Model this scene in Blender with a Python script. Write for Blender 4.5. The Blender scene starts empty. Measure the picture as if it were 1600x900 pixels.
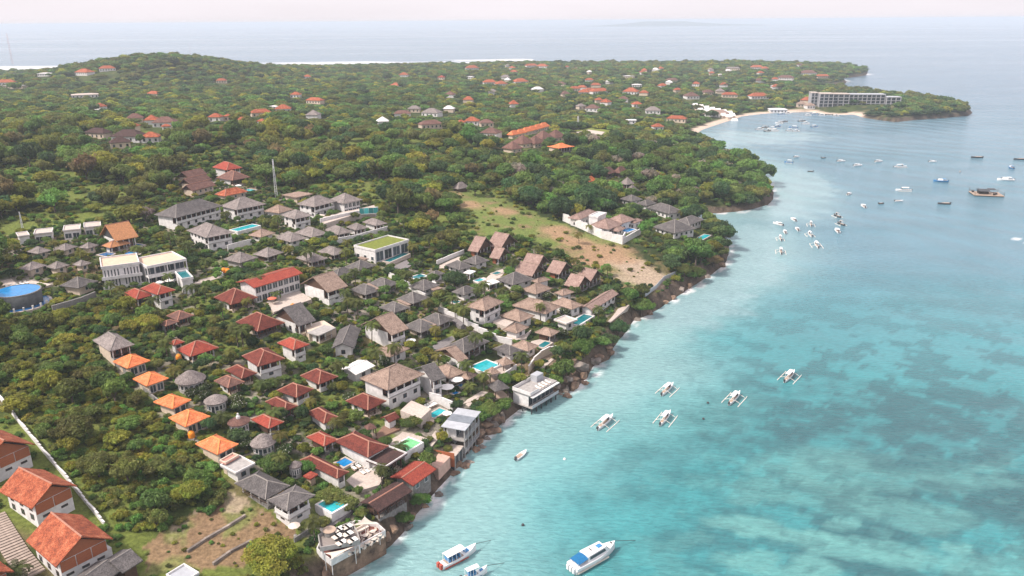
import bpy, math, random
import numpy as np
from mathutils import Vector, Matrix
random.seed(7)
rng = np.random.default_rng(7)
SC = bpy.context.scene
COL = SC.collection

# ------------------------------------------------------------------ camera
CAM_H = 100.0                       # drone height above the sea
FPX = 1232.0                        # focal length in photo pixels (1600 wide)
PITCH = math.atan(417.5 / FPX)
ROLL = math.radians(0.394)
_F = np.array([0, math.cos(PITCH), -math.sin(PITCH)])
_U = np.array([0, math.sin(PITCH), math.cos(PITCH)])
_R = np.array([1.0, 0, 0])
R2 = math.cos(ROLL) * _R - math.sin(ROLL) * _U
U2 = math.cos(ROLL) * _U + math.sin(ROLL) * _R
cam_data = bpy.data.cameras.new('camera')
cam = bpy.data.objects.new('camera', cam_data)
COL.objects.link(cam)
cam.matrix_world = Matrix(((R2[0], U2[0], -_F[0], 0), (R2[1], U2[1], -_F[1], 0), (R2[2], U2[2], -_F[2], CAM_H), (0, 0, 0, 1)))
cam_data.sensor_width = 36.0
cam_data.lens = 36.0 * FPX / 1600.0
cam_data.clip_start = 1.0
cam_data.clip_end = 120000.0
SC.camera = cam

# ------------------------------------------------------------------ world, sun, exposure
SUN_ELEV, SUN_AZ = math.radians(50), math.radians(-112)     # azimuth from +Y, towards +X
world = bpy.data.worlds.new('World'); SC.world = world; world.use_nodes = True
wn = world.node_tree.nodes; wl = world.node_tree.links
bg = wn['Background']
sky = wn.new('ShaderNodeTexSky'); sky.sky_type = 'NISHITA'; sky.sun_disc = False
sky.sun_elevation = SUN_ELEV; sky.sun_rotation = SUN_AZ
sky.air_density = 1.0; sky.dust_density = 3.0; sky.ozone_density = 1.0
ovc = wn.new('ShaderNodeMix'); ovc.data_type = 'RGBA'; ovc.inputs[0].default_value = 0.80
ovc.inputs[7].default_value = (6.5, 6.05, 6.4, 1)          # even veil of thin high cloud
tcw = wn.new('ShaderNodeTexCoord'); mpw = wn.new('ShaderNodeMapping'); mpw.inputs['Scale'].default_value = (3, 3, 22)
nzw = wn.new('ShaderNodeTexNoise'); nzw.inputs['Scale'].default_value = 1.6; nzw.inputs['Detail'].default_value = 5
mrw = wn.new('ShaderNodeMapRange'); mrw.inputs[1].default_value = .35; mrw.inputs[2].default_value = .7
mrw.inputs[3].default_value = .76; mrw.inputs[4].default_value = .82
wl.new(tcw.outputs['Generated'], mpw.inputs[0]); wl.new(mpw.outputs[0], nzw.inputs['Vector'])
wl.new(nzw.outputs[0], mrw.inputs[0]); wl.new(mrw.outputs[0], ovc.inputs[0])
wl.new(sky.outputs[0], ovc.inputs[6]); wl.new(ovc.outputs[2], bg.inputs[0])
bg.inputs[1].default_value = 0.10
sun_data = bpy.data.lights.new('sun', 'SUN'); sun_data.energy = 2.9; sun_data.angle = math.radians(9); sun_data.color = (1.0, 0.93, 0.84)
sun = bpy.data.objects.new('sun', sun_data); COL.objects.link(sun)
sdir = Vector((math.sin(SUN_AZ) * math.cos(SUN_ELEV), math.cos(SUN_AZ) * math.cos(SUN_ELEV), math.sin(SUN_ELEV)))
sun.rotation_euler = sdir.to_track_quat('Z', 'Y').to_euler()
SC.view_settings.view_transform = 'Standard'; SC.view_settings.look = 'None'
SC.view_settings.exposure = 0.85; SC.view_settings.gamma = 1.0; SC.view_settings.use_curve_mapping = False
SC.cycles.max_bounces = 5; SC.cycles.diffuse_bounces = 2; SC.cycles.glossy_bounces = 2
SC.cycles.transmission_bounces = 2; SC.cycles.volume_bounces = 3; SC.cycles.transparent_max_bounces = 6

# ------------------------------------------------------------------ pixel -> place helpers
CROPS = dict(A=(0, 200, 4), B=(400, 200, 4), C=(800, 200, 4), D=(1200, 200, 4), E=(0, 400, 4), G=(400, 400, 4), I=(800, 400, 4),
             J=(0, 600, 3), K=(280, 560, 4), L=(340, 675, 4), M=(560, 560, 4), N=(660, 780, 4), O=(900, 560, 4), S=(0, 0, 2), T=(800, 0, 2), P=(0, 0, 1))
def px(crop, q):
    ox, oy, s = CROPS[crop]
    return (ox + q[0] / s, oy + q[1] / s)
def at(q, z=0.0):
    d = _F + (q[0] - 800) / FPX * R2 - (q[1] - 450) / FPX * U2
    t = (z - CAM_H) / d[2]
    return np.array([0, 0, CAM_H]) + t * d

# value noise for terrain and colour fields
_perm = np.random.default_rng(3).random((256, 256))
def vnoise(x, y):
    xi = np.floor(x).astype(int); yi = np.floor(y).astype(int)
    fx = x - xi; fy = y - yi
    fx = fx * fx * (3 - 2 * fx); fy = fy * fy * (3 - 2 * fy)
    g = lambda a, b: _perm[a & 255, b & 255]
    return (g(xi, yi) * (1 - fx) + g(xi + 1, yi) * fx) * (1 - fy) + (g(xi, yi + 1) * (1 - fx) + g(xi + 1, yi + 1) * fx) * fy
def fbm(x, y, o=4):
    s = 0; a = .5; t = 0
    for k in range(o):
        ca, sa = math.cos(.6 + 1.1 * k), math.sin(.6 + 1.1 * k)
        s = s + a * vnoise((x * ca - y * sa) * 2 ** k + 17.3 * k, (x * sa + y * ca) * 2 ** k + 5.1 * k); t += a; a *= .5
    return s / t
def sstep(a, b, x):
    t = np.clip((x - a) / (b - a), 0, 1); return t * t * (3 - 2 * t)

# ------------------------------------------------------------------ coast line and terrain height
COAST_PX = [(540, 897), (585, 872), (612, 852), (630, 832), (650, 803), (672, 777), (700, 747), (722, 720), (738, 700), (752, 686), (778, 667), (798, 649),
            (815, 638), (838, 628), (868, 616), (888, 612), (903, 603), (918, 590), (926, 572), (952, 561), (957, 545), (966, 533), (980, 516), (990, 500),
            (1008, 494), (1025, 485), (1060, 462), (1087, 444), (1110, 430), (1132, 413), (1138, 398), (1139, 384), (1130, 372), (1106, 357), (1090, 342), (1084, 336), (1100, 334), (1125, 333),
            (1150, 331), (1175, 327), (1200, 320), (1208, 312), (1209, 300), (1202, 288), (1185, 272), (1160, 257), (1135, 244), (1112, 232), (1092, 221), (1086, 211), (1098, 203),
            (1112, 198), (1145, 187), (1160, 182), (1192, 178), (1225, 176), (1265, 175), (1292, 179), (1320, 180), (1333, 179), (1350, 184), (1375, 188), (1400, 191), (1425, 188),
            (1450, 186), (1480, 184), (1512, 181), (1520, 176), (1510, 170), (1470, 162), (1400, 154), (1340, 146), (1285, 139), (1258, 135), (1290, 134), (1318, 132), (1323, 128), (1308, 123), (1330, 121), (1352, 118), (1356, 113), (1330, 107), (1290, 103), (1150, 101),
            (1000, 101), (900, 102), (800, 103), (700, 104.5), (640, 106), (520, 108), (400, 110), (300, 112), (160, 114), (60, 116), (0, 117), (-300, 119)]
coast = [tuple(at(q)[:2]) for q in COAST_PX]
LAND = np.array([(-75, 20), (-60, 90)] + coast + [(-2600, 1400), (-2600, 20)])
def seg_dist(X, Y):
    """distance to the coast line; positive on land"""
    X = np.asarray(X, float); Y = np.asarray(Y, float)
    d2 = np.full(X.shape, 1e18); inside = np.zeros(X.shape, bool)
    n = len(LAND)
    for i in range(n):
        x1, y1 = LAND[i]; x2, y2 = LAND[(i + 1) % n]
        dx, dy = x2 - x1, y2 - y1
        t = np.clip(((X - x1) * dx + (Y - y1) * dy) / (dx * dx + dy * dy), 0, 1)
        d2 = np.minimum(d2, (X - x1 - t * dx) ** 2 + (Y - y1 - t * dy) ** 2)
        c = ((y1 > Y) != (y2 > Y))
        if dy != 0:
            inside ^= c & (X < (x2 - x1) * (Y - y1) / dy + x1)
    d = np.sqrt(d2)
    return np.where(inside, d, -d)
_beach = np.array([at((1100, 202))[:2], at((1300, 179))[:2], at((1180, 180))[:2]])
_bq = [(at((1100, 203))[:2], 70), (at((1160, 182))[:2], 90), (at((1300, 179))[:2], 34)]
_clear = at((1010, 420), 9)[:2]
def terrain(X, Y, want_d=False):
    X = np.asarray(X, float); Y = np.asarray(Y, float)
    d = seg_dist(X, Y)
    bf = np.zeros(X.shape)
    for c, r in _bq:
        bf = np.maximum(bf, np.exp(-((X - c[0]) ** 2 + (Y - c[1]) ** 2) / (r * r)))
    cliff = 3.9 * (1 - .93 * np.clip(bf * 1.6, 0, 1))
    hd = np.exp(-(((X - 150) / 75) ** 2 + ((Y - 440) / 90) ** 2)); cliff = cliff * (1 - .45 * np.clip(hd * 1.3, 0, 1))
    jag = 1.6 * (fbm(X / 5, Y / 5, 3) - .5)
    P = 9 + 21 / (1 + np.exp((X - 0.05 * Y + 20) / 70.0))
    P = P * (1 - .85 * sstep(600, 1300, Y)) + 3 * (fbm(X / 140, Y / 140, 3) - .5) * 3
    P = P + 8 * np.exp(-(((X - 130) / 90) ** 2 + ((Y - 500) / 90) ** 2))
    s = .15 * (1 - .6 * sstep(500, 800, Y))
    dd = np.clip(d, 0, None)
    h = cliff * sstep(-.5, 4.0, d + jag) + P * (1 - np.exp(-s * dd / np.maximum(P, 4)))
    h = h + 39 * np.exp(-(((X + 575) / 165) ** 2 + ((Y - 1330) / 220) ** 2)) * sstep(0, 120, d)
    h = h + .5 * (fbm(X / 9, Y / 9, 3) - .5) * sstep(2, 12, d)
    h = np.where(d < 0, np.maximum(-5, h + d * .9), h)
    return (h, d) if want_d else h
def tz(x, y): return tzf(x, y)
# fast lookup grid for repeated queries
_gx = np.arange(-420, 520, 2.0); _gy = np.arange(30, 820, 2.0)
_GH, _GD = terrain(*np.meshgrid(_gx, _gy), want_d=True)
_hx = np.arange(-2400, 1400, 12.0); _hy = np.arange(10, 2800, 12.0)
_HH = terrain(*np.meshgrid(_hx, _hy))
def tzf(x, y):
    if not (_gx[0] <= x < _gx[-2] and _gy[0] <= y < _gy[-2]):
        if not (_hx[0] <= x < _hx[-2] and _hy[0] <= y < _hy[-2]): return -5.0
        i = (x - _hx[0]) / 12; j = (y - _hy[0]) / 12; a = int(i); b = int(j); u = i - a; v = j - b
        return float((_HH[b, a] * (1 - u) + _HH[b, a + 1] * u) * (1 - v) + (_HH[b + 1, a] * (1 - u) + _HH[b + 1, a + 1] * u) * v)
    i = (x - _gx[0]) / 2; j = (y - _gy[0]) / 2; a = int(i); b = int(j); u = i - a; v = j - b
    return float((_GH[b, a] * (1 - u) + _GH[b, a + 1] * u) * (1 - v) + (_GH[b + 1, a] * (1 - u) + _GH[b + 1, a + 1] * u) * v)
def ground(q, lift=0.0):
    """the place on the terrain (lifted by lift) seen at photo pixel q"""
    d = _F + (q[0] - 800) / FPX * R2 - (q[1] - 450) / FPX * U2
    lo, t = 0.0, 40.0
    while t < 4000:
        p = np.array([0, 0, CAM_H]) + t * d
        if p[2] < max(tzf(p[0], p[1]), 0) + lift: break
        lo = t; t *= 1.02
    hi = t
    for _ in range(22):
        m = (lo + hi) / 2; p = np.array([0, 0, CAM_H]) + m * d
        if p[2] < max(tzf(p[0], p[1]), 0) + lift: hi = m
        else: lo = m
    return np.array([0, 0, CAM_H]) + hi * d
# ------------------------------------------------------------------ materials
MATS = {}
def nmat(name):
    m = bpy.data.materials.new(name); m.use_nodes = True
    return m, m.node_tree.nodes, m.node_tree.links, m.node_tree.nodes['Principled BSDF']
def vary(m, n, l, col_socket, amount=.12):
    """small brightness difference from object to object"""
    oi = n.new('ShaderNodeObjectInfo'); mr = n.new('ShaderNodeMapRange')
    mr.inputs[3].default_value = 1 - amount; mr.inputs[4].default_value = 1 + amount
    l.new(oi.outputs['Random'], mr.inputs[0])
    hs = n.new('ShaderNodeHueSaturation'); l.new(mr.outputs[0], hs.inputs['Value']); l.new(col_socket, hs.inputs['Color'])
    return hs.outputs[0]
def mat(name, col, rough=.8, var=.12, scale=1.5, dirt=.25, bump=0.0, spec=.3, objvar=.06, stretch=(1, 1, 1), col2=None):
    if name in MATS: return MATS[name]
    m, n, l, b = nmat(name)
    tc = n.new('ShaderNodeTexCoord'); mp = n.new('ShaderNodeMapping'); mp.inputs['Scale'].default_value = stretch
    l.new(tc.outputs['Object'], mp.inputs[0])
    nz = n.new('ShaderNodeTexNoise'); nz.inputs['Scale'].default_value = scale; nz.inputs['Detail'].default_value = 6; nz.inputs['Roughness'].default_value = .65
    l.new(mp.outputs[0], nz.inputs['Vector'])
    cr = n.new('ShaderNodeValToRGB'); e = cr.color_ramp.elements
    lo = col2 if col2 else tuple(c * (1 - dirt) for c in col)
    e[0].position = .3; e[0].color = (*lo, 1); e[1].position = .68; e[1].color = (*[min(1, c * (1 + var)) for c in col], 1)
    l.new(nz.outputs[0], cr.inputs[0])
    l.new(vary(m, n, l, cr.outputs[0], objvar), b.inputs['Base Color'])
    b.inputs['Roughness'].default_value = rough; b.inputs['Specular IOR Level'].default_value = spec
    if bump:
        bp = n.new('ShaderNodeBump'); bp.inputs['Strength'].default_value = bump; bp.inputs['Distance'].default_value = .1
        l.new(nz.outputs[0], bp.inputs['Height']); l.new(bp.outputs[0], b.inputs['Normal'])
    MATS[name] = m; return m
def roofmat(name, col, col2, col3, course=.55, rough=.85, bumps=.5, objvar=.10):
    """laid courses running level round the roof, blotched by weather"""
    if name in MATS: return MATS[name]
    m, n, l, b = nmat(name)
    tc = n.new('ShaderNodeTexCoord')
    nz = n.new('ShaderNodeTexNoise'); nz.inputs['Scale'].default_value = .7; nz.inputs['Detail'].default_value = 7; nz.inputs['Roughness'].default_value = .7
    oi = n.new('ShaderNodeObjectInfo'); ad = n.new('ShaderNodeVectorMath'); ad.operation = 'ADD'; sc = n.new('ShaderNodeVectorMath'); sc.operation = 'SCALE'; sc.inputs[3].default_value = 60
    cb = n.new('ShaderNodeCombineXYZ'); l.new(oi.outputs['Random'], cb.inputs[0]); l.new(oi.outputs['Random'], cb.inputs[1]); l.new(cb.outputs[0], sc.inputs[0])
    l.new(tc.outputs['Object'], ad.inputs[0]); l.new(sc.outputs[0], ad.inputs[1]); l.new(ad.outputs[0], nz.inputs['Vector'])
    nf = n.new('ShaderNodeTexNoise'); nf.inputs['Scale'].default_value = 4.5; nf.inputs['Detail'].default_value = 3; l.new(ad.outputs[0], nf.inputs['Vector'])
    cr = n.new('ShaderNodeValToRGB'); e = cr.color_ramp.elements
    e[0].position = .30; e[0].color = (*col2, 1); e[1].position = .70; e[1].color = (*col3, 1)
    x = e.new(.5); x.color = (*col, 1)
    l.new(nz.outputs[0], cr.inputs[0])
    mx = n.new('ShaderNodeMix'); mx.data_type = 'RGBA'; mx.blend_type = 'MULTIPLY'; mx.inputs[0].default_value = .75
    cf = n.new('ShaderNodeValToRGB'); cf.color_ramp.elements[0].position = .35; cf.color_ramp.elements[0].color = (.45, .43, .43, 1); cf.color_ramp.elements[1].position = .62; cf.color_ramp.elements[1].color = (1.22, 1.22, 1.22, 1)
    l.new(nf.outputs[0], cf.inputs[0]); l.new(cr.outputs[0], mx.inputs[6]); l.new(cf.outputs[0], mx.inputs[7])
    l.new(vary(m, n, l, mx.outputs[2], objvar), b.inputs['Base Color'])
    wv = n.new('ShaderNodeTexWave'); wv.bands_direction = 'Z'; wv.wave_profile = 'SAW'; wv.inputs['Scale'].default_value = .314 / course * 2; wv.inputs['Distortion'].default_value = .5
    l.new(tc.outputs['Object'], wv.inputs['Vector'])
    bp = n.new('ShaderNodeBump'); bp.inputs['Strength'].default_value = bumps; bp.inputs['Distance'].default_value = .08
    l.new(wv.outputs[1], bp.inputs['Height'])
    b2 = n.new('ShaderNodeBump'); b2.inputs['Strength'].default_value = .6; b2.inputs['Distance'].default_value = .12
    l.new(nf.outputs[0], b2.inputs['Height']); l.new(bp.outputs[0], b2.inputs['Normal']); l.new(b2.outputs[0], b.inputs['Normal'])
    b.inputs['Roughness'].default_value = rough; b.inputs['Specular IOR Level'].default_value = .25
    MATS[name] = m; return m
R_RED = roofmat('tile_red', (.145, .034, .024), (.075, .02, .016), (.20, .052, .034))
R_RED2 = roofmat('tile_bright_red', (.30, .055, .035), (.2, .04, .03), (.36, .085, .05))
R_BROWN = roofmat('tile_brown', (.16, .08, .065), (.09, .05, .045), (.23, .13, .10))
R_DARK = roofmat('tile_dark_brown', (.07, .036, .032), (.045, .026, .024), (.1, .052, .045))
R_ORANGE = roofmat('tile_orange', (.70, .195, .075), (.46, .125, .05), (.80, .30, .14), objvar=.05, bumps=.3)
R_TERRA = roofmat('tile_weathered_terracotta', (.35, .088, .04), (.13, .038, .024), (.50, .19, .10))
R_THATCH = roofmat('thatch_grey', (.225, .19, .18), (.14, .118, .112), (.31, .265, .245), course=.8)
R_SLATE = roofmat('shingle_slate', (.118, .106, .104), (.07, .063, .064), (.175, .158, .152), course=.6)
R_TAN = roofmat('shingle_tan', (.30, .212, .168), (.19, .132, .105), (.385, .28, .225), course=.6)
R_WOOD = roofmat('shingle_pinkbrown', (.30, .20, .17), (.2, .13, .11), (.38, .27, .23), course=.6)
M_WHITE = mat('render_white', (.73, .70, .69), .75, .06, .7, .3)
M_CREAM = mat('render_cream', (.62, .50, .40), .8, .08, 1.0, .2)
M_OCHRE = mat('render_ochre', (.62, .36, .16), .8, .08, 1.0, .2)
M_STONE = mat('stone_grey', (.24, .225, .215), .9, .25, 2.0, .45, .4)
M_CONC = mat('concrete', (.36, .335, .32), .85, .15, 1.2, .3, .2)
M_PAVE = mat('paving_pale', (.50, .42, .37), .85, .15, 1.4, .25, .15)
M_PAVEG = mat('paving_grey', (.20, .18, .18), .85, .15, 1.4, .25, .15)
M_WOOD = mat('timber_dark', (.095, .052, .036), .7, .3, 2.0, .4, .3, stretch=(1, 1, 8))
M_WOODO = mat('timber_orange', (.34, .11, .05), .65, .2, 2.0, .3, .2, stretch=(1, 1, 8))
M_WOODP = mat('timber_pale', (.42, .31, .24), .7, .2, 2.0, .3, .2, stretch=(8, 1, 1))
M_RIDGE = mat('ridge_clay', (.42, .20, .14), .8, .1, 2, .25)
M_RIDGEG = mat('ridge_grey', (.27, .24, .22), .8, .1, 2, .25)
M_RIDGEO = mat('ridge_orange', (.86, .30, .10), .8, .1, 2, .15)
M_METAL = mat('roof_metal_grey', (.42, .43, .46), .45, .1, .8, .2, .05, .5)
M_BLACK = mat('near_black', (.03, .026, .024), .9, .2, 2, .3)  # near-black brown for the pontoon hut and crates
M_STEEL = mat('steel_dark', (.06, .06, .065), .5, .1, 2, .2)
M_FABRIC = mat('fabric_white', (.80, .77, .74), .9, .04, 2, .08)
M_SAIL = mat('sailcloth_beige', (.68, .58, .50), .9, .05, 2, .1)
M_TANK = mat('tank_orange', (.80, .26, .02), .5, .05, 1, .1)
M_ROCK = mat('limestone', (.27, .18, .125), .95, .35, .55, .62, .9, .15, .18, col2=(.065, .048, .04))
M_ROCKG = mat('limestone_grey', (.27, .225, .195), .95, .3, .7, .6, .9, .15, .18, col2=(.10, .085, .078))
M_BLUEP = mat('paint_blue', (.06, .22, .45), .5, .1, 2, .2)
M_REDP = mat('paint_red', (.48, .09, .06), .5, .1, 2, .2)
M_BOATW = mat('boat_white', (.80, .79, .79), .4, .04, 2, .08, 0, .5)
M_BAMBOO = mat('bamboo_white', (.74, .68, .62), .6, .08, 2, .15)
M_LAWN = mat('lawn', (.16, .185, .03), .95, .25, 1.2, .4, .4)
def glassmat(name, col, rough=.08):
    m, n, l, b = nmat(name)
    b.inputs['Base Color'].default_value = (*col, 1); b.inputs['Roughness'].default_value = rough; b.inputs['IOR'].default_value = 1.5
    oi = n.new('ShaderNodeObjectInfo'); mr = n.new('ShaderNodeMapRange'); mr.inputs[3].default_value = .5; mr.inputs[4].default_value = 1.8
    hs = n.new('ShaderNodeHueSaturation'); hs.inputs['Color'].default_value = (*col, 1); l.new(oi.outputs['Random'], mr.inputs[0]); l.new(mr.outputs[0], hs.inputs['Value']); l.new(hs.outputs[0], b.inputs['Base Color'])
    MATS[name] = m; return m
M_GLASS = glassmat('window_glass', (.045, .055, .065))
M_GLASST = glassmat('glass_teal', (.05, .30, .30))
def poolmat(name, col):
    m, n, l, b = nmat(name)
    tc = n.new('ShaderNodeTexCoord'); nz = n.new('ShaderNodeTexNoise'); nz.inputs['Scale'].default_value = 1.2; nz.inputs['Detail'].default_value = 3
    l.new(tc.outputs['Object'], nz.inputs['Vector'])
    cr = n.new('ShaderNodeValToRGB'); cr.color_ramp.elements[0].position = .35; cr.color_ramp.elements[1].position = .65
    cr.color_ramp.elements[0].color = (*[c * .82 for c in col], 1); cr.color_ramp.elements[1].color = (*[c * 1.12 for c in col], 1)
    l.new(nz.outputs[0], cr.inputs[0]); l.new(cr.outputs[0], b.inputs['Base Color'])
    b.inputs['Roughness'].default_value = .06; b.inputs['IOR'].default_value = 1.33
    bp = n.new('ShaderNodeBump'); bp.inputs['Strength'].default_value = .15; bp.inputs['Distance'].default_value = .1
    n2 = n.new('ShaderNodeTexNoise'); n2.inputs['Scale'].default_value = 3; l.new(tc.outputs['Object'], n2.inputs['Vector']); l.new(n2.outputs[0], bp.inputs['Height']); l.new(bp.outputs[0], b.inputs['Normal'])
    MATS[name] = m; return m
P_TEAL = poolmat('pool_teal', (.02, .36, .40)); P_BLUE = poolmat('pool_blue', (.015, .20, .48)); P_GREEN = poolmat('pool_green', (.17, .52, .22)); P_DEEP = poolmat('pool_deep', (.01, .15, .17)); P_NAVY = poolmat('pool_navy', (.012, .10, .26))

# ------------------------------------------------------------------ mesh helpers
class MB:
    def __init__(s): s.v = []; s.f = []
    def add(s, vs, fs):
        k = len(s.v); s.v += [tuple(map(float, p)) for p in vs]; s.f += [tuple(i + k for i in f) for f in fs]; return s
    def box(s, x0, x1, y0, y1, z0, z1):
        return s.add([(x0, y0, z0), (x1, y0, z0), (x1, y1, z0), (x0, y1, z0), (x0, y0, z1), (x1, y0, z1), (x1, y1, z1), (x0, y1, z1)],
                     [(3, 2, 1, 0), (4, 5, 6, 7), (0, 1, 5, 4), (1, 2, 6, 5), (2, 3, 7, 6), (3, 0, 4, 7)])
    def prism(s, pts, z0, z1):
        """flat outline (counter-clockwise) raised from z0 to z1; z may be lists"""
        n = len(pts); a = [z0] * n if np.isscalar(z0) else z0; b = [z1] * n if np.isscalar(z1) else z1
        vs = [(p[0], p[1], a[i]) for i, p in enumerate(pts)] + [(p[0], p[1], b[i]) for i, p in enumerate(pts)]
        return s.add(vs, [tuple(range(n - 1, -1, -1)), tuple(range(n, 2 * n))] + [(i, (i + 1) % n, n + (i + 1) % n, n + i) for i in range(n)])
    def tube(s, p, q, r0, r1=None, n=6):
        r1 = r0 if r1 is None else r1
        p = Vector(p); q = Vector(q); d = (q - p).normalized(); a = d.orthogonal().normalized(); b = d.cross(a)
        vs = [p + r0 * (math.cos(2 * math.pi * i / n) * a + math.sin(2 * math.pi * i / n) * b) for i in range(n)]
        vs += [q + r1 * (math.cos(2 * math.pi * i / n) * a + math.sin(2 * math.pi * i / n) * b) for i in range(n)]
        return s.add(vs, [(i, (i + 1) % n, n + (i + 1) % n, n + i) for i in range(n)] + [tuple(range(n - 1, -1, -1)), tuple(range(n, 2 * n))])
    def lathe(s, prof, n=16, c=(0, 0)):
        k = len(prof); vs = []
        for r, z in prof:
            vs += [(c[0] + r * math.cos(2 * math.pi * i / n), c[1] + r * math.sin(2 * math.pi * i / n), z) for i in range(n)]
        fs = [(j * n + i, j * n + (i + 1) % n, (j + 1) * n + (i + 1) % n, (j + 1) * n + i) for j in range(k - 1) for i in range(n)]
        fs += [tuple(range(n - 1, -1, -1)), tuple(range((k - 1) * n, k * n))]
        return s.add(vs, fs)
    def mesh(s, name, m, smooth=False):
        me = bpy.data.meshes.new(name); me.from_pydata(s.v, [], s.f)
        if m: me.materials.append(m)
        if smooth: me.polygons.foreach_set('use_smooth', [True] * len(me.polygons))
        me.update(); return me
    def build(s, name, m, parent=None, smooth=False, loc=None):
        o = bpy.data.objects.new(name, s.mesh(name, m, smooth)); COL.objects.link(o)
        if parent is not None: o.parent = parent
        if loc is not None: o.location = loc
        return o
def link(name, me, parent=None, loc=None, rz=0, sc=None):
    o = bpy.data.objects.new(name, me); COL.objects.link(o)
    if parent is not None: o.parent = parent
    if loc is not None: o.location = loc
    o.rotation_euler[2] = rz
    if sc is not None: o.scale = sc if hasattr(sc, '__len__') else (sc, sc, sc)
    return o
def empty(name, loc, rz=0.0):
    o = bpy.data.objects.new(name, None); COL.objects.link(o); o.location = tuple(loc); o.rotation_euler[2] = rz; o.empty_display_size = .5; return o
def tag(o, label=None, cat=None, group=None, kind=None):
    if label: o['label'] = label
    if cat: o['category'] = cat
    if group: o['group'] = group
    if kind: o['kind'] = kind
    return o
def grid_mesh(name, X, Y, Z, keep=None):
    nr, nc = X.shape
    idx = np.arange(nr * nc).reshape(nr, nc)
    f = np.stack([idx[:-1, :-1], idx[:-1, 1:], idx[1:, 1:], idx[1:, :-1]], -1).reshape(-1, 4)
    v = np.stack([X, Y, Z], -1).reshape(-1, 3)
    if keep is not None:
        f = f[keep.reshape(-1)]
    me = bpy.data.meshes.new(name)
    me.vertices.add(len(v)); me.vertices.foreach_set('co', v.astype(np.float32).ravel())
    me.loops.add(len(f) * 4); me.loops.foreach_set('vertex_index', f.astype(np.int32).ravel())
    me.polygons.add(len(f)); me.polygons.foreach_set('loop_start', np.arange(0, len(f) * 4, 4, dtype=np.int32))
    me.polygons.foreach_set('use_smooth', np.ones(len(f), bool))
    me.update(calc_edges=True); return me
def set_color(me, name, rgb):
    a = me.color_attributes.new(name, 'FLOAT_COLOR', 'POINT')
    c = np.ones((len(rgb), 4), np.float32); c[:, :3] = rgb; a.data.foreach_set('color', c.ravel())

def poly_px(pts, lift=0.0):
    return [ground(q, lift)[:2] for q in pts]
def in_poly(x, y, poly):
    x = np.asarray(x, float); y = np.asarray(y, float); r = np.zeros(x.shape, bool); n = len(poly)
    for i in range(n):
        x1, y1 = poly[i]; x2, y2 = poly[(i + 1) % n]
        if y1 == y2: continue
        r ^= ((y1 > y) != (y2 > y)) & (x < (x2 - x1) * (y - y1) / (y2 - y1) + x1)
    return r

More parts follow.
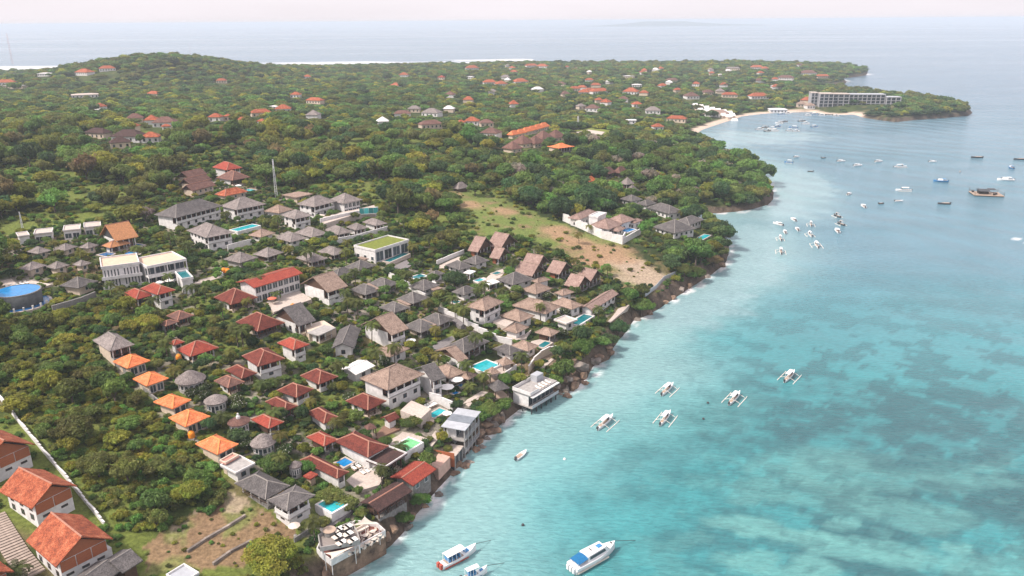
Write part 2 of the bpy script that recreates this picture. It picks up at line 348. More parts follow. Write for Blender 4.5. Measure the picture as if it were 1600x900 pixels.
# ------------------------------------------------------------------ the sea
def build_sea():
    rr = np.exp(np.arange(math.log(55), math.log(52000), .0105)); rr = np.append(rr, 52000)
    th = np.concatenate([np.radians(np.linspace(-180, -52, 24)[:-1]), np.radians(np.linspace(-52, 52, 460)), np.radians(np.linspace(52, 180, 24)[1:])])
    T, Rr = np.meshgrid(th, rr)
    X = Rr * np.sin(T); Y = Rr * np.cos(T)
    me = grid_mesh('sea', X, Y, np.zeros_like(X))
    x = X.ravel(); y = Y.ravel()
    D = np.full(x.shape, 3000.0)
    near = (np.abs(x) < 2500) & (y > -100) & (y < 2600)
    D[near] = -seg_dist(x[near], y[near])
    D = np.maximum(D, 0)
    n1 = fbm(x / 26, y / 26, 5); n2 = fbm(x / 9 + 31, y / 9, 4); n3 = fbm(x / 70 + 9, y / 70 + 4, 4)
    L = lambda a, b, t: np.asarray(a)[None, :] * (1 - t[:, None]) + np.asarray(b)[None, :] * t[:, None]
    turq = np.array((.058, .300, .320)); blue = np.array((.100, .235, .300)); deep = np.array((.085, .175, .255))
    milk = np.array((.29, .47, .475)); sand = np.array((.130, .350, .338)); reef = np.array((.034, .120, .138)); teal = np.array((.05, .275, .325))
    c = L(turq, blue, sstep(190, 430, y + x * .35 + 60 * (n3 - .5)))
    t = sstep(500, 1500, np.hypot(x, y)); c = c * (1 - t[:, None]) + deep * t[:, None]
    c = c * (.86 + .28 * n1)[:, None]
    n5 = fbm(x / 3.2 + 7, y / 3.2 + 1, 3)
    def ell(q, rx, ry, ang=0.0, soft=.5, rough=.9):
        soft = soft * .6
        p = at(q)[:2]; ca, sa = math.cos(math.radians(ang)), math.sin(math.radians(ang))
        u = ((x - p[0]) * ca + (y - p[1]) * sa) / rx; v = (-(x - p[0]) * sa + (y - p[1]) * ca) / ry
        e = np.sqrt(u * u + v * v) + rough * 1.3 * (n2 - .5) + rough * .7 * (n1 - .5) + rough * .7 * (n5 - .5)
        return 1 - sstep(1 - soft, 1 + soft, e)
    def blend(c, m, col): return c * (1 - m[:, None]) + col * m[:, None]
    # milky water along the rocky shore, thinning out
    w = 1 - sstep(2, 44 + 50 * (n3 - .4), D + 16 * (n1 - .5)); w = w * sstep(900, 500, y)
    c = blend(c, .88 * np.clip(w, 0, 1), milk)
    for q, rx, ry, an, s in [((1110, 470), 30, 14, 60, .7), ((1165, 375), 28, 15, 70, .6), ((1215, 325), 20, 26, 0, .6), ((1262, 288), 16, 40, -15, .5), ((1180, 215), 60, 40, 20, .7), ((1150, 420), 30, 16, 60, .8)]:
        c = blend(c, .8 * ell(q, rx, ry, an, s), milk * np.array((.98, .93, .98)))
    # darker weed beds and deeper water
    for q, rx, ry, an, s, k in [((1010, 735), 17, 9, 35, .6, .55), ((905, 800), 10, 6, 20, .7, .4), ((1290, 665), 34, 9, -8, .7, .65), ((1420, 640), 38, 12, -10, .7, .7), ((1400, 700), 30, 9, -12, .7, .75), ((1540, 690), 26, 18, 0, .7, .75),
                                ((1500, 760), 30, 10, -10, .7, .7), ((1430, 745), 22, 7, -15, .6, .6), ((1250, 800), 14, 5, 0, .6, .6), ((1390, 815), 14, 7, -30, .5, .7), ((1560, 800), 22, 9, 0, .7, .6), ((1120, 860), 20, 8, 10, .7, .45),
                                ((1010, 850), 14, 8, 0, .8, .5), ((1355, 880), 10, 4, 0, .4, .8), ((1290, 860), 8, 4, 30, .4, .75), ((1440, 870), 12, 5, 0, .5, .6), ((1330, 800), 8, 3, 0, .4, .7), ((1230, 700), 16, 5, -20, .7, .5)]:
        c = blend(c, .8 * k * ell(q, rx * 1.1, ry * 1.25, an, s) * (.35 + .65 * sstep(.40, .54, fbm(x / 6 + 70, y / 4.5 + 30, 5))), reef)
    m = sstep(.50, .54, fbm(x / 7 + 3, y / 5.5 + 7, 6)) * sstep(20, 70, x - (y - 150) * .25) * sstep(330, 180, y)
    c = blend(c, .7 * m, reef)
    # pale sand holes in the reef
    for q, rx, ry, an, s, k in [((1165, 818), 8, 2.6, -8, .35, .85), ((1225, 836), 8.5, 3.0, -12, .3, .95), ((1318, 818), 4.5, 2.3, 10, .3, .85), ((1340, 858), 12, 3.4, -8, .4, .8), ((1440, 808), 13, 6, -15, .25, .55), ((1500, 858), 3.8, 2.4, 0, .3, .8),
                                ((1280, 720), 14, 7, 10, .5, .4), ((1330, 740), 12, 6, -10, .5, .4), ((1530, 750), 9, 3, -10, .4, .5), ((1250, 770), 16, 5, -5, .6, .35), ((1275, 885), 4, 4.5, 30, .4, .8), ((1185, 875), 6, 2.6, 10, .4, .7),
                                ((1140, 872), 4, 2, 0, .4, .5), ((1420, 875), 7, 2.5, -10, .4, .6), ((1555, 885), 11, 4, 0, .5, .6), ((1230, 895), 5, 2, 0, .4, .7), ((1540, 735), 5, 2, 0, .4, .4), ((1080, 640), 18, 10, 20, .8, .2)]:
        c = blend(c, k * ell(q, rx, ry, an, s, .75), sand)
    m = sstep(.58, .64, fbm(x / 8 + 13, y / 5 + 2, 5)) * sstep(190, 150, y) * sstep(0, 40, x)
    c = blend(c, .28 * m, sand)
    m = sstep(.56, .62, fbm(x / 6 + 23, y / 3.5 + 12, 5)) * sstep(260, 150, y) * sstep(15, 60, x)
    c = blend(c, .4 * m, reef)
    # surf on the far reef and a breaking wave out in the channel
    fm = np.zeros_like(x)
    far = (y > 1500) & (x < 60) & near
    fm[far] = np.clip(sstep(400, 300, D[far]) * sstep(.40, .52, fbm(x[far] / 160, y[far] / 50, 3) + .22 * sstep(-450, -800, x[far])), 0, 1)
    fm = np.maximum(fm, sstep(3.5, .3, D + 5 * (n2 - .5)) * sstep(.42, .62, fbm(x / 3, y / 3, 3)) * (y < 700))
    p0 = at((1580, 371))[:2]; p1 = at((1640, 388))[:2]
    tt = np.clip(((x - p0[0]) * (p1 - p0)[0] + (y - p0[1]) * (p1 - p0)[1]) / np.dot(p1 - p0, p1 - p0), 0, 1)
    dl = np.hypot(x - p0[0] - tt * (p1 - p0)[0], y - p0[1] - tt * (p1 - p0)[1])
    fm = np.maximum(fm, sstep(2.0, .4, dl + 3 * (n2 - .5)))
    for q0 in [(1350, 116), (1330, 126), (1300, 128)]:
        p = at(q0)[:2]; fm = np.maximum(fm, .9 * sstep(26, 12, np.hypot(x - p[0], (y - p[1]) * .6) + 14 * (n2 - .5)) * sstep(14, 3, D))
    c = blend(c, np.clip(fm, 0, 1), np.array((.82, .80, .80)))
    c = c * np.where(fm > .2, 1.0, .86)[:, None]
    set_color(me, 'col', c)
    m, n, l, b = nmat('sea_water')
    at_ = n.new('ShaderNodeAttribute'); at_.attribute_name = 'col'
    tc = n.new('ShaderNodeTexCoord')
    mp = n.new('ShaderNodeMapping'); mp.inputs['Rotation'].default_value = (0, 0, math.radians(24)); mp.inputs['Scale'].default_value = (.55, 1.5, 1)
    l.new(tc.outputs['Object'], mp.inputs[0])
    w1 = n.new('ShaderNodeTexNoise'); w1.inputs['Scale'].default_value = .8; w1.inputs['Detail'].default_value = 5; w1.inputs['Roughness'].default_value = .6; w1.inputs['Distortion'].default_value = .4
    l.new(mp.outputs[0], w1.inputs['Vector'])
    mp2 = n.new('ShaderNodeMapping'); mp2.inputs['Rotation'].default_value = (0, 0, math.radians(12)); mp2.inputs['Scale'].default_value = (.010, .045, 1)
    l.new(tc.outputs['Object'], mp2.inputs[0])
    w2 = n.new('ShaderNodeTexNoise'); w2.inputs['Scale'].default_value = 1.0; w2.inputs['Detail'].default_value = 5; l.new(mp2.outputs[0], w2.inputs['Vector'])
    mp3 = n.new('ShaderNodeMapping'); mp3.inputs['Scale'].default_value = (.00045, .0016, 1); mp3.inputs['Rotation'].default_value = (0, 0, math.radians(-6)); l.new(tc.outputs['Object'], mp3.inputs[0])
    w3 = n.new('ShaderNodeTexNoise'); w3.inputs['Scale'].default_value = 1.0; w3.inputs['Detail'].default_value = 6; w3.inputs['Roughness'].default_value = .6; l.new(mp3.outputs[0], w3.inputs['Vector'])
    rg = n.new('ShaderNodeMapRange'); rg.inputs[1].default_value = .35; rg.inputs[2].default_value = .65; rg.inputs[3].default_value = .06; rg.inputs[4].default_value = .30
    l.new(w3.outputs[0], rg.inputs[0]); l.new(rg.outputs[0], b.inputs['Roughness'])
    # ripples are ruffled by wind in patches
    st = n.new('ShaderNodeMath'); st.operation = 'MULTIPLY'; mr = n.new('ShaderNodeMapRange'); mr.inputs[1].default_value = .3; mr.inputs[2].default_value = .7; mr.inputs[3].default_value = .35; mr.inputs[4].default_value = 1.0
    l.new(w2.outputs[0], mr.inputs[0]); l.new(w1.outputs[0], st.inputs[0]); l.new(mr.outputs[0], st.inputs[1])
    cr_ = at((1600, 420))[:2] - at((1250, 345))[:2]; ang = math.atan2(cr_[1], cr_[0])
    mp4 = n.new('ShaderNodeMapping'); mp4.vector_type = 'TEXTURE'; mp4.inputs['Rotation'].default_value = (0, 0, ang + math.pi / 2); l.new(tc.outputs['Object'], mp4.inputs[0])
    sw = n.new('ShaderNodeTexWave'); sw.wave_type = 'BANDS'; sw.bands_direction = 'X'; sw.inputs['Scale'].default_value = .0125; sw.inputs['Distortion'].default_value = 9.0; sw.inputs['Detail'].default_value = 3; sw.inputs['Detail Scale'].default_value = .6; l.new(mp4.outputs[0], sw.inputs['Vector'])
    sx = n.new('ShaderNodeSeparateXYZ'); l.new(tc.outputs['Object'], sx.inputs[0]); mk = n.new('ShaderNodeMapRange'); mk.inputs[1].default_value = 60; mk.inputs[2].default_value = 190; mk.inputs[4].default_value = .75; l.new(sx.outputs[0], mk.inputs[0])
    sm_ = n.new('ShaderNodeMath'); sm_.operation = 'MULTIPLY_ADD'; l.new(sw.outputs[1], sm_.inputs[0]); l.new(mk.outputs[0], sm_.inputs[1]); l.new(st.outputs[0], sm_.inputs[2])
    bp = n.new('ShaderNodeBump'); bp.inputs['Strength'].default_value = .8; bp.inputs['Distance'].default_value = .9
    l.new(sm_.outputs[0], bp.inputs['Height']); l.new(bp.outputs[0], b.inputs['Normal'])
    mx = n.new('ShaderNodeMix'); mx.data_type = 'RGBA'; mx.blend_type = 'MULTIPLY'; mx.inputs[0].default_value = 1
    cr = n.new('ShaderNodeValToRGB'); cr.color_ramp.elements[0].position = .3; cr.color_ramp.elements[0].color = (.80, .82, .84, 1); cr.color_ramp.elements[1].position = .7; cr.color_ramp.elements[1].color = (1.16, 1.14, 1.12, 1)
    l.new(w1.outputs[0], cr.inputs[0]); l.new(at_.outputs[0], mx.inputs[6]); l.new(cr.outputs[0], mx.inputs[7]); l.new(mx.outputs[2], b.inputs['Base Color'])
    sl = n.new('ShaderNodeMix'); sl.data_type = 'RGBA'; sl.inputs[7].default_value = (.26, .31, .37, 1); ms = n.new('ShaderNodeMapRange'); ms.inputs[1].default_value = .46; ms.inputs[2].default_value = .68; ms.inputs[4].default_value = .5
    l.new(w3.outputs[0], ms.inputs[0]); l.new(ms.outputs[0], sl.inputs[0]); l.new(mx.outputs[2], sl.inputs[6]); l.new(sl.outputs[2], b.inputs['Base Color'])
    b.inputs['IOR'].default_value = 1.33
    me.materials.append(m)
    tag(link('sea', me), kind='structure')
build_sea()

# ------------------------------------------------------------------ land
VILLAGE = poly_px([(0, 372), (90, 350), (170, 345), (245, 312), (283, 262), (335, 245), (392, 250), (420, 300), (450, 300), (545, 295), (600, 325), (652, 372), (690, 395), (735, 370), (790, 368), (850, 385), (940, 425), (985, 450), (960, 485), (930, 515), (900, 560),
                   (900, 590), (830, 615), (760, 660), (700, 730), (650, 790), (600, 840), (520, 885), (490, 850), (365, 745), (250, 650), (148, 548), (170, 505), (120, 470), (60, 485), (0, 495)])
THICKET = poly_px([(0, 497), (70, 480), (150, 470), (250, 478), (290, 500), (240, 545), (170, 505), (148, 548), (250, 650), (310, 705), (368, 760), (330, 800), (240, 840), (185, 835), (150, 800), (60, 690), (0, 640)])
CLEARING = poly_px([(690, 300), (722, 292), (775, 308), (830, 330), (880, 345), (935, 368), (985, 378), (1045, 420), (1050, 440), (985, 462), (950, 440), (900, 415), (860, 392), (800, 372), (760, 372), (735, 340)])
DIRT = poly_px([(225, 850), (300, 812), (365, 775), (400, 785), (440, 822), (470, 850), (400, 850), (380, 900), (230, 900)])
VILLAS = poly_px([(-150, 640), (0, 640), (60, 690), (150, 800), (190, 845), (240, 900), (300, 960), (-150, 1000)])
def build_land():
    yy = np.exp(np.arange(math.log(62), math.log(2700), .0075))
    tt = np.linspace(-1.02, .74, 620)
    T, Yy = np.meshgrid(tt, yy)
    X = T * (Yy + 30); Y = Yy
    Z, D = terrain(X, Y, True)
    Zq = np.maximum(np.maximum(Z[:-1, :-1], Z[1:, 1:]), np.maximum(Z[:-1, 1:], Z[1:, :-1]))
    me = grid_mesh('ground', X, Y, Z, keep=(Zq > -3.0))
    x = X.ravel(); y = Y.ravel(); d = D.ravel()
    n1 = fbm(x / 7, y / 7, 4); n2 = fbm(x / 22 + 5, y / 22, 4); n3 = fbm(x / 2.5, y / 2.5, 3)
    green = np.array((.062, .082, .022)); dark = np.array((.035, .05, .016)); dry = np.array((.22, .17, .085)); sand = np.array((.40, .305, .225)); dirt = np.array((.26, .165, .10)); grass = np.array((.155, .195, .052)); rock = np.array((.125, .092, .07)); pave = np.array((.30, .255, .225))
    def bl(c, m, col): return c * (1 - m[:, None]) + col * m[:, None]
    c = bl(np.tile(green, (len(x), 1)), sstep(.4, .65, n2), dark)
    c = bl(c, .6 * sstep(.62, .75, n1), dry)
    op = sstep(.53, .60, fbm(x / 40 + 60, y / 40 + 20, 4)) * (y < 620) * (x < -40 + .1 * y)
    c = bl(c, .8 * op, grass * np.array((1.0, .95, .8)))
    v = in_poly(x, y, VILLAGE).astype(float)
    c = bl(c, v * sstep(.50, .62, n1) * .75, pave); c = bl(c, v * sstep(.6, .72, n2) * .5, dirt)
    jx, jy = x + 16 * (n2 - .5) + 9 * (n1 - .5), y + 22 * (fbm(x / 18 + 40, y / 18, 3) - .5) + 9 * (n3 - .5)
    k = in_poly(jx, jy, CLEARING).astype(float)
    c = bl(c, k * .95, grass); c = bl(c, k * sstep(.50, .64, n2 * .6 + n1 * .4) * .8, dry)
    c = bl(c, k * sstep(.57, .67, n1 * .55 + n3 * .45) * .6, dirt)
    for q, r in [((1005, 430), 13), ((930, 402), 9), ((985, 415), 10), ((700, 305), 9), ((735, 320), 8), ((905, 380), 9), ((1025, 445), 9), ((870, 360), 8), ((955, 395), 12), ((880, 372), 7), ((790, 330), 7), ((920, 412), 7)]:
        p = ground(q)[:2]; m = sstep(1.2, .5, np.hypot(x - p[0], y - p[1]) / r + 1.2 * (n1 - .5))
        c = bl(c, m * .9, sand if q[0] > 960 else dirt * 1.35)
    k = in_poly(x + 6 * (n1 - .5) + 4 * (n3 - .5), y + 7 * (n2 - .5) + 4 * (n3 - .5), DIRT).astype(float)
    c = bl(c, k * .9, dirt); c = bl(c, k * sstep(.5, .6, n1) * .7, grass); c = bl(c, k * sstep(.60, .66, n3 * .5 + n1 * .5) * .8, sand)
    c = bl(c, sstep(6.0, 2.5, d + 3 * (n1 - .5)), rock); c = bl(c, sstep(6, 2.5, d) * sstep(.55, .7, n3), rock * .4)
    bf = np.zeros_like(x)
    for cc, r in _bq: bf = np.maximum(bf, np.exp(-((x - cc[0]) ** 2 + (y - cc[1]) ** 2) / (r * r)))
    c = bl(c, sstep(.2, .5, bf) * sstep(13, 7, d), np.array((.60, .47, .38)))
    set_color(me, 'col', c)
    m, n, l, b = nmat('land_cover')
    a = n.new('ShaderNodeAttribute'); a.attribute_name = 'col'
    tc = n.new('ShaderNodeTexCoord'); nz = n.new('ShaderNodeTexNoise'); nz.inputs['Scale'].default_value = 1.1; nz.inputs['Detail'].default_value = 7; nz.inputs['Roughness'].default_value = .7
    l.new(tc.outputs['Object'], nz.inputs['Vector'])
    cr = n.new('ShaderNodeValToRGB'); cr.color_ramp.elements[0].position = .32; cr.color_ramp.elements[0].color = (.5, .5, .5, 1); cr.color_ramp.elements[1].position = .68; cr.color_ramp.elements[1].color = (1.35, 1.35, 1.35, 1)
    mx = n.new('ShaderNodeMix'); mx.data_type = 'RGBA'; mx.blend_type = 'MULTIPLY'; mx.inputs[0].default_value = 1
    l.new(nz.outputs[0], cr.inputs[0]); l.new(a.outputs[0], mx.inputs[6]); l.new(cr.outputs[0], mx.inputs[7]); l.new(mx.outputs[2], b.inputs['Base Color'])
    bp = n.new('ShaderNodeBump'); bp.inputs['Strength'].default_value = .8; bp.inputs['Distance'].default_value = .35; l.new(nz.outputs[0], bp.inputs['Height']); l.new(bp.outputs[0], b.inputs['Normal'])
    b.inputs['Roughness'].default_value = .95; b.inputs['Specular IOR Level'].default_value = .1
    me.materials.append(m)
    tag(link('ground', me), kind='structure')
build_land()
# faint island on the horizon
def far_island():
    xs = np.linspace(0, 1, 60); a = np.array([(905 - 800) / FPX * 14000, 14000.]); bpt = np.array([(1190 - 800) / FPX * 14000, 14000.])
    prof = 78 * np.clip(np.sin(np.pi * xs) ** .7 * (.45 + .75 * np.exp(-((xs - .42) / .2) ** 2)) * (.9 + .2 * fbm(xs * 9, xs * 0 + 2, 3)), 0, 1)
    rows = np.linspace(-1, 1, 13); X = []; Y = []; Z = []
    for r in rows:
        X.append(a[0] + (bpt[0] - a[0]) * xs); Y.append(a[1] + r * 500 + 0 * xs); Z.append(prof * (1 - r * r) ** .8 - 3)
    me = grid_mesh('distant_island', np.array(X), np.array(Y), np.array(Z)); me.materials.append(mat('far_woods', (.06, .08, .04), .95, scale=.002))
    tag(link('distant_island', me), 'faint low island on the hazy sea horizon', 'island', kind='structure')
far_island()
def build_haze():
    mb = MB().box(-60000, 60000, -3000, 60000, -7, 106)
    m = bpy.data.materials.new('sea_haze'); m.use_nodes = True; n = m.node_tree.nodes; l = m.node_tree.links
    n.remove(n['Principled BSDF'])
    v = n.new('ShaderNodeVolumePrincipled'); v.inputs['Color'].default_value = (.74, .80, .88, 1); v.inputs['Density'].default_value = HAZE; v.inputs['Anisotropy'].default_value = .0
    l.new(v.outputs[0], n['Material Output'].inputs['Volume'])
    o = mb.build('haze', m); tag(o, 'pale sea haze over the island and water', 'haze', kind='stuff')
HAZE = 1.4e-4
build_haze()
# ------------------------------------------------------------------ house builder
FOOT = []      # plan rectangles that vegetation keeps clear of: (x, y, theta, half w, half d)
CHECK = []
def rect(crop, L, B, R, h):
    ze = 15.0 + h
    for _ in range(10):
        p = [at(px(crop, q), ze)[:2] for q in (L, B, R)]
        c = (p[0] + p[2]) / 2
        ze = .5 * ze + .5 * (max(tzf(c[0], c[1]), .3) + h)
    p = [at(px(crop, q), ze)[:2] for q in (L, B, R)]
    u = p[2] - p[1]; v = p[0] - p[1]
    au = math.atan2(u[1], u[0]); av = math.atan2(v[1], v[0]) - math.pi / 2
    dd = (av - au + math.pi) % (2 * math.pi) - math.pi
    lu, lv = np.hypot(*u), np.hypot(*v)
    th = au + dd * lv ** 2 / (lu ** 2 + lv ** 2)
    w = abs(u[0] * math.cos(th) + u[1] * math.sin(th)); d = abs(-v[0] * math.sin(th) + v[1] * math.cos(th))
    c = (p[0] + p[2]) / 2
    return c[0], c[1], ze - h, th, w, d, dd
_win = {}
def window(parent, face, W, D, a, z, ww=1.1, hh=1.25, frame=None, pane=None, name='window', out=0.0):
    """a framed window on the wall plane of face 0 (-y), 1 (-x), 2 (+y) or 3 (+x)"""
    key = (round(ww, 2), round(hh, 2), frame, pane)
    if key not in _win:
        f = MB(); t = .10
        f.box(-ww / 2, ww / 2, -.05, .05, hh - t, hh); f.box(-ww / 2, ww / 2, -.05, .05, 0, t)
        f.box(-ww / 2, -ww / 2 + t, -.05, .05, t, hh - t); f.box(ww / 2 - t, ww / 2, -.05, .05, t, hh - t)
        if ww > 1.5: f.box(-t / 2, t / 2, -.05, .05, t, hh - t)
        g = MB().box(-ww / 2 + t, ww / 2 - t, -.02, .03, t, hh - t)
        _win[key] = (f.mesh('window_frame', frame or M_WOOD), g.mesh('pane', pane or M_GLASS))
    rz = (0, -math.pi / 2, math.pi, math.pi / 2)[face]
    loc = [(a, -D - out, z), (-W - out, a, z), (a, D + out, z), (W + out, a, z)][face]
    o = link(name, _win[key][0], parent, loc, rz); link('pane', _win[key][1], o)
    return o
def hip_rings(W, D, h, rise, flare, fascia=.16):
    mb = MB(); m = min(W, D); ts = [0, .25, .5, .75, 1.0] if flare > 1 else [0, 1.0]
    rings = []
    for t in ts:
        i = t * m; z = h + fascia + rise * t ** flare
        rings.append([(-W + i, -D + i, z), (W - i, -D + i, z), (W - i, D - i, z), (-W + i, D - i, z)])
    vs = [(-W, -D, h), (W, -D, h), (W, D, h), (-W, D, h)]
    for r in rings: vs += r
    fs = [(3, 2, 1, 0)]
    for k in range(len(rings)):
        for i in range(4):
            j = (i + 1) % 4; fs.append((k * 4 + i, k * 4 + j, k * 4 + 4 + j, k * 4 + 4 + i))
    mb.add(vs, fs); return mb, rings
def face_box(mb, face, W, D, a0, a1, o0, o1, z0, z1):
    """box along a face: a = position along it, o = distance outwards from the wall plane"""
    if face == 0: mb.box(a0, a1, -D - o1, -D - o0, z0, z1)
    elif face == 1: mb.box(-W - o1, -W - o0, a0, a1, z0, z1)
    elif face == 2: mb.box(a0, a1, D + o0, D + o1, z0, z1)
    else: mb.box(W + o0, W + o1, a0, a1, z0, z1)
    return mb
def house(kind, crop, L, B, R, h, pitch, rm, wm, fr, fl, name, label, cat='house', ov=.95, cap='auto', flare=1.0, group=None, trim=None, detail=True):
    two = h > 4.6; h = h * (.88 if two else .82)
    x, y, zg, th, w, d, skew = rect(crop, L, B, R, h)
    CHECK.append((label, round(w, 1), round(d, 1), round(math.degrees(skew)), round(zg, 1), round(math.hypot(x, y))))
    W, D = w / 2, d / 2
    FOOT.append((x, y, th, W, D))
    root = empty(name, (x, y, zg), th); tag(root, label, cat, group)
    ov = min(ov, .22 * min(W, D) * 2)
    bx = [-W + ov, W - ov]; by = [-D + ov, D - ov]
    pd = min(2.3, .55 * min(W, D))
    fz = h - 2.5 if two else .2          # floor level of the upper storey or of the porch
    porch = [(0, fr), (1, fl)]
    ux = list(bx); uy = list(by)
    for f, c in porch:
        if c in ('p', 'b'):
            if f == 0: uy[0] += pd
            else: ux[0] += pd
    ztop = h + .05
    wall = MB()
    if two:
        wall.box(bx[0], bx[1], by[0], by[1], -2.5, fz)
        wall.box(ux[0], ux[1], uy[0], uy[1], fz, ztop)
    else:
        wall.box(ux[0], ux[1], uy[0], uy[1], -2.5, ztop)
    wo = wall.build('wall', wm, root)
    if not two and (fr in 'pb' or fl in 'pb'):
        MB().box(bx[0], bx[1], by[0], by[1], -2.5, .22).build('terrace', M_STONE if wm is not M_WHITE else M_CREAM, root)
    # roof
    rise = math.tan(math.radians(pitch)) * min(W, D)
    capm = M_RIDGEG if rm in (R_THATCH, R_SLATE) else (M_WHITE if rm is M_FABRIC else M_RIDGEO if rm is R_ORANGE else (R_TAN if rm in (R_TAN, R_WOOD) else M_RIDGE))
    cm = MB(); cr = .16 if rm not in (R_THATCH, R_SLATE) else .13
    if kind == 'hip':
        mb, rings = hip_rings(W, D, h, rise, flare)
        ro = mb.build('roof', rm, root)
        if detail:
            for i in range(4):
                for k in range(len(rings) - 1): cm.tube(rings[k][i], rings[k + 1][i], cr, n=5)
            if abs(W - D) > .1: cm.tube(rings[-1][0], rings[-1][2], cr, n=5)
            cm.build('ridge_cap', capm, ro)
    elif kind in ('gu', 'gv'):                              # gable: ridge along u or along v
        t = .18
        ww = D if kind == 'gu' else W
        rise = math.tan(math.radians(pitch)) * ww
        ll = W if kind == 'gu' else D
        prof = [(-ww, h - .05), (0, h + rise), (ww, h - .05), (ww, h + t), (0, h + rise + t * 1.3), (-ww, h + t)]
        vs = []
        for s in (-ll, ll):
            vs += [((s, a, z) if kind == 'gu' else (-a, s, z)) for a, z in prof]
        fs = [(0, 1, 4, 5), (1, 2, 3, 4), (11, 10, 7, 6), (10, 9, 8, 7)] + [(i + 6, (i + 1) % 6 + 6, (i + 1) % 6, i) for i in range(6)]
        ro = MB().add(vs, fs).build('roof', rm, root)
        if detail:
            z = h + rise + t * 1.3
            (cm.tube((-ll, 0, z), (ll, 0, z), cr, n=5) if kind == 'gu' else cm.tube((0, -ll, z), (0, ll, z), cr, n=5)); cm.build('ridge_cap', capm, ro)
        # gable triangles
        gl = (bx if kind == 'gu' else by); gw = ww - ov; gz = rise * (gw / ww) + h - .06
        for s in gl:
            e = .12 if s < 0 else -.12
            q = [(-gw, h), (gw, h), (0, gz)]
            vs = [((s, a, z) if kind == 'gu' else (-a, s, z)) for a, z in q] + [((s + e, a, z) if kind == 'gu' else (-a, s + e, z)) for a, z in q]
            MB().add(vs, [(0, 1, 2), (5, 4, 3), (0, 3, 4, 1), (1, 4, 5, 2), (2, 5, 3, 0)]).build('gable_wall', trim or M_WOOD, root)
    elif kind == 'flat':
        ro = MB().box(-W, W, -D, D, h, h + .3).build('roof', rm, root)
        if detail:
            p = MB(); p.box(-W, W, -D, -D + .22, h + .3, h + .62); p.box(-W, W, D - .22, D, h + .3, h + .62); p.box(-W, -W + .22, -D + .22, D - .22, h + .3, h + .62); p.box(W - .22, W, -D + .22, D - .22, h + .3, h + .62)
            p.build('parapet', wm, root)
    # faces
    for f, c in porch:
        ln = (W if f == 0 else D) - ov
        lo = bx if f == 0 else by
        if c in ('p', 'b'):
            if two:
                face_box(MB(), f, W - ov, D - ov, -ln - .1, ln + .1, -pd, .35, fz - .2, fz).build('balcony_floor', M_CONC, root)
            n = max(2, int(round(2 * ln / 2.6)) + 1)
            pr = .11 if wm is not M_WHITE else .15
            pm = MB().box(-pr, pr, -pr, pr, fz, h + .02).mesh('post', M_WOOD if (rm in (R_RED, R_DARK, R_BROWN, R_TERRA) and c == 'p') else M_WHITE)
            for i in range(n):
                a = -ln + pr + (2 * ln - 2 * pr) * i / (n - 1)
                link('post', pm, root, (a, -D + ov + .16, 0) if f == 0 else (-W + ov + .16, a, 0))
            rl = MB(); zt = fz + .95
            if c == 'b' or wm is M_WHITE and two:
                face_box(rl, f, W - ov, D - ov, -ln, ln, .02, .16, fz - .3, fz + .9)
                rl.build('balustrade', wm, root)
            else:
                face_box(rl, f, W - ov, D - ov, -ln, ln, 0, .06, zt - .08, zt)
                k = max(4, int(2 * ln / .45))
                for i in range(k + 1):
                    a = -ln + 2 * ln * i / k; face_box(rl, f, W - ov, D - ov, a - .025, a + .025, .0, .06, fz, zt - .08)
                rl.build('railing', M_WOOD, root)
            # dark glazed doors on the set-back wall
            n = max(1, int(2 * ln / 3.2))
            Wi = -ux[0]; Di = -uy[0]
            face_box(MB(), f, Wi, Di, -ln + .12, ln - .12 if f else ln - .12, .01, .05, fz + .02, h - .05).build('porch_shade_panel', M_WOOD, root)  # dark sheet over the recessed wall, painting in the porch's shadow
            for i in range(n):
                a = -ln + 2 * ln * (i + .5) / n
                window(root, f, Wi, Di, a, fz + .05, min(2.2, 2 * ln / n * .75), 1.95, M_WOODO, None, 'door', out=.07)
            if two and detail:
                n = max(1, int(2 * ln / 3.4))
                for i in range(n):
                    window(root, f, W - ov, D - ov, -ln + 2 * ln * (i + .5) / n, .9, 1.2, 1.2, M_WOOD)
        elif c == 'w':
            n = max(1, int(2 * ln / 2.9))
            for zz in ([.7, fz + .8] if two else [.75]):
                for i in range(n):
                    window(root, f, W - ov, D - ov, -ln + 2 * ln * (i + .5) / n, zz, 1.15, 1.25, M_WHITE if wm is not M_WHITE else M_WOOD)
        elif c == 'g':                                        # glazed front
            n = max(2, int(2 * ln / 2.0))
            for zz in ([.15, fz + .15] if two else [.15]):
                for i in range(n):
                    window(root, f, W - ov, D - ov, -ln + 2 * ln * (i + .5) / n, zz, 2 * ln / n * .86, 2.0, M_WHITE)
        elif c == 'o':                                        # orange timber panels with white plinth
            n = max(2, int(2 * ln / 2.6))
            pmsh = {}
            for i in range(n):
                a0 = -ln + 2 * ln * i / n + .08; a1 = -ln + 2 * ln * (i + 1) / n - .08
                face_box(MB(), f, W - ov, D - ov, a0, a1, .02, .10, h - 2.1, h - .05).build('timber_panel', M_WOODO, root)
            for i in range(n):
                window(root, f, W - ov, D - ov, -ln + 2 * ln * (i + .5) / n, h - 3.3, 1.3, .5, M_WOOD)
    return root
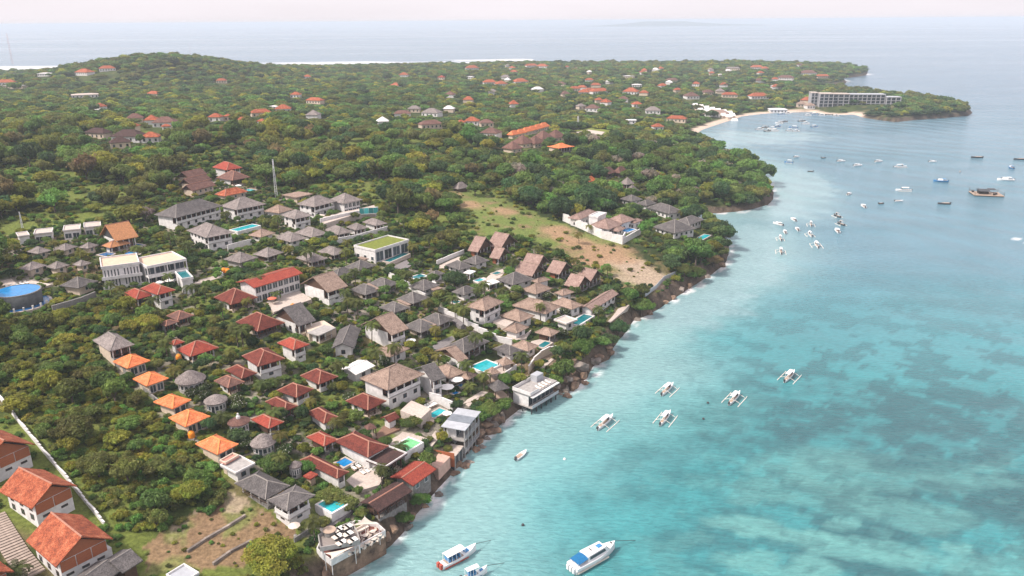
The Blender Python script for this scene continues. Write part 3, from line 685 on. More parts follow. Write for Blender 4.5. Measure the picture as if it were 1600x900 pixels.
def gazebo(crop, c, r, h, rm, name, label, cat='gazebo', rise=.75, n=4, posts=True, group=None):
    """small open pavilion: posts, platform, pyramid roof"""
    p = ground(px(crop, c), h); x, y = p[0], p[1]; zg = tzf(x, y)
    FOOT.append((x, y, 0.5, r, r))
    root = empty(name, (x, y, zg), .5); tag(root, label, cat, group)
    MB().lathe([(r * 1.40, h), (r * 1.42, h + .12), (r * .7, h + .12 + r * rise * .55), (.05, h + .12 + r * rise * 1.2)], n if n > 4 else 4).build('roof', rm, root).rotation_euler[2] = math.pi / 4 if n == 4 else 0
    MB().box(-r * .9, r * .9, -r * .9, r * .9, -1.2, .3).build('platform', M_WOODP, root)
    pm = MB().box(-.09, .09, -.09, .09, .3, h + .05).mesh('post', M_WOOD)
    for sx in (-1, 1):
        for sy in (-1, 1): link('post', pm, root, (sx * r * .8, sy * r * .8, 0))
    return root
def round_hut(crop, c, r_px, h, rm, name, label, rise=.62, finial=False, n=14, group=None):
    q = px(crop, c); p = ground(q, h); x, y = p[0], p[1]; zg = tzf(x, y)
    s = np.linalg.norm(p - np.array([0, 0, CAM_H])) / FPX
    r = r_px / CROPS[crop][2] * s
    FOOT.append((x, y, 0, r, r))
    root = empty(name, (x, y, zg)); tag(root, label, 'hut', group)
    MB().lathe([(r * .80, -2), (r * .80, h + .2)], n).build('wall', M_WHITE if finial else M_CONC, root)
    ro = MB().lathe([(r, h), (r, h + .16), (r * .66, h + .16 + r * rise * .42), (r * .33, h + .16 + r * rise * .78), (.06, h + .16 + r * rise)], n).build('roof', rm, root)
    if finial: MB().lathe([(.55, h + r * rise - .3), (.5, h + r * rise + .5), (.2, h + r * rise + .9), (.25, h + r * rise + 1.2), (.05, h + r * rise + 1.4)], 8).build('finial', M_WHITE, ro)
    for i in range(7):
        a = math.radians(-160 + 140 * i / 6)
        o = window(root, 0, 0, 0, 0, .9 if i != 3 else .15, .95, 1.3 if i != 3 else 2.0, M_WHITE, None, 'window' if i != 3 else 'door')
        o.location = (math.cos(a) * r * .80 * math.cos(math.pi / n), math.sin(a) * r * .80 * math.cos(math.pi / n), o.location[2]); o.rotation_euler[2] = a + math.pi / 2
    return root

Hs = house
# -- cottages and red tiled houses on the lower slope (nearest the thicket)
Hs('hip', 'E', (583, 530), (685, 602), (838, 556), 4.9, 36, R_THATCH, M_CREAM, 'p', 'n', 'thatched_house', 'large grey thatched two storey house heading the line of orange roofs', flare=1.15)
OR = 'bright orange hipped roof cottage'
Hs('hip', 'E', (710, 665), (797, 708), (937, 657), 3.3, 30, R_ORANGE, M_CREAM, 'g', 'n', 'cottage', OR + ' beside the large grey thatched house')
Hs('hip', 'E', (832, 773), (917, 818), (1053, 768), 3.3, 30, R_ORANGE, M_CREAM, 'g', 'n', 'cottage', OR + ', second of the row from the grey thatched house')
Hs('hip', 'J', (727, 88), (810, 122), (890, 78), 3.3, 30, R_ORANGE, M_CREAM, 'g', 'n', 'cottage', OR + ' in the middle of the row of five')
Hs('hip', 'J', (797, 162), (868, 207), (980, 155), 3.3, 30, R_ORANGE, M_CREAM, 'g', 'n', 'cottage', OR + ', fourth down the row with orange tank at its corner')
Hs('hip', 'J', (925, 285), (1020, 338), (1110, 285), 3.3, 30, R_ORANGE, M_CREAM, 'g', 'n', 'cottage', OR + ' at the foot of the row above flat white roof')
round_hut('E', (1190, 770), 86, 2.7, R_THATCH, 'thatched_hut', 'round grey thatched hut with pale windows beside second orange cottage')
round_hut('K', (228, 262), 67, 2.7, R_THATCH, 'thatched_hut', 'small round grey thatched hut with low pale wall near third orange cottage', .5)
round_hut('K', (372, 396), 65, 2.6, R_BROWN, 'thatched_hut', 'round hut with brown roof and white finial on top', .35, True)
round_hut('K', (525, 525), 76, 2.6, R_THATCH, 'thatched_hut', 'grey thatched round hut next to the lowest orange cottage', .72)
round_hut('K', (725, 668), 40, 2.6, R_THATCH, 'thatched_hut', 'small grey thatched hut half hidden between two round trees')
RD = 'dark red tiled house '
Hs('hip', 'E', (1050, 545), (1085, 561), (1157, 540), 3.0, 30, R_RED2, M_WHITE, 'w', 'n', 'red_roof_house', 'tiny red tiled white walled annex next to open red roof house')
Hs('hip', 'E', (1103, 588), (1190, 633), (1367, 575), 3.0, 31, R_RED2, M_WHITE, 'p', 'n', 'red_roof_house', 'red tiled house with white wall and dark open porch above round thatched hut')
Hs('hip', 'E', (1408, 716), (1510, 770), (1610, 735), 2.8, 32, R_RED, M_WHITE, 'p', 'n', 'red_roof_house', RD + 'directly below white balcony villa with red roof')
Hs('hip', 'E', (1345, 785), (1425, 832), (1522, 790), 3.0, 32, R_BROWN, M_WHITE, 'p', 'w', 'brown_roof_house', 'small brown tiled white house between round hut and dark red roof')
Hs('hip', 'P', (378.5, 557), (403, 574), (445, 561), 5.2, 31, R_RED, M_WHITE, 'b', 'n', 'red_roof_house', 'two storey white villa with red hipped roof and white balcony')
Hs('hip', 'G', (280, 752), (392, 807), (512, 757), 3.2, 31, R_RED, M_WHITE, 'b', 'n', 'red_roof_house', RD + 'with white side wall left of the white metal roof')
Hs('hip', 'K', (620, 205), (735, 252), (832, 195), 3.2, 31, R_RED, M_WHITE, 'b', 'n', 'red_roof_house', RD + 'with white terrace wall, second below the white balcony villa')
Hs('hip', 'K', (543, 275), (660, 337), (737, 300), 3.0, 31, R_RED, M_WOOD, 'p', 'n', 'red_roof_house', RD + 'with dark timber porch in the middle of the red roofs')
Hs('hip', 'K', (447, 385), (560, 442), (658, 400), 3.0, 29, R_RED2, M_WOOD, 'p', 'n', 'red_roof_house', 'brighter red tiled house with timber walls right of the finial hut')
Hs('hip', 'K', (812, 345), (905, 420), (985, 370), 3.0, 31, R_RED, M_WHITE, 'n', 'n', 'red_roof_house', RD + 'with plain white wall behind a palm')
Hs('hip', 'K', (795, 495), (905, 553), (995, 510), 3.0, 29, R_RED2, M_WOOD, 'p', 'n', 'red_roof_house', 'bright red tiled timber pavilion house above the small blue pool')
Hs('hip', 'K', (1047, 270), (1180, 330), (1290, 270), 3.2, 31, R_RED, M_WHITE, 'p', 'w', 'red_roof_house', RD + 'just below the big tan roofed villa')
Hs('gu', 'K', (1258, 375), (1310, 404), (1377, 372), 2.8, 24, R_RED, M_WHITE, 'n', 'n', 'shed', 'small white walled shed with red roof near the green pool', 'shed', trim=M_WHITE)
Hs('hip', 'K', (985, 522), (1185, 632), (1292, 550), 4.2, 27, R_RED, M_WHITE, 'w', 'n', 'red_roof_house', 'long dark red tiled house joined to a charcoal roof beside green pool')
Hs('flat', 'K', (1192, 640), (1285, 706), (1402, 606), 4.0, 0, R_DARK, M_WHITE, 'p', 'n', 'charcoal_roof_house', 'flat charcoal roofed house end with timber balcony towards the sea')
Hs('hip', 'K', (760, 640), (990, 757), (1058, 712), 3.0, 28, R_RED, M_WHITE, 'w', 'n', 'red_roof_house', 'long low dark red tiled house below the small blue pool')
Hs('flat', 'K', (265, 678), (352, 735), (468, 668), 3.0, 0, M_CONC, M_WHITE, 'w', 'n', 'flat_roof_house', 'white flat roofed building below the lowest orange cottage')
Hs('flat', 'K', (256, 650), (290, 668), (372, 618), 3.2, 0, mat('roof_pink', (.55, .25, .2)), M_CREAM, 'n', 'n', 'lean_to', 'small pink roofed lean to between orange cottage and flat white roof', 'shed')
Hs('hip', 'K', (350, 785), (540, 890), (690, 800), 3.2, 28, R_SLATE, M_OCHRE, 'w', 'p', 'slate_roof_house', 'large slate grey hipped house at the foot of the cottage row', trim=M_WOOD)
Hs('hip', 'L', (325, 428), (430, 508), (597, 400), 5.0, 22, R_SLATE, M_WHITE, 'b', 'b', 'slate_roof_house', 'two storey slate roofed villa with white balcony beside the turquoise pool')
Hs('gu', 'L', (905, 440), (1000, 512), (1205, 375), 3.2, 16, R_DARK, M_WOOD, 'p', 'n', 'cliff_restaurant', 'dark brown roofed open sided restaurant on the cliff edge', 'restaurant', trim=M_WOOD)
Hs('gu', 'L', (1075, 285), (1222, 338), (1372, 235), 3.4, 13, R_RED2, M_STONE, 'w', 'n', 'orange_roof_house', 'low pitched orange red roofed building standing on the cliff edge', trim=M_CREAM)
Hs('flat', 'K', (786, 740), (820, 768), (857, 732), 2.2, 0, R_RED2, M_WOODP, 'n', 'n', 'lean_to', 'tiny orange red awning roof beside round tree', 'shed', detail=False)
# -- red tiled villas at the lower left
for Lc, Bc, Rc, lab in [((-250, 330), (-95, 400), (170, 285), 'weathered red tiled villa with orange timber gable, farthest up the white wall'),
                        ((-8, 505), (150, 587), (366, 481), 'weathered red tiled villa with orange timber gable, middle of three along white wall'),
                        ((122, 738), (262, 862), (530, 728), 'weathered red tiled villa with small blue balcony pool at the lower end of white wall'),
                        ((-290, 880), (-150, 1000), (62, 882), 'corner of a weathered red tiled roof beside the paved steps')]:
    Hs('gv', 'J', Lc, Bc, Rc, 4.9, 33, R_TERRA, M_WHITE, 'o', 'w', 'red_tiled_villa', lab, 'villa', ov=.9, trim=M_WOODO)
Hs('gu', 'J', (490, 838), (575, 900), (655, 830), 3.6, 22, R_SLATE, M_WOOD, 'n', 'n', 'slate_roof_house', 'dark slate roofed house below the lowest red tiled villa', trim=M_WOOD)
Hs('gu', 'J', (375, 905), (470, 965), (545, 880), 3.2, 22, R_SLATE, M_WOOD, 'n', 'n', 'slate_roof_house', 'low slate roof wing reaching out under the red tiled villa', trim=M_WOOD)
Hs('flat', 'J', (780, 905), (850, 950), (935, 895), 3.0, 0, M_METAL, M_WHITE, 'n', 'n', 'flat_roof_house', 'pale grey flat roof at the bottom of the dirt slope')
# -- upper left cluster
Hs('hip', 'E', (762, 240), (850, 276), (962, 245), 3.4, 30, R_RED2, M_OCHRE, 'p', 'n', 'red_roof_house', 'bright red roofed house with ochre wall below the white modern villa')
Hs('hip', 'E', (888, 207), (985, 250), (1088, 215), 5.4, 30, R_RED2, M_WHITE, 'b', 'n', 'red_roof_house', 'bright red roofed house on tall white base below the white modern villa', trim=M_WOOD)
Hs('hip', 'E', (1040, 378), (1110, 406), (1215, 374), 3.0, 30, R_BROWN, M_WHITE, 'p', 'n', 'brown_roof_house', 'brown tiled house with white porch pillars above the thicket')
Hs('hip', 'E', (996, 428), (1035, 446), (1112, 414), 2.7, 26, R_BROWN, M_WHITE, 'p', 'n', 'brown_roof_house', 'lower brown tiled wing beside the white pillared porch house')
Hs('hip', 'E', (1348, 262), (1440, 312), (1602, 262), 3.2, 33, R_RED, M_WHITE, 'p', 'n', 'red_roof_house', 'large dark red hipped house with white porch columns below long red roof')
Hs('hip', 'P', (372, 504), (402, 520), (442, 505), 3.0, 33, R_RED, M_CREAM, 'p', 'w', 'red_roof_house', 'large dark red hipped house with dark open porch, lower neighbour of the columned one')
Hs('hip', 'E', (378, 188), (490, 206), (608, 160), 3.0, 30, R_SLATE, M_CREAM, 'w', 'n', 'slate_roof_bungalow', 'wide grey roofed bungalow beside the white modern villa', 'bungalow', flare=1.1)
BG = 'small grey pyramid roofed bungalow '
for Lc, Bc, Rc, t in [((180, 775), (238, 792), (310, 768), 'below the smallest white cube house'), ((353, 760), (408, 772), (472, 745), 'below the middle white cube house'), ((500, 748), (552, 757), (610, 735), 'nearest the orange timber house'),
                      ((122, 880), (185, 894), (292, 862), 'lowest left of the lower bungalow row'), ((295, 870), (345, 886), (430, 860), 'in the middle of the lower bungalow row'), ((458, 855), (502, 868), (567, 848), 'in the lower bungalow row next to white modern villa')]:
    Hs('hip', 'A', Lc, Bc, Rc, 2.8, 33, R_THATCH, M_CREAM, 'w', 'n', 'bungalow', BG + t, 'bungalow', flare=1.1)
for Lc, Bc, Rc, t in [((214, 640), (218, 668), (333, 660), 'white cube house with glass front, closest to the small white hut'), ((392, 616), (402, 646), (510, 640), 'white cube house with glass front in the middle of three'), ((520, 600), (528, 628), (636, 618), 'white cube house with glass front beside the orange timber house'),
                      ((95, 662), (118, 684), (193, 676), 'tiny white flat roofed hut at the end of the cube houses')]:
    Hs('flat', 'A', Lc, Bc, Rc, 3.6, 0, M_PAVE, M_WHITE, 'g' if 'tiny' not in t else 'n', 'n', 'cube_house', t, 'house', ov=.25)
Hs('gu', 'A', (632, 672), (718, 712), (858, 680), 4.6, 36, mat('shingle_orange', (.42, .19, .085), .8, .2, 2, .4), M_WHITE, 'p', 'n', 'orange_timber_house', 'orange brown steep gabled timber house above blue pools', trim=M_STEEL)
Hs('hip', 'A', (636, 738), (690, 752), (818, 722), 2.9, 30, MATS['shingle_orange'], M_WHITE, 'p', 'n', 'orange_timber_pavilion', 'lower orange brown hipped pavilion by the blue pools', 'pavilion')
Hs('hip', 'A', (1003, 540), (1085, 574), (1358, 492), 5.6, 30, R_SLATE, M_WHITE, 'b', 'n', 'grey_roof_villa', 'big grey hipped white villa with balconies at the forest edge', 'villa', flare=1.12)
Hs('hip', 'A', (1165, 642), (1290, 690), (1467, 655), 5.8, 29, R_THATCH, M_WHITE, 'b', 'w', 'grey_roof_villa', 'white two storey villa with swept grey roof below the big grey villa', 'villa', flare=1.2)
Hs('hip', 'A', (1398, 488), (1470, 520), (1640, 478), 5.6, 29, R_THATCH, M_WHITE, 'b', 'n', 'grey_roof_villa', 'white villa with pinkish grey roof and long pool terrace', 'villa', flare=1.12)
Hs('hip', 'A', (1340, 247), (1415, 268), (1502, 250), 5.4, 33, R_RED2, M_WHITE, 'b', 'n', 'red_roof_house', 'red roofed white house highest beside the brown roofs at forest edge')
Hs('hip', 'A', (1390, 312), (1450, 337), (1527, 310), 3.2, 33, R_BROWN, M_WHITE, 'p', 'n', 'brown_roof_house', 'brown pyramid roofed house just below the highest red roofed house')
Hs('hip', 'A', (1368, 415), (1395, 434), (1527, 400), 3.0, 32, R_TERRA, M_CREAM, 'w', 'n', 'red_roof_house', 'rusty red hipped roof behind the pinkish grey villa')
for i, (Lc, Bc, Rc, t) in enumerate([((1140, 305), (1172, 322), (1262, 292), 'rearmost'), ((1150, 345), (1182, 362), (1292, 326), 'middle'), ((1158, 385), (1195, 402), (1322, 362), 'frontmost')]):
    Hs('gu', 'A', Lc, Bc, Rc, 3.0, 33, R_BROWN, M_CREAM, 'w', 'n', 'brown_roof_house', t + ' of three purple brown ridged roofs at the forest edge')
Hs('hip', 'A', (1418, 822), (1500, 852), (1592, 812), 3.0, 30, R_THATCH, M_CONC, 'w', 'n', 'grey_roof_house', 'pinkish grey hipped house next to orange water tanks', flare=1.1)
# -- the white villas and bungalows on the upper slope
Hs('hip', 'B', (262, 477), (365, 498), (497, 460), 5.8, 30, R_THATCH, M_WHITE, 'b', 'w', 'white_villa', 'white two storey villa with dark balcony, left twin above the long white terrace', 'villa', flare=1.1)
Hs('hip', 'B', (460, 452), (545, 477), (657, 450), 5.8, 30, R_THATCH, M_WHITE, 'g', 'n', 'white_villa', 'white two storey villa with tall windows beside teal glass terrace', 'villa', flare=1.1)
Hs('hip', 'B', (82, 520), (148, 542), (202, 512), 4.0, 30, R_TAN, M_WHITE, 'n', 'w', 'tan_roof_house', 'small tan roofed white house at the foot of the tall mast')
Hs('hip', 'B', (163, 547), (240, 574), (347, 548), 5.2, 28, R_THATCH, M_WHITE, 'b', 'w', 'white_villa', 'white balcony villa with pinkish roof below the tall mast', 'villa')
Hs('flat', 'B', (195, 420), (250, 445), (324, 416), 3.0, 0, R_TAN, M_CREAM, 'w', 'n', 'flat_roof_house', 'low tan flat roofed building behind the twin white villas', detail=False)
Hs('hip', 'B', (437, 640), (512, 674), (592, 650), 3.2, 30, R_THATCH, M_WHITE, 'b', 'n', 'terrace_bungalow', 'grey roofed bungalow under the terrace wall, nearest the mast', 'bungalow')
Hs('hip', 'B', (570, 622), (625, 643), (697, 625), 3.2, 30, R_THATCH, M_WHITE, 'b', 'n', 'terrace_bungalow', 'grey roofed bungalow under the terrace wall, middle of three', 'bungalow')
Hs('hip', 'B', (663, 590), (750, 613), (822, 598), 3.2, 30, R_THATCH, M_WHITE, 'b', 'n', 'terrace_bungalow', 'grey roofed bungalow at the end of the terrace wall by the woods', 'bungalow')
GB = 'grey hipped garden bungalow '
for crop, Lc, Bc, Rc, wm, rm, t in [
    ('B', (130, 687), (215, 720), (307, 690), M_WHITE, R_THATCH, 'with white side wall below the mast villa'),
    ('B', (255, 657), (350, 690), (440, 660), M_WHITE, R_THATCH, 'uphill of hedge, below terrace wall bungalows'),
    ('B', (-12, 792), (72, 814), (167, 780), M_WOOD, R_THATCH, 'with dark timber porch beside yellow palm'),
    ('B', (258, 814), (345, 847), (442, 817), M_CREAM, R_THATCH, 'in the second row left of green roof building'),
    ('B', (378, 775), (488, 799), (574, 775), M_CREAM, R_THATCH, 'joined at its corner, left of the green roof building'),
    ('B', (-22, 670), (30, 692), (97, 660), M_WHITE, R_TAN, 'with tan roof beside the long pool terrace'),
    ('G', (448, 112), (505, 134), (630, 100), M_CREAM, R_SLATE, 'below green roof building, first of the joined pair'),
    ('G', (555, 70), (642, 94), (754, 62), M_CREAM, R_SLATE, 'directly below the green roof building'),
    ('G', (603, 214), (682, 254), (767, 215), M_CREAM, R_SLATE, 'lower of the pair above dense garden trees'),
    ('G', (698, 180), (810, 209), (889, 172), M_CREAM, R_SLATE, 'upper of the pair above dense garden trees'),
    ('G', (780, 324), (865, 362), (952, 325), M_CREAM, R_SLATE, 'lower of the pair in the middle of the gardens'),
    ('G', (885, 272), (985, 305), (1077, 262), M_CREAM, R_SLATE, 'upper of the pair in the middle of the gardens'),
    ('G', (943, 442), (1030, 494), (1117, 440), M_CREAM, R_SLATE, 'lower of the pair beside the grey lane'),
    ('G', (1030, 402), (1150, 437), (1234, 395), M_CREAM, R_SLATE, 'upper of the pair beside the grey lane'),
    ('G', (970, 192), (1050, 227), (1132, 185), M_WHITE, R_SLATE, 'next to the dark rectangular plunge pool'),
    ('G', (1232, 227), (1300, 252), (1384, 215), M_WHITE, R_SLATE, 'with white walls right of the round dark tree'),
    ('G', (1195, 60), (1270, 95), (1345, 68), M_WHITE, R_SLATE, 'with slate roof and white terrace edge below woods'),
    ('G', (1305, 35), (1375, 62), (1445, 30), M_WHITE, R_SLATE, 'slate roofed wing nearest the timber lodges'),
    ('G', (1075, 118), (1115, 135), (1172, 112), M_WHITE, R_SLATE, 'small white one partly behind the round dark tree'),
    ('P', (780, 437), (800, 448), (830, 437), M_WHITE, R_SLATE, 'dark roofed beside the timber lodges'),
    ('P', (771, 546), (797, 557), (816, 548), M_WHITE, R_SLATE, 'dark roofed by the big walled pool')]:
    Hs('hip', crop, Lc, Bc, Rc, 2.45, 31, rm, wm, 'p' if wm is not M_WHITE else 'w', 'w' if wm is M_WHITE else 'n', 'garden_bungalow', GB + t, 'bungalow', flare=1.08)
Hs('flat', 'G', (1085, 205), (1110, 222), (1157, 205), 2.8, 0, R_TAN, M_WHITE, 'n', 'n', 'flat_roof_house', 'small tan flat roof beside grey bungalow near plunge pool', detail=False)
Hs('gu', 'P', (373, 441), (395, 452), (469, 428), 6.0, 14, R_RED2, M_WHITE, 'g', 'n', 'long_red_roof_house', 'long two storey white building with low red roof and many windows', trim=M_WHITE)
Hs('gu', 'G', (290, 178), (450, 236), (562, 190), 4.8, 28, R_TAN, M_WHITE, 'b', 'n', 'tan_roof_house', 'tan shingled gabled house next to the long red roofed building')
Hs('gu', 'G', (130, 378), (268, 458), (338, 402), 4.0, 30, R_SLATE, M_WHITE, 'p', 'w', 'slate_roof_house', 'grey gabled house with white pergola posts and roof terrace')
Hs('flat', 'G', (330, 482), (392, 506), (492, 455), 3.4, 0, M_CONC, M_WHITE, 'p', 'n', 'carport', 'flat grey canopy roof beside the pergola house', 'canopy', detail=False)
Hs('gv', 'G', (540, 478), (435, 600), (592, 560), 3.4, 25, R_SLATE, M_WHITE, 'w', 'n', 'slate_roof_house', 'long slate grey gabled house with white walls and brown windows', trim=M_WHITE)
Hs('hip', 'G', (140, 547), (235, 594), (327, 555), 4.8, 30, R_RED2, M_WHITE, 'p', 'n', 'red_roof_house', 'small bright red pyramid roofed tower house with white base')
Hs('gu', 'G', (662, 432), (850, 502), (947, 455), 5.2, 28, R_TAN, M_WHITE, 'b', 'n', 'tan_roof_villa', 'tan gabled villa with white balcony rail among the garden palms', 'villa')
Hs('hip', 'G', (745, 597), (840, 642), (947, 582), 3.2, 24, R_TAN, M_WHITE, 'w', 'n', 'tan_roof_house', 'low pinkish tan roofed house below the tan gabled villa')
Hs('gu', 'G', (540, 706), (625, 754), (724, 690), 3.2, 12, M_FABRIC, M_WHITE, 'w', 'n', 'white_roof_house', 'building with plain white metal roof', trim=M_WHITE)
Hs('hip', 'G', (672, 767), (820, 855), (1032, 742), 6.2, 27, R_TAN, M_WHITE, 'b', 'n', 'tan_roof_villa', 'largest tan roofed two storey villa with blue furnished balconies', 'villa')
Hs('gu', 'G', (990, 715), (1105, 800), (1168, 757), 5.6, 26, R_SLATE, M_WHITE, 'b', 'n', 'slate_roof_villa', 'grey gabled two storey white house attached to largest tan roofed villa', 'villa', trim=M_WHITE)
Hs('hip', 'G', (1178, 570), (1300, 612), (1458, 537), 3.4, 31, R_SLATE, M_WOODP, 'p', 'p', 'pool_pavilion', 'big dark roofed open pavilion beside the large teal pool', 'pavilion')
Hs('gu', 'G', (1128, 600), (1275, 674), (1312, 640), 2.8, 22, R_TAN, M_WHITE, 'n', 'n', 'tan_roof_house', 'long narrow tan roof below the dark pool pavilion')
Hs('hip', 'G', (1110, 714), (1205, 777), (1294, 728), 2.9, 27, R_TAN, M_WHITE, 'p', 'n', 'tan_roof_pavilion', 'square tan pavilion beside large white parasol', 'pavilion')
Hs('hip', 'G', (1266, 754), (1330, 779), (1380, 745), 2.8, 27, R_TAN, M_WOODP, 'p', 'p', 'tan_roof_pavilion', 'smaller tan pavilion between the large teal pool and square tan pavilion', 'pavilion')
Hs('hip', 'G', (1320, 317), (1432, 350), (1542, 290), 5.8, 31, R_TAN, M_WHITE, 'b', 'w', 'tan_roof_villa', 'two storey white villa with tan pyramid roof and white balconies', 'villa')
gazebo('G', (1478, 725), 1.7, 2.5, R_TAN, 'thatch_gazebo', 'small thatched gazebo on the corner of the large teal pool')
gazebo('G', (1560, 665), 1.9, 2.5, R_TAN, 'thatch_gazebo', 'small thatched gazebo beside the pool, away from the sea')
gazebo('K', (1195, 432), 1.2, 2.4, R_BROWN, 'garden_gazebo', 'tiny brown roofed gazebo on the terrace above the green pool')
gazebo('M', (875, 178), 2.3, 2.6, R_SLATE, 'garden_gazebo', 'grey roofed gazebo by the steps to the overwater bar')
# -- timber lodges and tan roofs to the right
LD = 'pinkish brown steep gabled timber lodge '
for crop, Lc, Bc, Rc, t in [('I', (68, 62), (158, 86), (222, 40), 'highest against the grass clearing'), ('I', (32, 105), (130, 135), (188, 92), 'below the highest lodge beside dark roof'), ('I', (232, 97), (297, 124), (362, 82), 'alone between the other lodges'),
                            ('I', (336, 182), (412, 207), (484, 165), 'lower one of the pair by the clearing'), ('I', (405, 142), (490, 168), (566, 128), 'closest to the sandy clearing'), ('B', (1466, 735), (1530, 762), (1612, 715), 'highest of all, at the edge of the woods'),
                            ('B', (1336, 765), (1385, 783), (1475, 735), 'beside the dark tree at the edge of woods'), ('B', (1478, 808), (1520, 828), (1570, 790), 'small and low under the highest lodge')]:
    Hs('gv', crop, Lc, Bc, Rc, 3.0, 36, R_WOOD, M_WOODO, 'p', 'n', 'timber_lodge', LD + t, 'lodge', trim=M_WOOD)
for crop, Lc, Bc, Rc, t, h in [('I', (56, 213), (150, 243), (250, 205), 'hipped tan house with white wall right below the lodges', 3.0), ('I', (2, 312), (215, 368), (298, 320), 'wide tan hipped roof between the lodges and white pool house', 3.2), ('I', (258, 295), (380, 343), (428, 308), 'tan swept roof house beside the long grey roof', 3.2),
                            ('P', (786, 494), (814, 506), (830, 494), 'small tan hipped house left of the wide tan roof end', 3.0), ('P', (789, 515), (808, 523), (823, 512), 'little tan hipped house with white balcony above the tan pavilion', 3.0), ('P', (801, 541), (826, 551), (839, 541), 'tan roofed house beside small dark teal pool', 2.8),
                            ('I', (122, 158), (160, 172), (240, 150), 'tan upper roof behind the hipped house below lodges', 4.2), ('I', (262, 232), (320, 250), (392, 228), 'tan ridge roof behind the swept roof house', 4.0)]:
    Hs('hip', crop, Lc, Bc, Rc, h, 30, R_TAN, M_WHITE, 'w', 'n', 'tan_roof_house', t, flare=1.1)
Hs('hip', 'I', (145, 480), (245, 507), (294, 475), 2.8, 30, R_TAN, M_WOOD, 'p', 'n', 'tan_roof_pavilion', 'tan roofed dark pavilion above the dark teal cliff pool', 'pavilion')
Hs('gu', 'I', (422, 325), (500, 347), (662, 240), 3.2, 24, R_WOOD, M_WHITE, 'w', 'n', 'long_roof_house', 'long grey brown ridged building pointing to the clearing', trim=M_WHITE)
Hs('flat', 'I', (265, 405), (340, 434), (406, 405), 3.0, 0, M_PAVE, M_WHITE, 'w', 'n', 'pool_house', 'white flat roofed pool house beside dark green pool')
# -- white compound and grey roofs at the point
for Lc, Bc, Rc, t, rm, h in [((373, 560), (420, 582), (512, 532), 'brown roofed villa at the inland corner of the white compound', R_WOOD, 4.5), ((616, 578), (690, 607), (744, 575), 'brown hipped villa beside the blue pool in the white compound', R_WOOD, 4.5),
                             ((738, 588), (768, 602), (800, 580), 'smallest brown roof at the seaward end of white compound', R_WOOD, 3.8), ((520, 612), (615, 648), (650, 605), 'brown hipped house in front of white compound', R_WOOD, 3.4), ((632, 640), (672, 655), (694, 630), 'tiny brown roof next to the compound pool', R_WOOD, 2.8),
                             ((912, 622), (1015, 668), (1122, 630), 'wide charcoal hipped villa nearest the point', R_SLATE, 3.2), ((1022, 590), (1110, 612), (1187, 577), 'charcoal hipped villa at the water end of the point', R_SLATE, 3.2), ((882, 502), (985, 548), (1032, 520), 'long charcoal roof with white wall behind the point villas', R_SLATE, 3.6),
                             ((690, 445), (745, 465), (802, 448), 'dark grey hipped house among trees behind white compound', R_SLATE, 3.4), ((790, 475), (840, 492), (890, 472), 'low dark grey roof among trees by the point villas', R_SLATE, 3.0)]:
    Hs('hip', 'C', Lc, Bc, Rc, h, 30, rm, M_WHITE, 'w', 'w', 'point_villa', t, 'villa')
for Lc, Bc, Rc, t, rm in [((505, 285), (525, 298), (562, 282), 'left one of three brown steep roofed huts in the headland woods', R_BROWN), ((568, 283), (592, 297), (627, 278), 'middle one of three brown steep roofed huts in the headland woods', R_BROWN), ((648, 276), (672, 288), (708, 272), 'separate one of three brown steep roofed huts in the headland woods', R_BROWN),
                          ((690, 346), (715, 360), (750, 348), 'grey thatched hut below the three brown huts', R_THATCH), ((722, 392), (748, 405), (780, 392), 'grey thatched hut nearest the headland, lower of two', R_THATCH), ((467, 330), (485, 340), (514, 328), 'small orange roofed hut in the woods', R_ORANGE)]:
    Hs('hip', 'C', Lc, Bc, Rc, 3.2, 50, rm, M_WOOD, 'p', 'n', 'forest_hut', t, 'hut', flare=1.1, detail=False)
Hs('hip', 'B', (1240, 375), (1262, 388), (1318, 372), 2.2, 48, R_THATCH, M_WOOD, 'n', 'n', 'forest_hut', 'lone thatched hut beside round tree above the grass clearing', 'hut', detail=False)
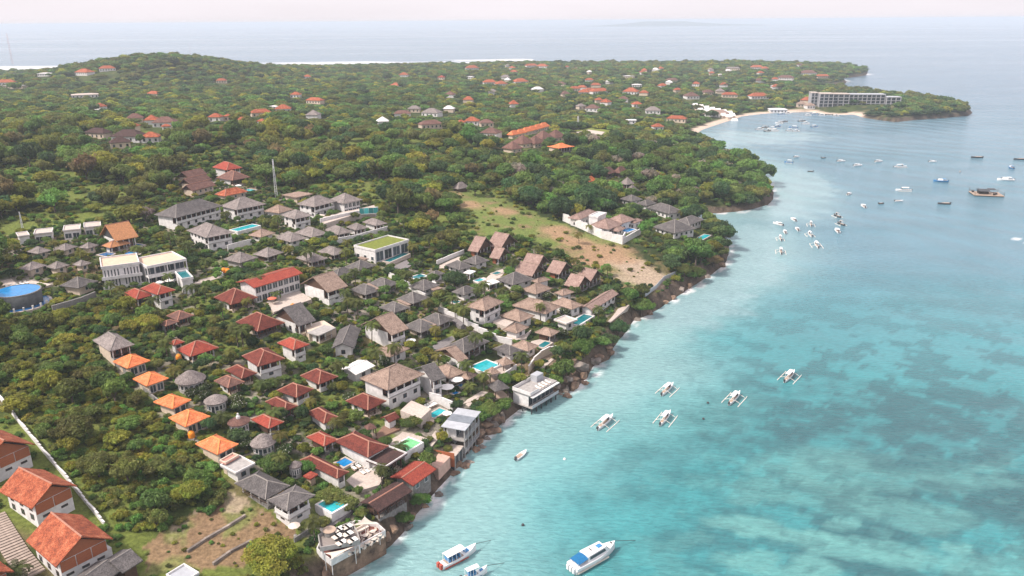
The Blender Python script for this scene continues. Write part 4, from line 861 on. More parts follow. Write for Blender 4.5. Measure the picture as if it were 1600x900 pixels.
# -- roofs far off among the trees (S and T crops are 2x)
FARR = [('S', 985, 314, 46, R_TERRA, 'red roofed white house nearest the wooded hill foot'), ('S', 925, 296, 26, R_TERRA, 'little orange roof in the woods above the red white house'), ('S', 885, 340, 40, R_TERRA, 'orange roof, rearmost of the forest hamlet'), ('S', 815, 352, 52, R_TERRA, 'longest orange roof of the forest hamlet'),
        ('S', 858, 333, 26, M_WHITE, 'pale roof of the forest hamlet'), ('S', 675, 366, 34, R_TERRA, 'orange roof at the inland end of the forest hamlet'), ('S', 712, 364, 20, R_TERRA, 'tiny orange roof of the forest hamlet'), ('S', 758, 374, 24, R_TERRA, 'orange roof in front of the forest hamlet'), ('S', 820, 380, 24, R_TERRA, 'orange roof below the longest roof of forest hamlet'),
        ('S', 406, 395, 40, R_TERRA, 'orange roof left of the pinkish brown forest roof'), ('S', 516, 382, 56, R_BROWN, 'pinkish brown roof in the woods above dark roofed compound'), ('S', 520, 396, 22, R_TERRA, 'orange roof touching the pinkish brown forest roof'), ('S', 310, 415, 62, R_DARK, 'dark brown long roof, left of the forest compound'), ('S', 405, 425, 74, R_DARK, 'dark brown wide roof with white wall in forest compound'),
        ('S', 472, 428, 44, R_TERRA, 'orange roof with white wall in forest compound'), ('S', 375, 445, 48, R_DARK, 'dark low roof in front of forest compound'), ('S', 1237, 267, 26, R_TERRA, 'small orange roof beside dark tree on the ridge'), ('S', 1262, 234, 24, R_TERRA, 'faint orange roof on the far ridge'), ('S', 692, 252, 26, R_TERRA, 'orange roof on the flank of wooded hill'), ('S', 335, 214, 36, R_TERRA, 'orange roof beside dark tree at foot of the hill, near surf'),
        ('S', 265, 226, 40, R_TERRA, 'faint long orange roof near the far surf'), ('S', 45, 268, 90, M_CONC, 'wide pale roof near the far left shore'), ('S', 15, 258, 50, R_TERRA, 'rust roof behind the wide pale roof'), ('S', 265, 296, 70, M_PAVE, 'pale building in the yellow clearing'), ('S', 482, 293, 34, R_TERRA, 'rust roof under the wooded hill'),
        ('S', 142, 230, 30, M_WHITE, 'tiny white roof near the far left shore'), ('S', 960, 240, 20, R_TERRA, 'tiny rust roof on the wooded ridge'), ('S', 1345, 388, 62, R_BROWN, 'brown roof with white wall beside pale roof in the middle woods'), ('S', 1350, 352, 50, R_THATCH, 'grey thatched roof in the middle woods'), ('S', 1475, 378, 40, R_TERRA, 'orange roof left of the bright orange row'), ('S', 1520, 384, 38, R_BROWN, 'pink brown roof left of the bright orange row'),
        ('S', 1440, 383, 24, R_TERRA, 'tiny orange roof in middle woods'), ('S', 1535, 415, 50, R_BROWN, 'brown roof below the bright orange row'), ('S', 1295, 340, 34, R_THATCH, 'pale thatched roof at middle distance'), ('S', 1530, 257, 36, R_TERRA, 'orange roof on far plain'), ('S', 1565, 262, 30, R_TERRA, 'orange roof, right neighbour on far plain'), ('S', 1380, 242, 18, R_RED2, 'narrow red building on the far shore'), ('S', 1440, 196, 40, M_WHITE, 'white roof on the far shore'), ('S', 1475, 212, 34, R_TERRA, 'rust roof on far shore'),
        ('S', 1325, 198, 44, R_BROWN, 'long brown roof by the far surf'), ('S', 1470, 240, 18, M_WHITE, 'white gable on the far plain'),
        ('T', 225, 288, 30, R_TERRA, 'orange roof beside the pink roofs on the plain'), ('T', 195, 277, 30, R_TERRA, 'rust roof on the plain behind'), ('T', 272, 285, 56, R_TERRA, 'wide orange roof with white front on the plain'), ('T', 372, 286, 40, R_TERRA, 'orange roof with white gable on the plain'), ('T', 365, 238, 30, M_WHITE, 'white building on the plain towards the far headland'), ('T', 390, 326, 26, R_TERRA, 'orange tower like house on the plain'), ('T', 408, 226, 16, R_TERRA, 'tiny orange roof by white building'),
        ('T', 515, 371, 52, R_TERRA, 'flat orange roof near the sandy beach'), ('T', 372, 376, 28, M_WHITE, 'white house near tennis ground'), ('T', 455, 396, 30, R_TERRA, 'orange white house behind the beach'), ('T', 215, 332, 24, R_THATCH, 'grey gable house in woods on the plain'), ('T', 252, 338, 36, R_BROWN, 'brown roof beside grey gable house'), ('T', 390, 265, 26, M_WHITE, 'pale house in the plain trees'), ('T', 500, 250, 30, R_BROWN, 'brown pink roof in far plain'), ('T', 470, 268, 24, R_TERRA, 'rust roof in far plain'),
        ('T', 575, 262, 20, R_TERRA, 'small rust roof near dark trees'), ('T', 680, 296, 40, R_TERRA, 'wide rust red roof behind the hotel bay'), ('T', 770, 300, 50, R_TERRA, 'pinkish roof inland of the hotel'), ('T', 825, 268, 22, M_WHITE, 'white house inland of the hotel'), ('T', 690, 214, 56, R_THATCH, 'big grey building on the far headland ridge'), ('T', 765, 210, 32, R_TERRA, 'bright orange roof on the far headland ridge'), ('T', 790, 214, 18, R_TERRA, 'small orange roof on the far headland ridge'),
        ('T', 652, 233, 22, M_WHITE, 'white house below the big grey headland building'), ('T', 855, 243, 40, R_BROWN, 'pale brown roof on the far headland slope'), ('T', 925, 228, 44, R_BROWN, 'dull brown roofs near the headland cove'), ('T', 970, 238, 34, R_TERRA, 'dull orange roof near the headland cove'), ('T', 60, 205, 50, R_TERRA, 'faint orange roof by the far shore'), ('T', 95, 207, 30, R_TERRA, 'faint rust roof by the far shore'), ('T', 905, 325, 24, R_TAN, 'tan umbrella roof beside the hotel beach'), ('T', 930, 330, 24, R_TAN, 'tan pointed roof next to the hotel front'),
        ('T', 25, 255, 40, R_TERRA, 'long rust roof on the left of the plain'), ('T', 150, 262, 30, R_BROWN, 'brown roof on the left of the plain'), ('T', 440, 345, 40, R_THATCH, 'grey roof beside beach palms'), ('T', 560, 300, 36, R_BROWN, 'brown roof row behind the white beach cabins'), ('T', 610, 288, 30, R_BROWN, 'dull brown roof further behind the white beach cabins'), ('T', 640, 355, 60, R_WOOD, 'brown beach pavilion in front of white cabins'), ('T', 830, 342, 44, M_WHITE, 'white roofed beach house by the moored boats')]
for i, (crop, cx, cy, wpx, rm, lab) in enumerate(FARR):
    q = px(crop, (cx, cy)); g = ground(q, 3.2); s = np.linalg.norm(g - np.array([0, 0, CAM_H])) / FPX
    wm_ = wpx / 2 * s * 1.15; wm_ = min(wm_, 28); dm = min(wm_ * .8, 9 + 3 * (i % 3)); th = (-.5 + .37 * (i % 4)) * .8
    zg = tz(g[0], g[1]); W, D = wm_ / 2, dm / 2; h = 2.3
    FOOT.append((g[0], g[1], th, W + 1, D + 1))
    root = empty('distant_house', (g[0], g[1], zg), th); tag(root, lab, 'house', 'houses scattered in the woods')
    flat = rm in (M_WHITE, M_CONC, M_PAVE)
    mb, rg_ = hip_rings(W, D, h + 1.2, (.16 if flat else .62) * min(W, D), 1.0, .2)
    mb.build('roof', rm, root)
    MB().box(-W + .6, W - .6, -D + .6, D - .6, -2, h + 1.25).build('wall', M_WHITE if i % 3 else M_CREAM, root)
    for k in range(max(2, int(W / 1.8))):
        window(root, 0, W - .6, D - .6, -W + .6 + (2 * W - 1.2) * (k + .5) / max(2, int(W / 1.8)), .9, 1.3, 1.7, M_WOOD)
# bright orange row and saddle roofs in the middle distance
for i, (a, b_) in enumerate([(5, 414), (25, 410), (45, 404), (62, 400), (80, 395), (98, 390)]):
    Hs('hip', 'T', (a - 13, b_ + 7), (a - 3, b_ + 10.5), (a + 13, b_ + 5), 3.6, 47, R_ORANGE, M_CREAM, 'w', 'n', 'orange_roof_house', ['first, lowest', 'second', 'third', 'fourth', 'fifth', 'last, highest'][i] + ' of six bright orange roofs in a row among the woods', detail=False)
Hs('hip', 'C', (238, 116), (288, 132), (372, 116), 3.6, 20, R_ORANGE, M_CREAM, 'p', 'n', 'orange_saddle_house', 'bright orange stepped roof house standing alone in the woods', flare=2.0)
for Lc, Bc, Rc, t in [((158, 62), (190, 78), (232, 62), 'left of two brown roofs beside stepped orange roof'), ((242, 56), (270, 72), (304, 55), 'right of two brown roofs behind stepped orange roof'), ((110, 92), (140, 108), (178, 92), 'grey brown roof below the two brown ones'), ((30, 92), (65, 110), (104, 92), 'dark grey brown roof below bright orange row'), ((-30, 125), (0, 142), (36, 126), 'low brown roof at the lower end of the orange row')]:
    Hs('hip', 'C', Lc, Bc, Rc, 3.2, 42, R_BROWN, M_CREAM, 'w', 'n', 'brown_roof_house', t, detail=False)
# white beach cabins in ranks
k = 0
for r in range(3):
    for i in range(7):
        q = px('T', (572 + 18 * i + 8 * r, 326 + 4.0 * i + 7.5 * r)); g = ground(q, 4)
        root = empty('beach_cabin', (g[0], g[1], tz(g[0], g[1])), .35); tag(root, ['rear', 'middle', 'front'][r] + ' rank white gabled beach cabin, ' + ['first', 'second', 'third', 'fourth', 'fifth', 'sixth', 'last'][i] + ' from the inland end', 'cabin', 'white beach cabins in ranks')
        FOOT.append((g[0], g[1], .35, 3.5, 3.5))
        MB().add([(-3, -2.6, 2.6), (3, -2.6, 2.6), (3, 2.6, 2.6), (-3, 2.6, 2.6), (-3, 0, 5.4), (3, 0, 5.4)], [(3, 2, 1, 0), (0, 1, 5, 4), (2, 3, 4, 5), (0, 4, 3), (1, 2, 5)]).build('roof', M_FABRIC, root)
        MB().box(-2.6, 2.6, -2.1, 2.1, -1, 2.62).build('wall', M_CREAM, root)

# link roofs between paired bungalows
CROPS['Q'] = (560, 400, 5.625)
for Lc, Bc, Rc, t in [((72, 254), (160, 304), (180, 290), 'pair above dense garden trees'), ((342, 396), (440, 442), (458, 430), 'middle pair of garden bungalows'), ((543, 572), (660, 624), (680, 608), 'pair beside the grey lane'), ((5, 20), (60, 42), (80, 28), 'pair below the grass roofed building')]:
    Hs('flat', 'Q', Lc, Bc, Rc, 3.1, 0, R_TAN, M_CREAM, 'n', 'n', 'link_roof', 'narrow tan link roof joining the ' + t, 'roof', detail=False)
for Lc, Bc, Rc, t in [((940, 150), (985, 168), (1015, 140), 'small white flat canopy by the slate bungalow'), ((1090, 240), (1150, 262), (1240, 232), 'white flat canopy between slate bungalow and lodges')]:
    Hs('flat', 'Q', Lc, Bc, Rc, 3.0, 0, M_FABRIC, M_WHITE, 'p', 'n', 'white_canopy', t, 'canopy', detail=False)
# countless little roofs on the far plain
rq = random.Random(4); n_ = 0
while n_ < 46:
    q = (rq.uniform(780, 1290), rq.uniform(100, 168)) if n_ < 36 else (rq.uniform(20, 780), rq.uniform(118, 190))
    g = ground(q, 4)
    if seg_dist(np.array([g[0]]), np.array([g[1]]))[0] < 25 or any(math.hypot(g[0] - f[0], g[1] - f[1]) < 22 for f in FOOT): continue
    W = rq.uniform(4.5, 8); D = rq.uniform(3.5, 5.5); th = rq.uniform(-.6, .6); FOOT.append((g[0], g[1], th, W + 1, D + 1))
    rmq = rq.choice([R_TERRA, R_TERRA, R_TERRA, R_BROWN, R_THATCH, M_WHITE]); root = empty('distant_house', (g[0], g[1], tz(g[0], g[1])), th); tag(root, {R_TERRA: 'tiny rust red', R_BROWN: 'tiny brown', R_THATCH: 'tiny grey', M_WHITE: 'tiny white'}[rmq] + ' house roof showing between trees on the ' + ('far plain' if n_ < 36 else 'far wooded slopes'), 'house', 'tiny far houses')
    hip_rings(W, D, 3.4, .7 * D, 1.0, .2)[0].build('roof', rmq, root)
    MB().box(-W + .6, W - .6, -D + .6, D - .6, -2, 3.45).build('wall', rq.choice([M_WHITE, M_CREAM]), root); n_ += 1
# ------------------------------------------------------------------ terraces, walls, pools and one-off buildings
CROPS.update(Z1=(480, 780, 8.18), Z2=(650, 620, 7.5), Z3=(1250, 120, 5.714), Z4=(0, 380, 5.161), Z5=(470, 290, 7.5), Z6=(790, 520, 7.5), Z7=(1490, 230, 10), Z8=(860, 840, 13.33))
def level(crop, pts, h=.15, z=None):
    """a level outline whose height is h above the ground at its middle"""
    if z is None:
        z = 15.0
        for _ in range(12):
            p = np.array([at(px(crop, q), z)[:2] for q in pts]); c = p.mean(0); z = .5 * z + .5 * (max(tzf(c[0], c[1]), .2) + h)
    p = np.array([at(px(crop, q), z)[:2] for q in pts])
    a = sum(p[i][0] * p[(i + 1) % len(p)][1] - p[(i + 1) % len(p)][0] * p[i][1] for i in range(len(p)))
    if a < 0: p = p[::-1]
    return p, z
POLYKEEP = []
def paving(crop, pts, m, name='paving', h=.18, z=None, thick=3.0, label=None):
    p, z = level(crop, pts, h, z); POLYKEEP.append(p); c = p.mean(0)
    o = MB().prism([q - c for q in p], -thick, 0).build(name, m, loc=(c[0], c[1], z))
    tag(o, label, kind='structure'); return o
def wall_line(crop, pts, hgt, m, label, thick=.25, name='boundary_wall', cat='wall', lift=0.0, coping=True, piece=3.5, wave=0.0):
    P = [ground(px(crop, q), lift) for q in pts]; c = P[0]
    root = empty(name, (c[0], c[1], tzf(c[0], c[1]))); tag(root, label, cat)
    k = 0; base = hgt
    for a, b in zip(P[:-1], P[1:]):
        d = b[:2] - a[:2]; ln = np.hypot(*d); n = max(1, int(ln / piece)); th = math.atan2(d[1], d[0]); nrm = np.array([-d[1], d[0]]) / ln * 1.3; POLYKEEP.append(np.array([a[:2] + nrm, b[:2] + nrm, b[:2] - nrm, a[:2] - nrm]))
        for i in range(n):
            s = a[:2] + d * (i + .5) / n; z = tzf(s[0], s[1]) + lift; hgt = base + wave * math.sin(k * 1.1)
            o = MB().box(-ln / n / 2, ln / n / 2, -thick / 2 + .002 * (k % 2), thick / 2 + .002 * (k % 2), -2.0, hgt).build('wall_panel', m, root, loc=(s[0] - c[0], s[1] - c[1], z - root.location[2])); o.rotation_euler[2] = th
            if coping: MB().box(-ln / n / 2, ln / n / 2, -thick / 2 - .06, thick / 2 + .06, hgt, hgt + .09).build('coping', M_WHITE, o)
            k += 1
    return root
def pool(crop, L, B, R, m, label, rim=.45, h=.35, deck=None, rimm=None, z=None):
    x, y, zg, th, w, d, _ = rect(crop, L, B, R, h)
    if z is not None: zg = z - h
    W, D = w / 2, d / 2; FOOT.append((x, y, th, W + 1, D + 1))
    root = empty('swimming_pool', (x, y, zg), th); tag(root, label, 'pool')
    MB().box(-W, W, -D, D, -2.5, h - .14).build('basin', M_CONC, root)
    MB().box(-W + .01, W - .01, -D + .01, D - .01, h - .13, h - .08).build('water', m, root)
    c = MB(); c.box(-W - rim, W + rim, -D - rim, -D, -2.5, h); c.box(-W - rim, W + rim, D, D + rim, -2.5, h); c.box(-W - rim, -W, -D, D, -2.5, h); c.box(W, W + rim, -D, D, -2.5, h)
    c.build('coping', rimm or M_PAVE, root); return root
pool('L', (632, 450), (714, 504), (806, 446), P_TEAL, 'square turquoise pool with white rim above the cliff terrace', h=2.2, rimm=M_WHITE)
pool('L', (739, 190), (790, 217), (848, 187), P_BLUE, 'small deep blue pool beside red roofed timber pavilion')
pool('L', (1098, 96), (1168, 132), (1265, 66), P_GREEN, 'pale green pool beside the long dark red roof', h=1.6, rimm=M_WHITE)
pool('M', (443, 352), (470, 377), (537, 328), P_TEAL, 'narrow teal pool behind the grey stilt building')
pool('G', (1330, 690), (1420, 718), (1530, 680), P_TEAL, 'large teal pool with white rim and thatched gazebo', h=.8, rimm=M_WHITE)
pool('M', (620, 168), (642, 179), (667, 163), P_BLUE, 'tiny blue plunge pool by the tan pavilion')
pool('M', (582, 216), (602, 226), (628, 212), P_BLUE, 'tiny blue plunge pool just below its twin')
pool('I', (372, 415), (412, 438), (492, 378), P_DEEP, 'dark green rectangular pool next to the flat white pool house', h=.9, rimm=M_WHITE)
pool('Z6', (385, 150), (440, 180), (520, 118), P_DEEP, 'dark teal infinity pool on the sea cliff below tan pavilion', h=.8)
pool('G', (972, 131), (1002, 146), (1060, 124), P_DEEP, 'dark rectangular plunge pool with white rim in the bungalow gardens', rimm=M_WHITE)
pool('G', (1366, 152), (1390, 162), (1424, 146), P_TEAL, 'small teal pool among white walls near the lodges', rimm=M_WHITE)
pool('G', (1222, 286), (1245, 298), (1275, 284), P_DEEP, 'small dark pool beside slate bungalow with white wall')
pool('G', (1478, 108), (1500, 118), (1530, 104), P_DEEP, 'tiny pool beside white wall by the lodges')
pool('Z4', (815, 90), (855, 112), (905, 86), P_NAVY, 'blue pool in front of the orange timber pavilion')
pool('Z4', (995, 92), (1040, 112), (1090, 78), P_BLUE, 'bright blue pool above the white modern villa')
pool('Z4', (1045, 22), (1090, 38), (1150, 14), P_NAVY, 'dark blue pool beside orange timber house')
pool('A', (1462, 632), (1475, 650), (1600, 612), P_TEAL, 'long teal pool on white terrace of the pinkish grey villa', h=1.6, rimm=M_WHITE)
pool('C', (690, 640), (722, 655), (758, 634), P_BLUE, 'bright blue pool inside the white compound', h=1.0, rimm=M_WHITE)
pool('B', (812, 826), (830, 842), (942, 788), P_DEEP, 'long dark teal pool in front of grass roofed building', h=1.2)
pool('C', (1160, 690), (1185, 705), (1228, 672), P_TEAL, 'pale pool beside the charcoal villa at the point')
pool('J', (432, 775), (458, 795), (502, 768), P_NAVY, 'small dark blue balcony pool on the red tiled villa', h=2.6, rimm=M_WHITE)
pool('A', (1505, 395), (1525, 408), (1580, 388), P_TEAL, 'small teal pool by the rusty red roof at forest edge')
# round raised pool at the left
def round_pool():
    c, z = level('Z4', [(0, 410), (160, 355), (325, 365), (150, 432)], 4.6)
    e1 = at(px('Z4', (330, 362)), z)[:2]; e0 = at(px('Z4', (-60, 400)), z)[:2]
    p = (e0 + e1) / 2; r = np.hypot(*(e1 - e0)) / 2; zg = z - 4.6
    FOOT.append((p[0], p[1], 0, r + 1.5, r + 1.5))
    root = empty('round_pool', (p[0], p[1], zg)); tag(root, 'round raised swimming pool with tall dark curved wall', 'pool')
    MB().lathe([(r * .96, -3), (r, 4.45)], 40).build('basin_wall', mat('pool_wall_dark', (.07, .075, .08), .6, .4, .6, .5), root, True)
    MB().lathe([(r - .3, 4.46), (r - .3, 4.56)], 40).build('water', P_BLUE, root)
    vs = []; fs = []; n = 40
    for i in range(n):
        a = 2 * math.pi * i / n; ca, sa = math.cos(a), math.sin(a)
        vs += [(ca * (r - .3), sa * (r - .3), 4.66), (ca * (r + .05), sa * (r + .05), 4.66), (ca * (r + .05), sa * (r + .05), 4.3), (ca * (r - .3), sa * (r - .3), 4.3)]
        j = (i + 1) % n; fs += [(4 * i + k, 4 * j + k, 4 * j + (k + 1) % 4, 4 * i + (k + 1) % 4) for k in range(4)]
    MB().add(vs, fs).build('rim', M_STONE, root)
    MB().lathe([(r + 1.6, -2.5), (r + 1.6, .5)], 40).build('overflow_basin', P_NAVY, root)
    MB().lathe([(r + 2.3, -2.5), (r + 2.3, .42)], 40).build('walkway', M_PAVE, root)
    pm = MB().box(-.22, .22, -.22, .22, .42, 1.5).mesh('light_post', M_WHITE)
    for i in range(9):
        a = math.radians(-120 + 17 * i); link('light_post', pm, root, (math.cos(a) * (r + 1.95), math.sin(a) * (r + 1.95), 0), a)
round_pool()
# paved grounds
for crop, pts, m, h in [('L', [(600, 440), (720, 380), (880, 470), (760, 560), (640, 640), (540, 560)], M_PAVEG, .15), ('L', [(735, 215), (860, 175), (940, 215), (1040, 270), (1010, 330), (880, 370), (800, 300)], M_PAVE, .25), ('L', [(985, 45), (1120, -10), (1240, 15), (1310, 40), (1200, 110), (1060, 95)], M_PAVE, .3),
                        ('Z2', [(220, 640), (400, 700), (262, 845), (85, 755)], mat('paving_pink', (.56, .36, .29), .85, .12, 1.2, .2), .6), ('Z2', [(110, 260), (230, 100), (350, 150), (200, 300)], M_CREAM, .12), ('Z2', [(150, 370), (240, 400), (260, 490), (60, 740), (20, 730), (180, 530)], M_PAVE, .12), ('M', [(262, 325), (330, 262), (455, 315), (390, 375)], M_PAVE, 2.4),
                        ('Z2', [(480, 95), (640, 60), (770, -20), (720, -30), (560, 50)], M_PAVE, .12), ('G', [(1300, 690), (1410, 625), (1600, 650), (1560, 760), (1430, 745)], M_PAVE, .3), ('G', [(1110, 560), (1250, 430), (1310, 460), (1180, 570), (1110, 590)], M_PAVEG, .1), ('G', [(830, 45), (930, 5), (970, 60), (890, 110)], M_PAVEG, .1),
                        ('I', [(300, 430), (420, 350), (520, 370), (420, 460)], M_PAVE, .25), ('Z6', [(250, 110), (400, 75), (540, 105), (440, 190), (330, 150)], M_PAVE, .3), ('Z4', [(-20, 370), (30, 330), (250, 300), (420, 330), (330, 360), (120, 350)], M_PAVE, .15), ('Z4', [(1020, 110), (1160, 30), (1230, 60), (1080, 105)], M_PAVE, .15), ('E', [(1180, 165), (1360, 118), (1390, 130), (1215, 185)], M_PAVE, .12),
                        ('M', [(640, 270), (770, 205), (810, 210), (690, 300)], M_PAVE, .12), ('Z6', [(380, 400), (560, 270), (600, 280), (430, 430)], M_PAVE, .1), ('E', [(-10, 120), (60, 130), (120, 190), (60, 200), (-10, 160)], M_PAVE, .15), ('K', [(1195, 470), (1300, 400), (1380, 440), (1240, 500)], mat('paving_brown', (.24, .14, .10), .85, .12, 1.2, .2), .15), ('B', [(400, 560), (560, 520), (745, 480), (762, 505), (600, 545), (420, 600)], M_PAVE, 2.6),
                        ('G', [(1060, 250), (1180, 330), (1300, 420), (1280, 440), (1150, 350), (1040, 265)], M_PAVEG, .08), ('G', [(1400, 150), (1480, 60), (1560, 90), (1500, 180)], M_PAVE, .12), ('G', [(330, 480), (300, 440), (420, 400), (500, 450)], M_CREAM, 2.6), ('G', [(60, 280), (270, 215), (350, 270), (110, 350)], M_PAVE, .6), ('I', [(560, 400), (660, 330), (740, 300), (700, 340), (610, 420)], M_PAVE, .1)]:
    paving(crop, pts, m, h=h)
# the paved steps beside the red tiled villas
def steps():
    P = [ground(px('J', q)) for q in [(-30, 620), (30, 720), (80, 800), (160, 900)]]
    root = empty('garden_steps', P[0]); tag(root, 'pale flight of broad garden steps beside the red tiled villas', 'steps')
    k = 0
    for a, b in zip(P[:-1], P[1:]):
        d = (b - a)[:2]; ln = np.hypot(*d); n = int(ln / .75); th = math.atan2(d[1], d[0])
        for i in range(n):
            s = a[:2] + d * (i + .5) / n; z = tzf(s[0], s[1])
            o = MB().box(-.33, .33, -1.9, 1.9, -1.2, .22).build('step', mat('step_stone', (.38, .30, .25), .85, .12, 2, .3), root, loc=(s[0] - P[0][0], s[1] - P[0][1], z - P[0][2])); o.rotation_euler[2] = th
            POLYKEEP.append(np.array([s + np.array(v) for v in ((-2, -2), (2, -2), (2, 2), (-2, 2))])); k += 1
steps()
# walls
wall_line('J', [(0, 70), (40, 120), (75, 165), (145, 250), (215, 335), (278, 408), (350, 495), (425, 585), (492, 668)], 1.05, M_WHITE, 'wavy white wall between red tiled villas and the thicket', .24, piece=1.25, wave=.22)
wall_line('C', [(318, 580), (470, 648), (560, 690), (690, 728), (705, 700)], 3.6, M_WHITE, 'tall streaked white wall round the brown roofed compound', .35, piece=4, lift=0)
wall_line('C', [(690, 728), (800, 665), (810, 640)], 2.6, M_WHITE, 'short white wall closing the compound on the seaward side', .35, piece=4)
wall_line('B', [(405, 622), (500, 600), (640, 570), (765, 548)], 3.8, M_WHITE, 'long white retaining wall under the twin white villas', .4, piece=6)
wall_line('B', [(500, 725), (640, 700), (700, 680), (825, 645)], 2.2, M_WHITE, 'white garden wall in front of the terrace wall bungalows', .3)
wall_line('G', [(830, 130), (900, 170), (960, 205), (1010, 240), (1060, 275)], 1.9, M_WHITE, 'white garden wall stepping down past the plunge pool', .3)
wall_line('G', [(1140, 345), (1260, 405), (1390, 475), (1500, 530), (1600, 560)], 1.9, M_WHITE, 'long white garden wall above the dark pool pavilion', .3)
wall_line('M', [(445, 260), (520, 290), (590, 330)], 2.4, M_WHITE, 'white wall beside the narrow teal pool', .3)
wall_line('Z6', [(270, 480), (330, 385), (410, 300), (520, 245), (628, 232)], 2.3, M_CREAM, 'curving cream wall with door along the sea cliff path', .3, piece=2.5)
wall_line('Z6', [(0, 520), (60, 480), (125, 430)], 1.6, M_WHITE, 'short white wall below the thatched gazebos', .3)
wall_line('I', [(830, 258), (900, 205), (950, 150), (1010, 125), (1072, 88)], 1.6, M_METAL, 'grey panel fence along the sandy clearing edge', .15, 'panel_fence', 'fence', piece=2.5, coping=False)
wall_line('E', [(330, 345), (420, 320), (520, 290), (600, 255)], 1.8, M_STONE, 'dark stone retaining wall above the thicket', .5, 'stone_wall', piece=3, coping=False)
wall_line('K', [(105, 535), (200, 610), (270, 670), (345, 740)], 1.3, M_STONE, 'low dark wall along the foot of orange cottages', .3, 'stone_wall', coping=False)
wall_line('E', [(690, 655), (790, 740), (900, 840), (1000, 935)], 1.3, M_STONE, 'low dark wall between thicket and upper orange cottages', .3, 'stone_wall', coping=False)
wall_line('G', [(1130, 55), (1200, 25), (1300, -15)], 1.6, M_WHITE, 'white terrace wall below the woods by slate bungalow', .3)
wall_line('A', [(1425, 770), (1500, 745), (1575, 730)], 2.2, M_WHITE, 'white wall beside the pinkish grey hipped house', .3)
wall_line('L', [(480, 690), (560, 640), (700, 560), (830, 490)], 1.0, M_STONE, 'low grey wall behind the cliff terrace', .3, 'stone_wall', coping=False)
wall_line('J', [(880, 790), (960, 735), (1080, 665), (1150, 620)], .5, M_ROCKG, 'broken pale stone terrace line across the dirt slope', .5, 'stone_terrace', coping=False)
wall_line('J', [(1000, 850), (1080, 790), (1180, 740)], .5, M_ROCKG, 'second pale stone terrace line lower on the dirt slope', .5, 'stone_terrace', coping=False)

def box_building(crop, L, B, R, h, name, label, floors, front, left=None, roofm=None, wm=None, cat='villa', over=.35, recess=2.0):
    """modern slab building: floor slabs, side walls, recessed glazing"""
    x, y, zg, th, w, d, sk = rect(crop, L, B, R, h); W, D = w / 2, d / 2
    FOOT.append((x, y, th, W, D)); CHECK.append((label, round(w, 1), round(d, 1), round(math.degrees(sk)), round(zg, 1), 0))
    root = empty(name, (x, y, zg), th); tag(root, label, cat); wm = wm or M_WHITE
    fh = h / floors
    wl_ = MB()
    if front == 'open': wl_.box(-W + .3, W - .3, -D + recess, D, -3, h)
    else: wl_.box(-W + .2, W - .2, -D + .3, D, -3, h)
    wl_.build('wall', wm, root)
    ro = MB().box(-W, W, -D, D, h, h + .3).build('roof', roofm or M_PAVE, root)
    p = MB(); t = .3
    p.box(-W - .02, W + .02, -D - .02, -D + t, h - .1, h + .75); p.box(-W - .02, W + .02, D - t, D + .02, h - .1, h + .75); p.box(-W - .02, -W + t, -D + t, D - t, h - .1, h + .75); p.box(W - t, W + .02, -D + t, D - t, h - .1, h + .75)
    p.build('parapet', wm, ro)
    for f in range(floors):
        z0 = f * fh
        if front == 'open':
            MB().box(-W, W, -D - .5, -D + recess + .1, z0 - .3, z0 + .05).build('floor_slab', wm, root)
            n = max(3, int(w / 3))
            for i in range(n):
                window(root, 0, W, D - recess, -W + w * (i + .5) / n, z0 + .06, w / n * .9, fh - .6, M_WHITE)
            pm = MB().box(-.14, .14, -.14, .14, z0 + .05, z0 + fh).mesh('post', wm)
            for i in range(n // 2 + 1): link('post', pm, root, (-W + .15 + (w - .3) * i / (n // 2), -D + .15, 0))
            MB().box(-W, W, -D - .48, -D - .36, z0 + .05, z0 + .85).build('balustrade', wm, root)
        elif front == 'slits':
            MB().box(-W - .3, W + .3, -D - 1.1, -D + .31, z0 - .35, z0).build('floor_slab', wm, root)
            n = int(w / .95)
            for i in range(n):
                if i % 6 == 5: continue
                window(root, 0, W, D - .3, -W + .4 + (w - .8) * (i + .5) / n, z0 + .25, .55, fh - .9, M_WHITE)
            MB().box(-W - .3, W + .3, -D - 1.1, -D - .95, z0, z0 + .7).build('balustrade', wm, root)
        elif front == 'big':
            n = max(3, int(w / 4))
            for i in range(n):
                window(root, 0, W, D - .3, -W + .3 + (w - .6) * (i + .5) / n, z0 + .4, (w - .6) / n * .86, fh - .9, M_WHITE)
        if left:
            n = max(2, int(d / 3))
            for i in range(n): window(root, 1, W - .2, D, -D + d * (i + .5) / n, z0 + .8, 1.5, 1.5, M_WHITE)
    return root
M_TERR = mat('roof_terracotta_pale', (.60, .42, .31), .85, .08, .6, .12)
box_building('P', (160, 406), (154, 422), (214, 412), 6.6, 'modern_villa', 'white two storey modern villa with rows of narrow dark windows', 2, 'slits', roofm=M_TERR)
box_building('P', (213, 407), (227, 421), (287, 407), 6.2, 'modern_villa', 'white two storey modern villa with open fronted terraces and parasols', 2, 'open', roofm=M_TERR, recess=2.6)
box_building('P', (276, 428), (283, 440), (300, 435), 4.6, 'modern_annex', 'white block with small roof pool at the end of modern villas', 1, 'plain', roofm=P_DEEP)
g = box_building('B', (622, 742), (742, 776), (947, 707), 4.6, 'grass_roof_building', 'white building with bright grass covered flat roof and large windows', 1, 'big', True, roofm=M_LAWN, cat='building')
box_building('C', (500, 552), (540, 568), (572, 540), 5.5, 'white_block', 'plain white cube block in the middle of white compound', 2, 'plain', None, roofm=M_WHITE)
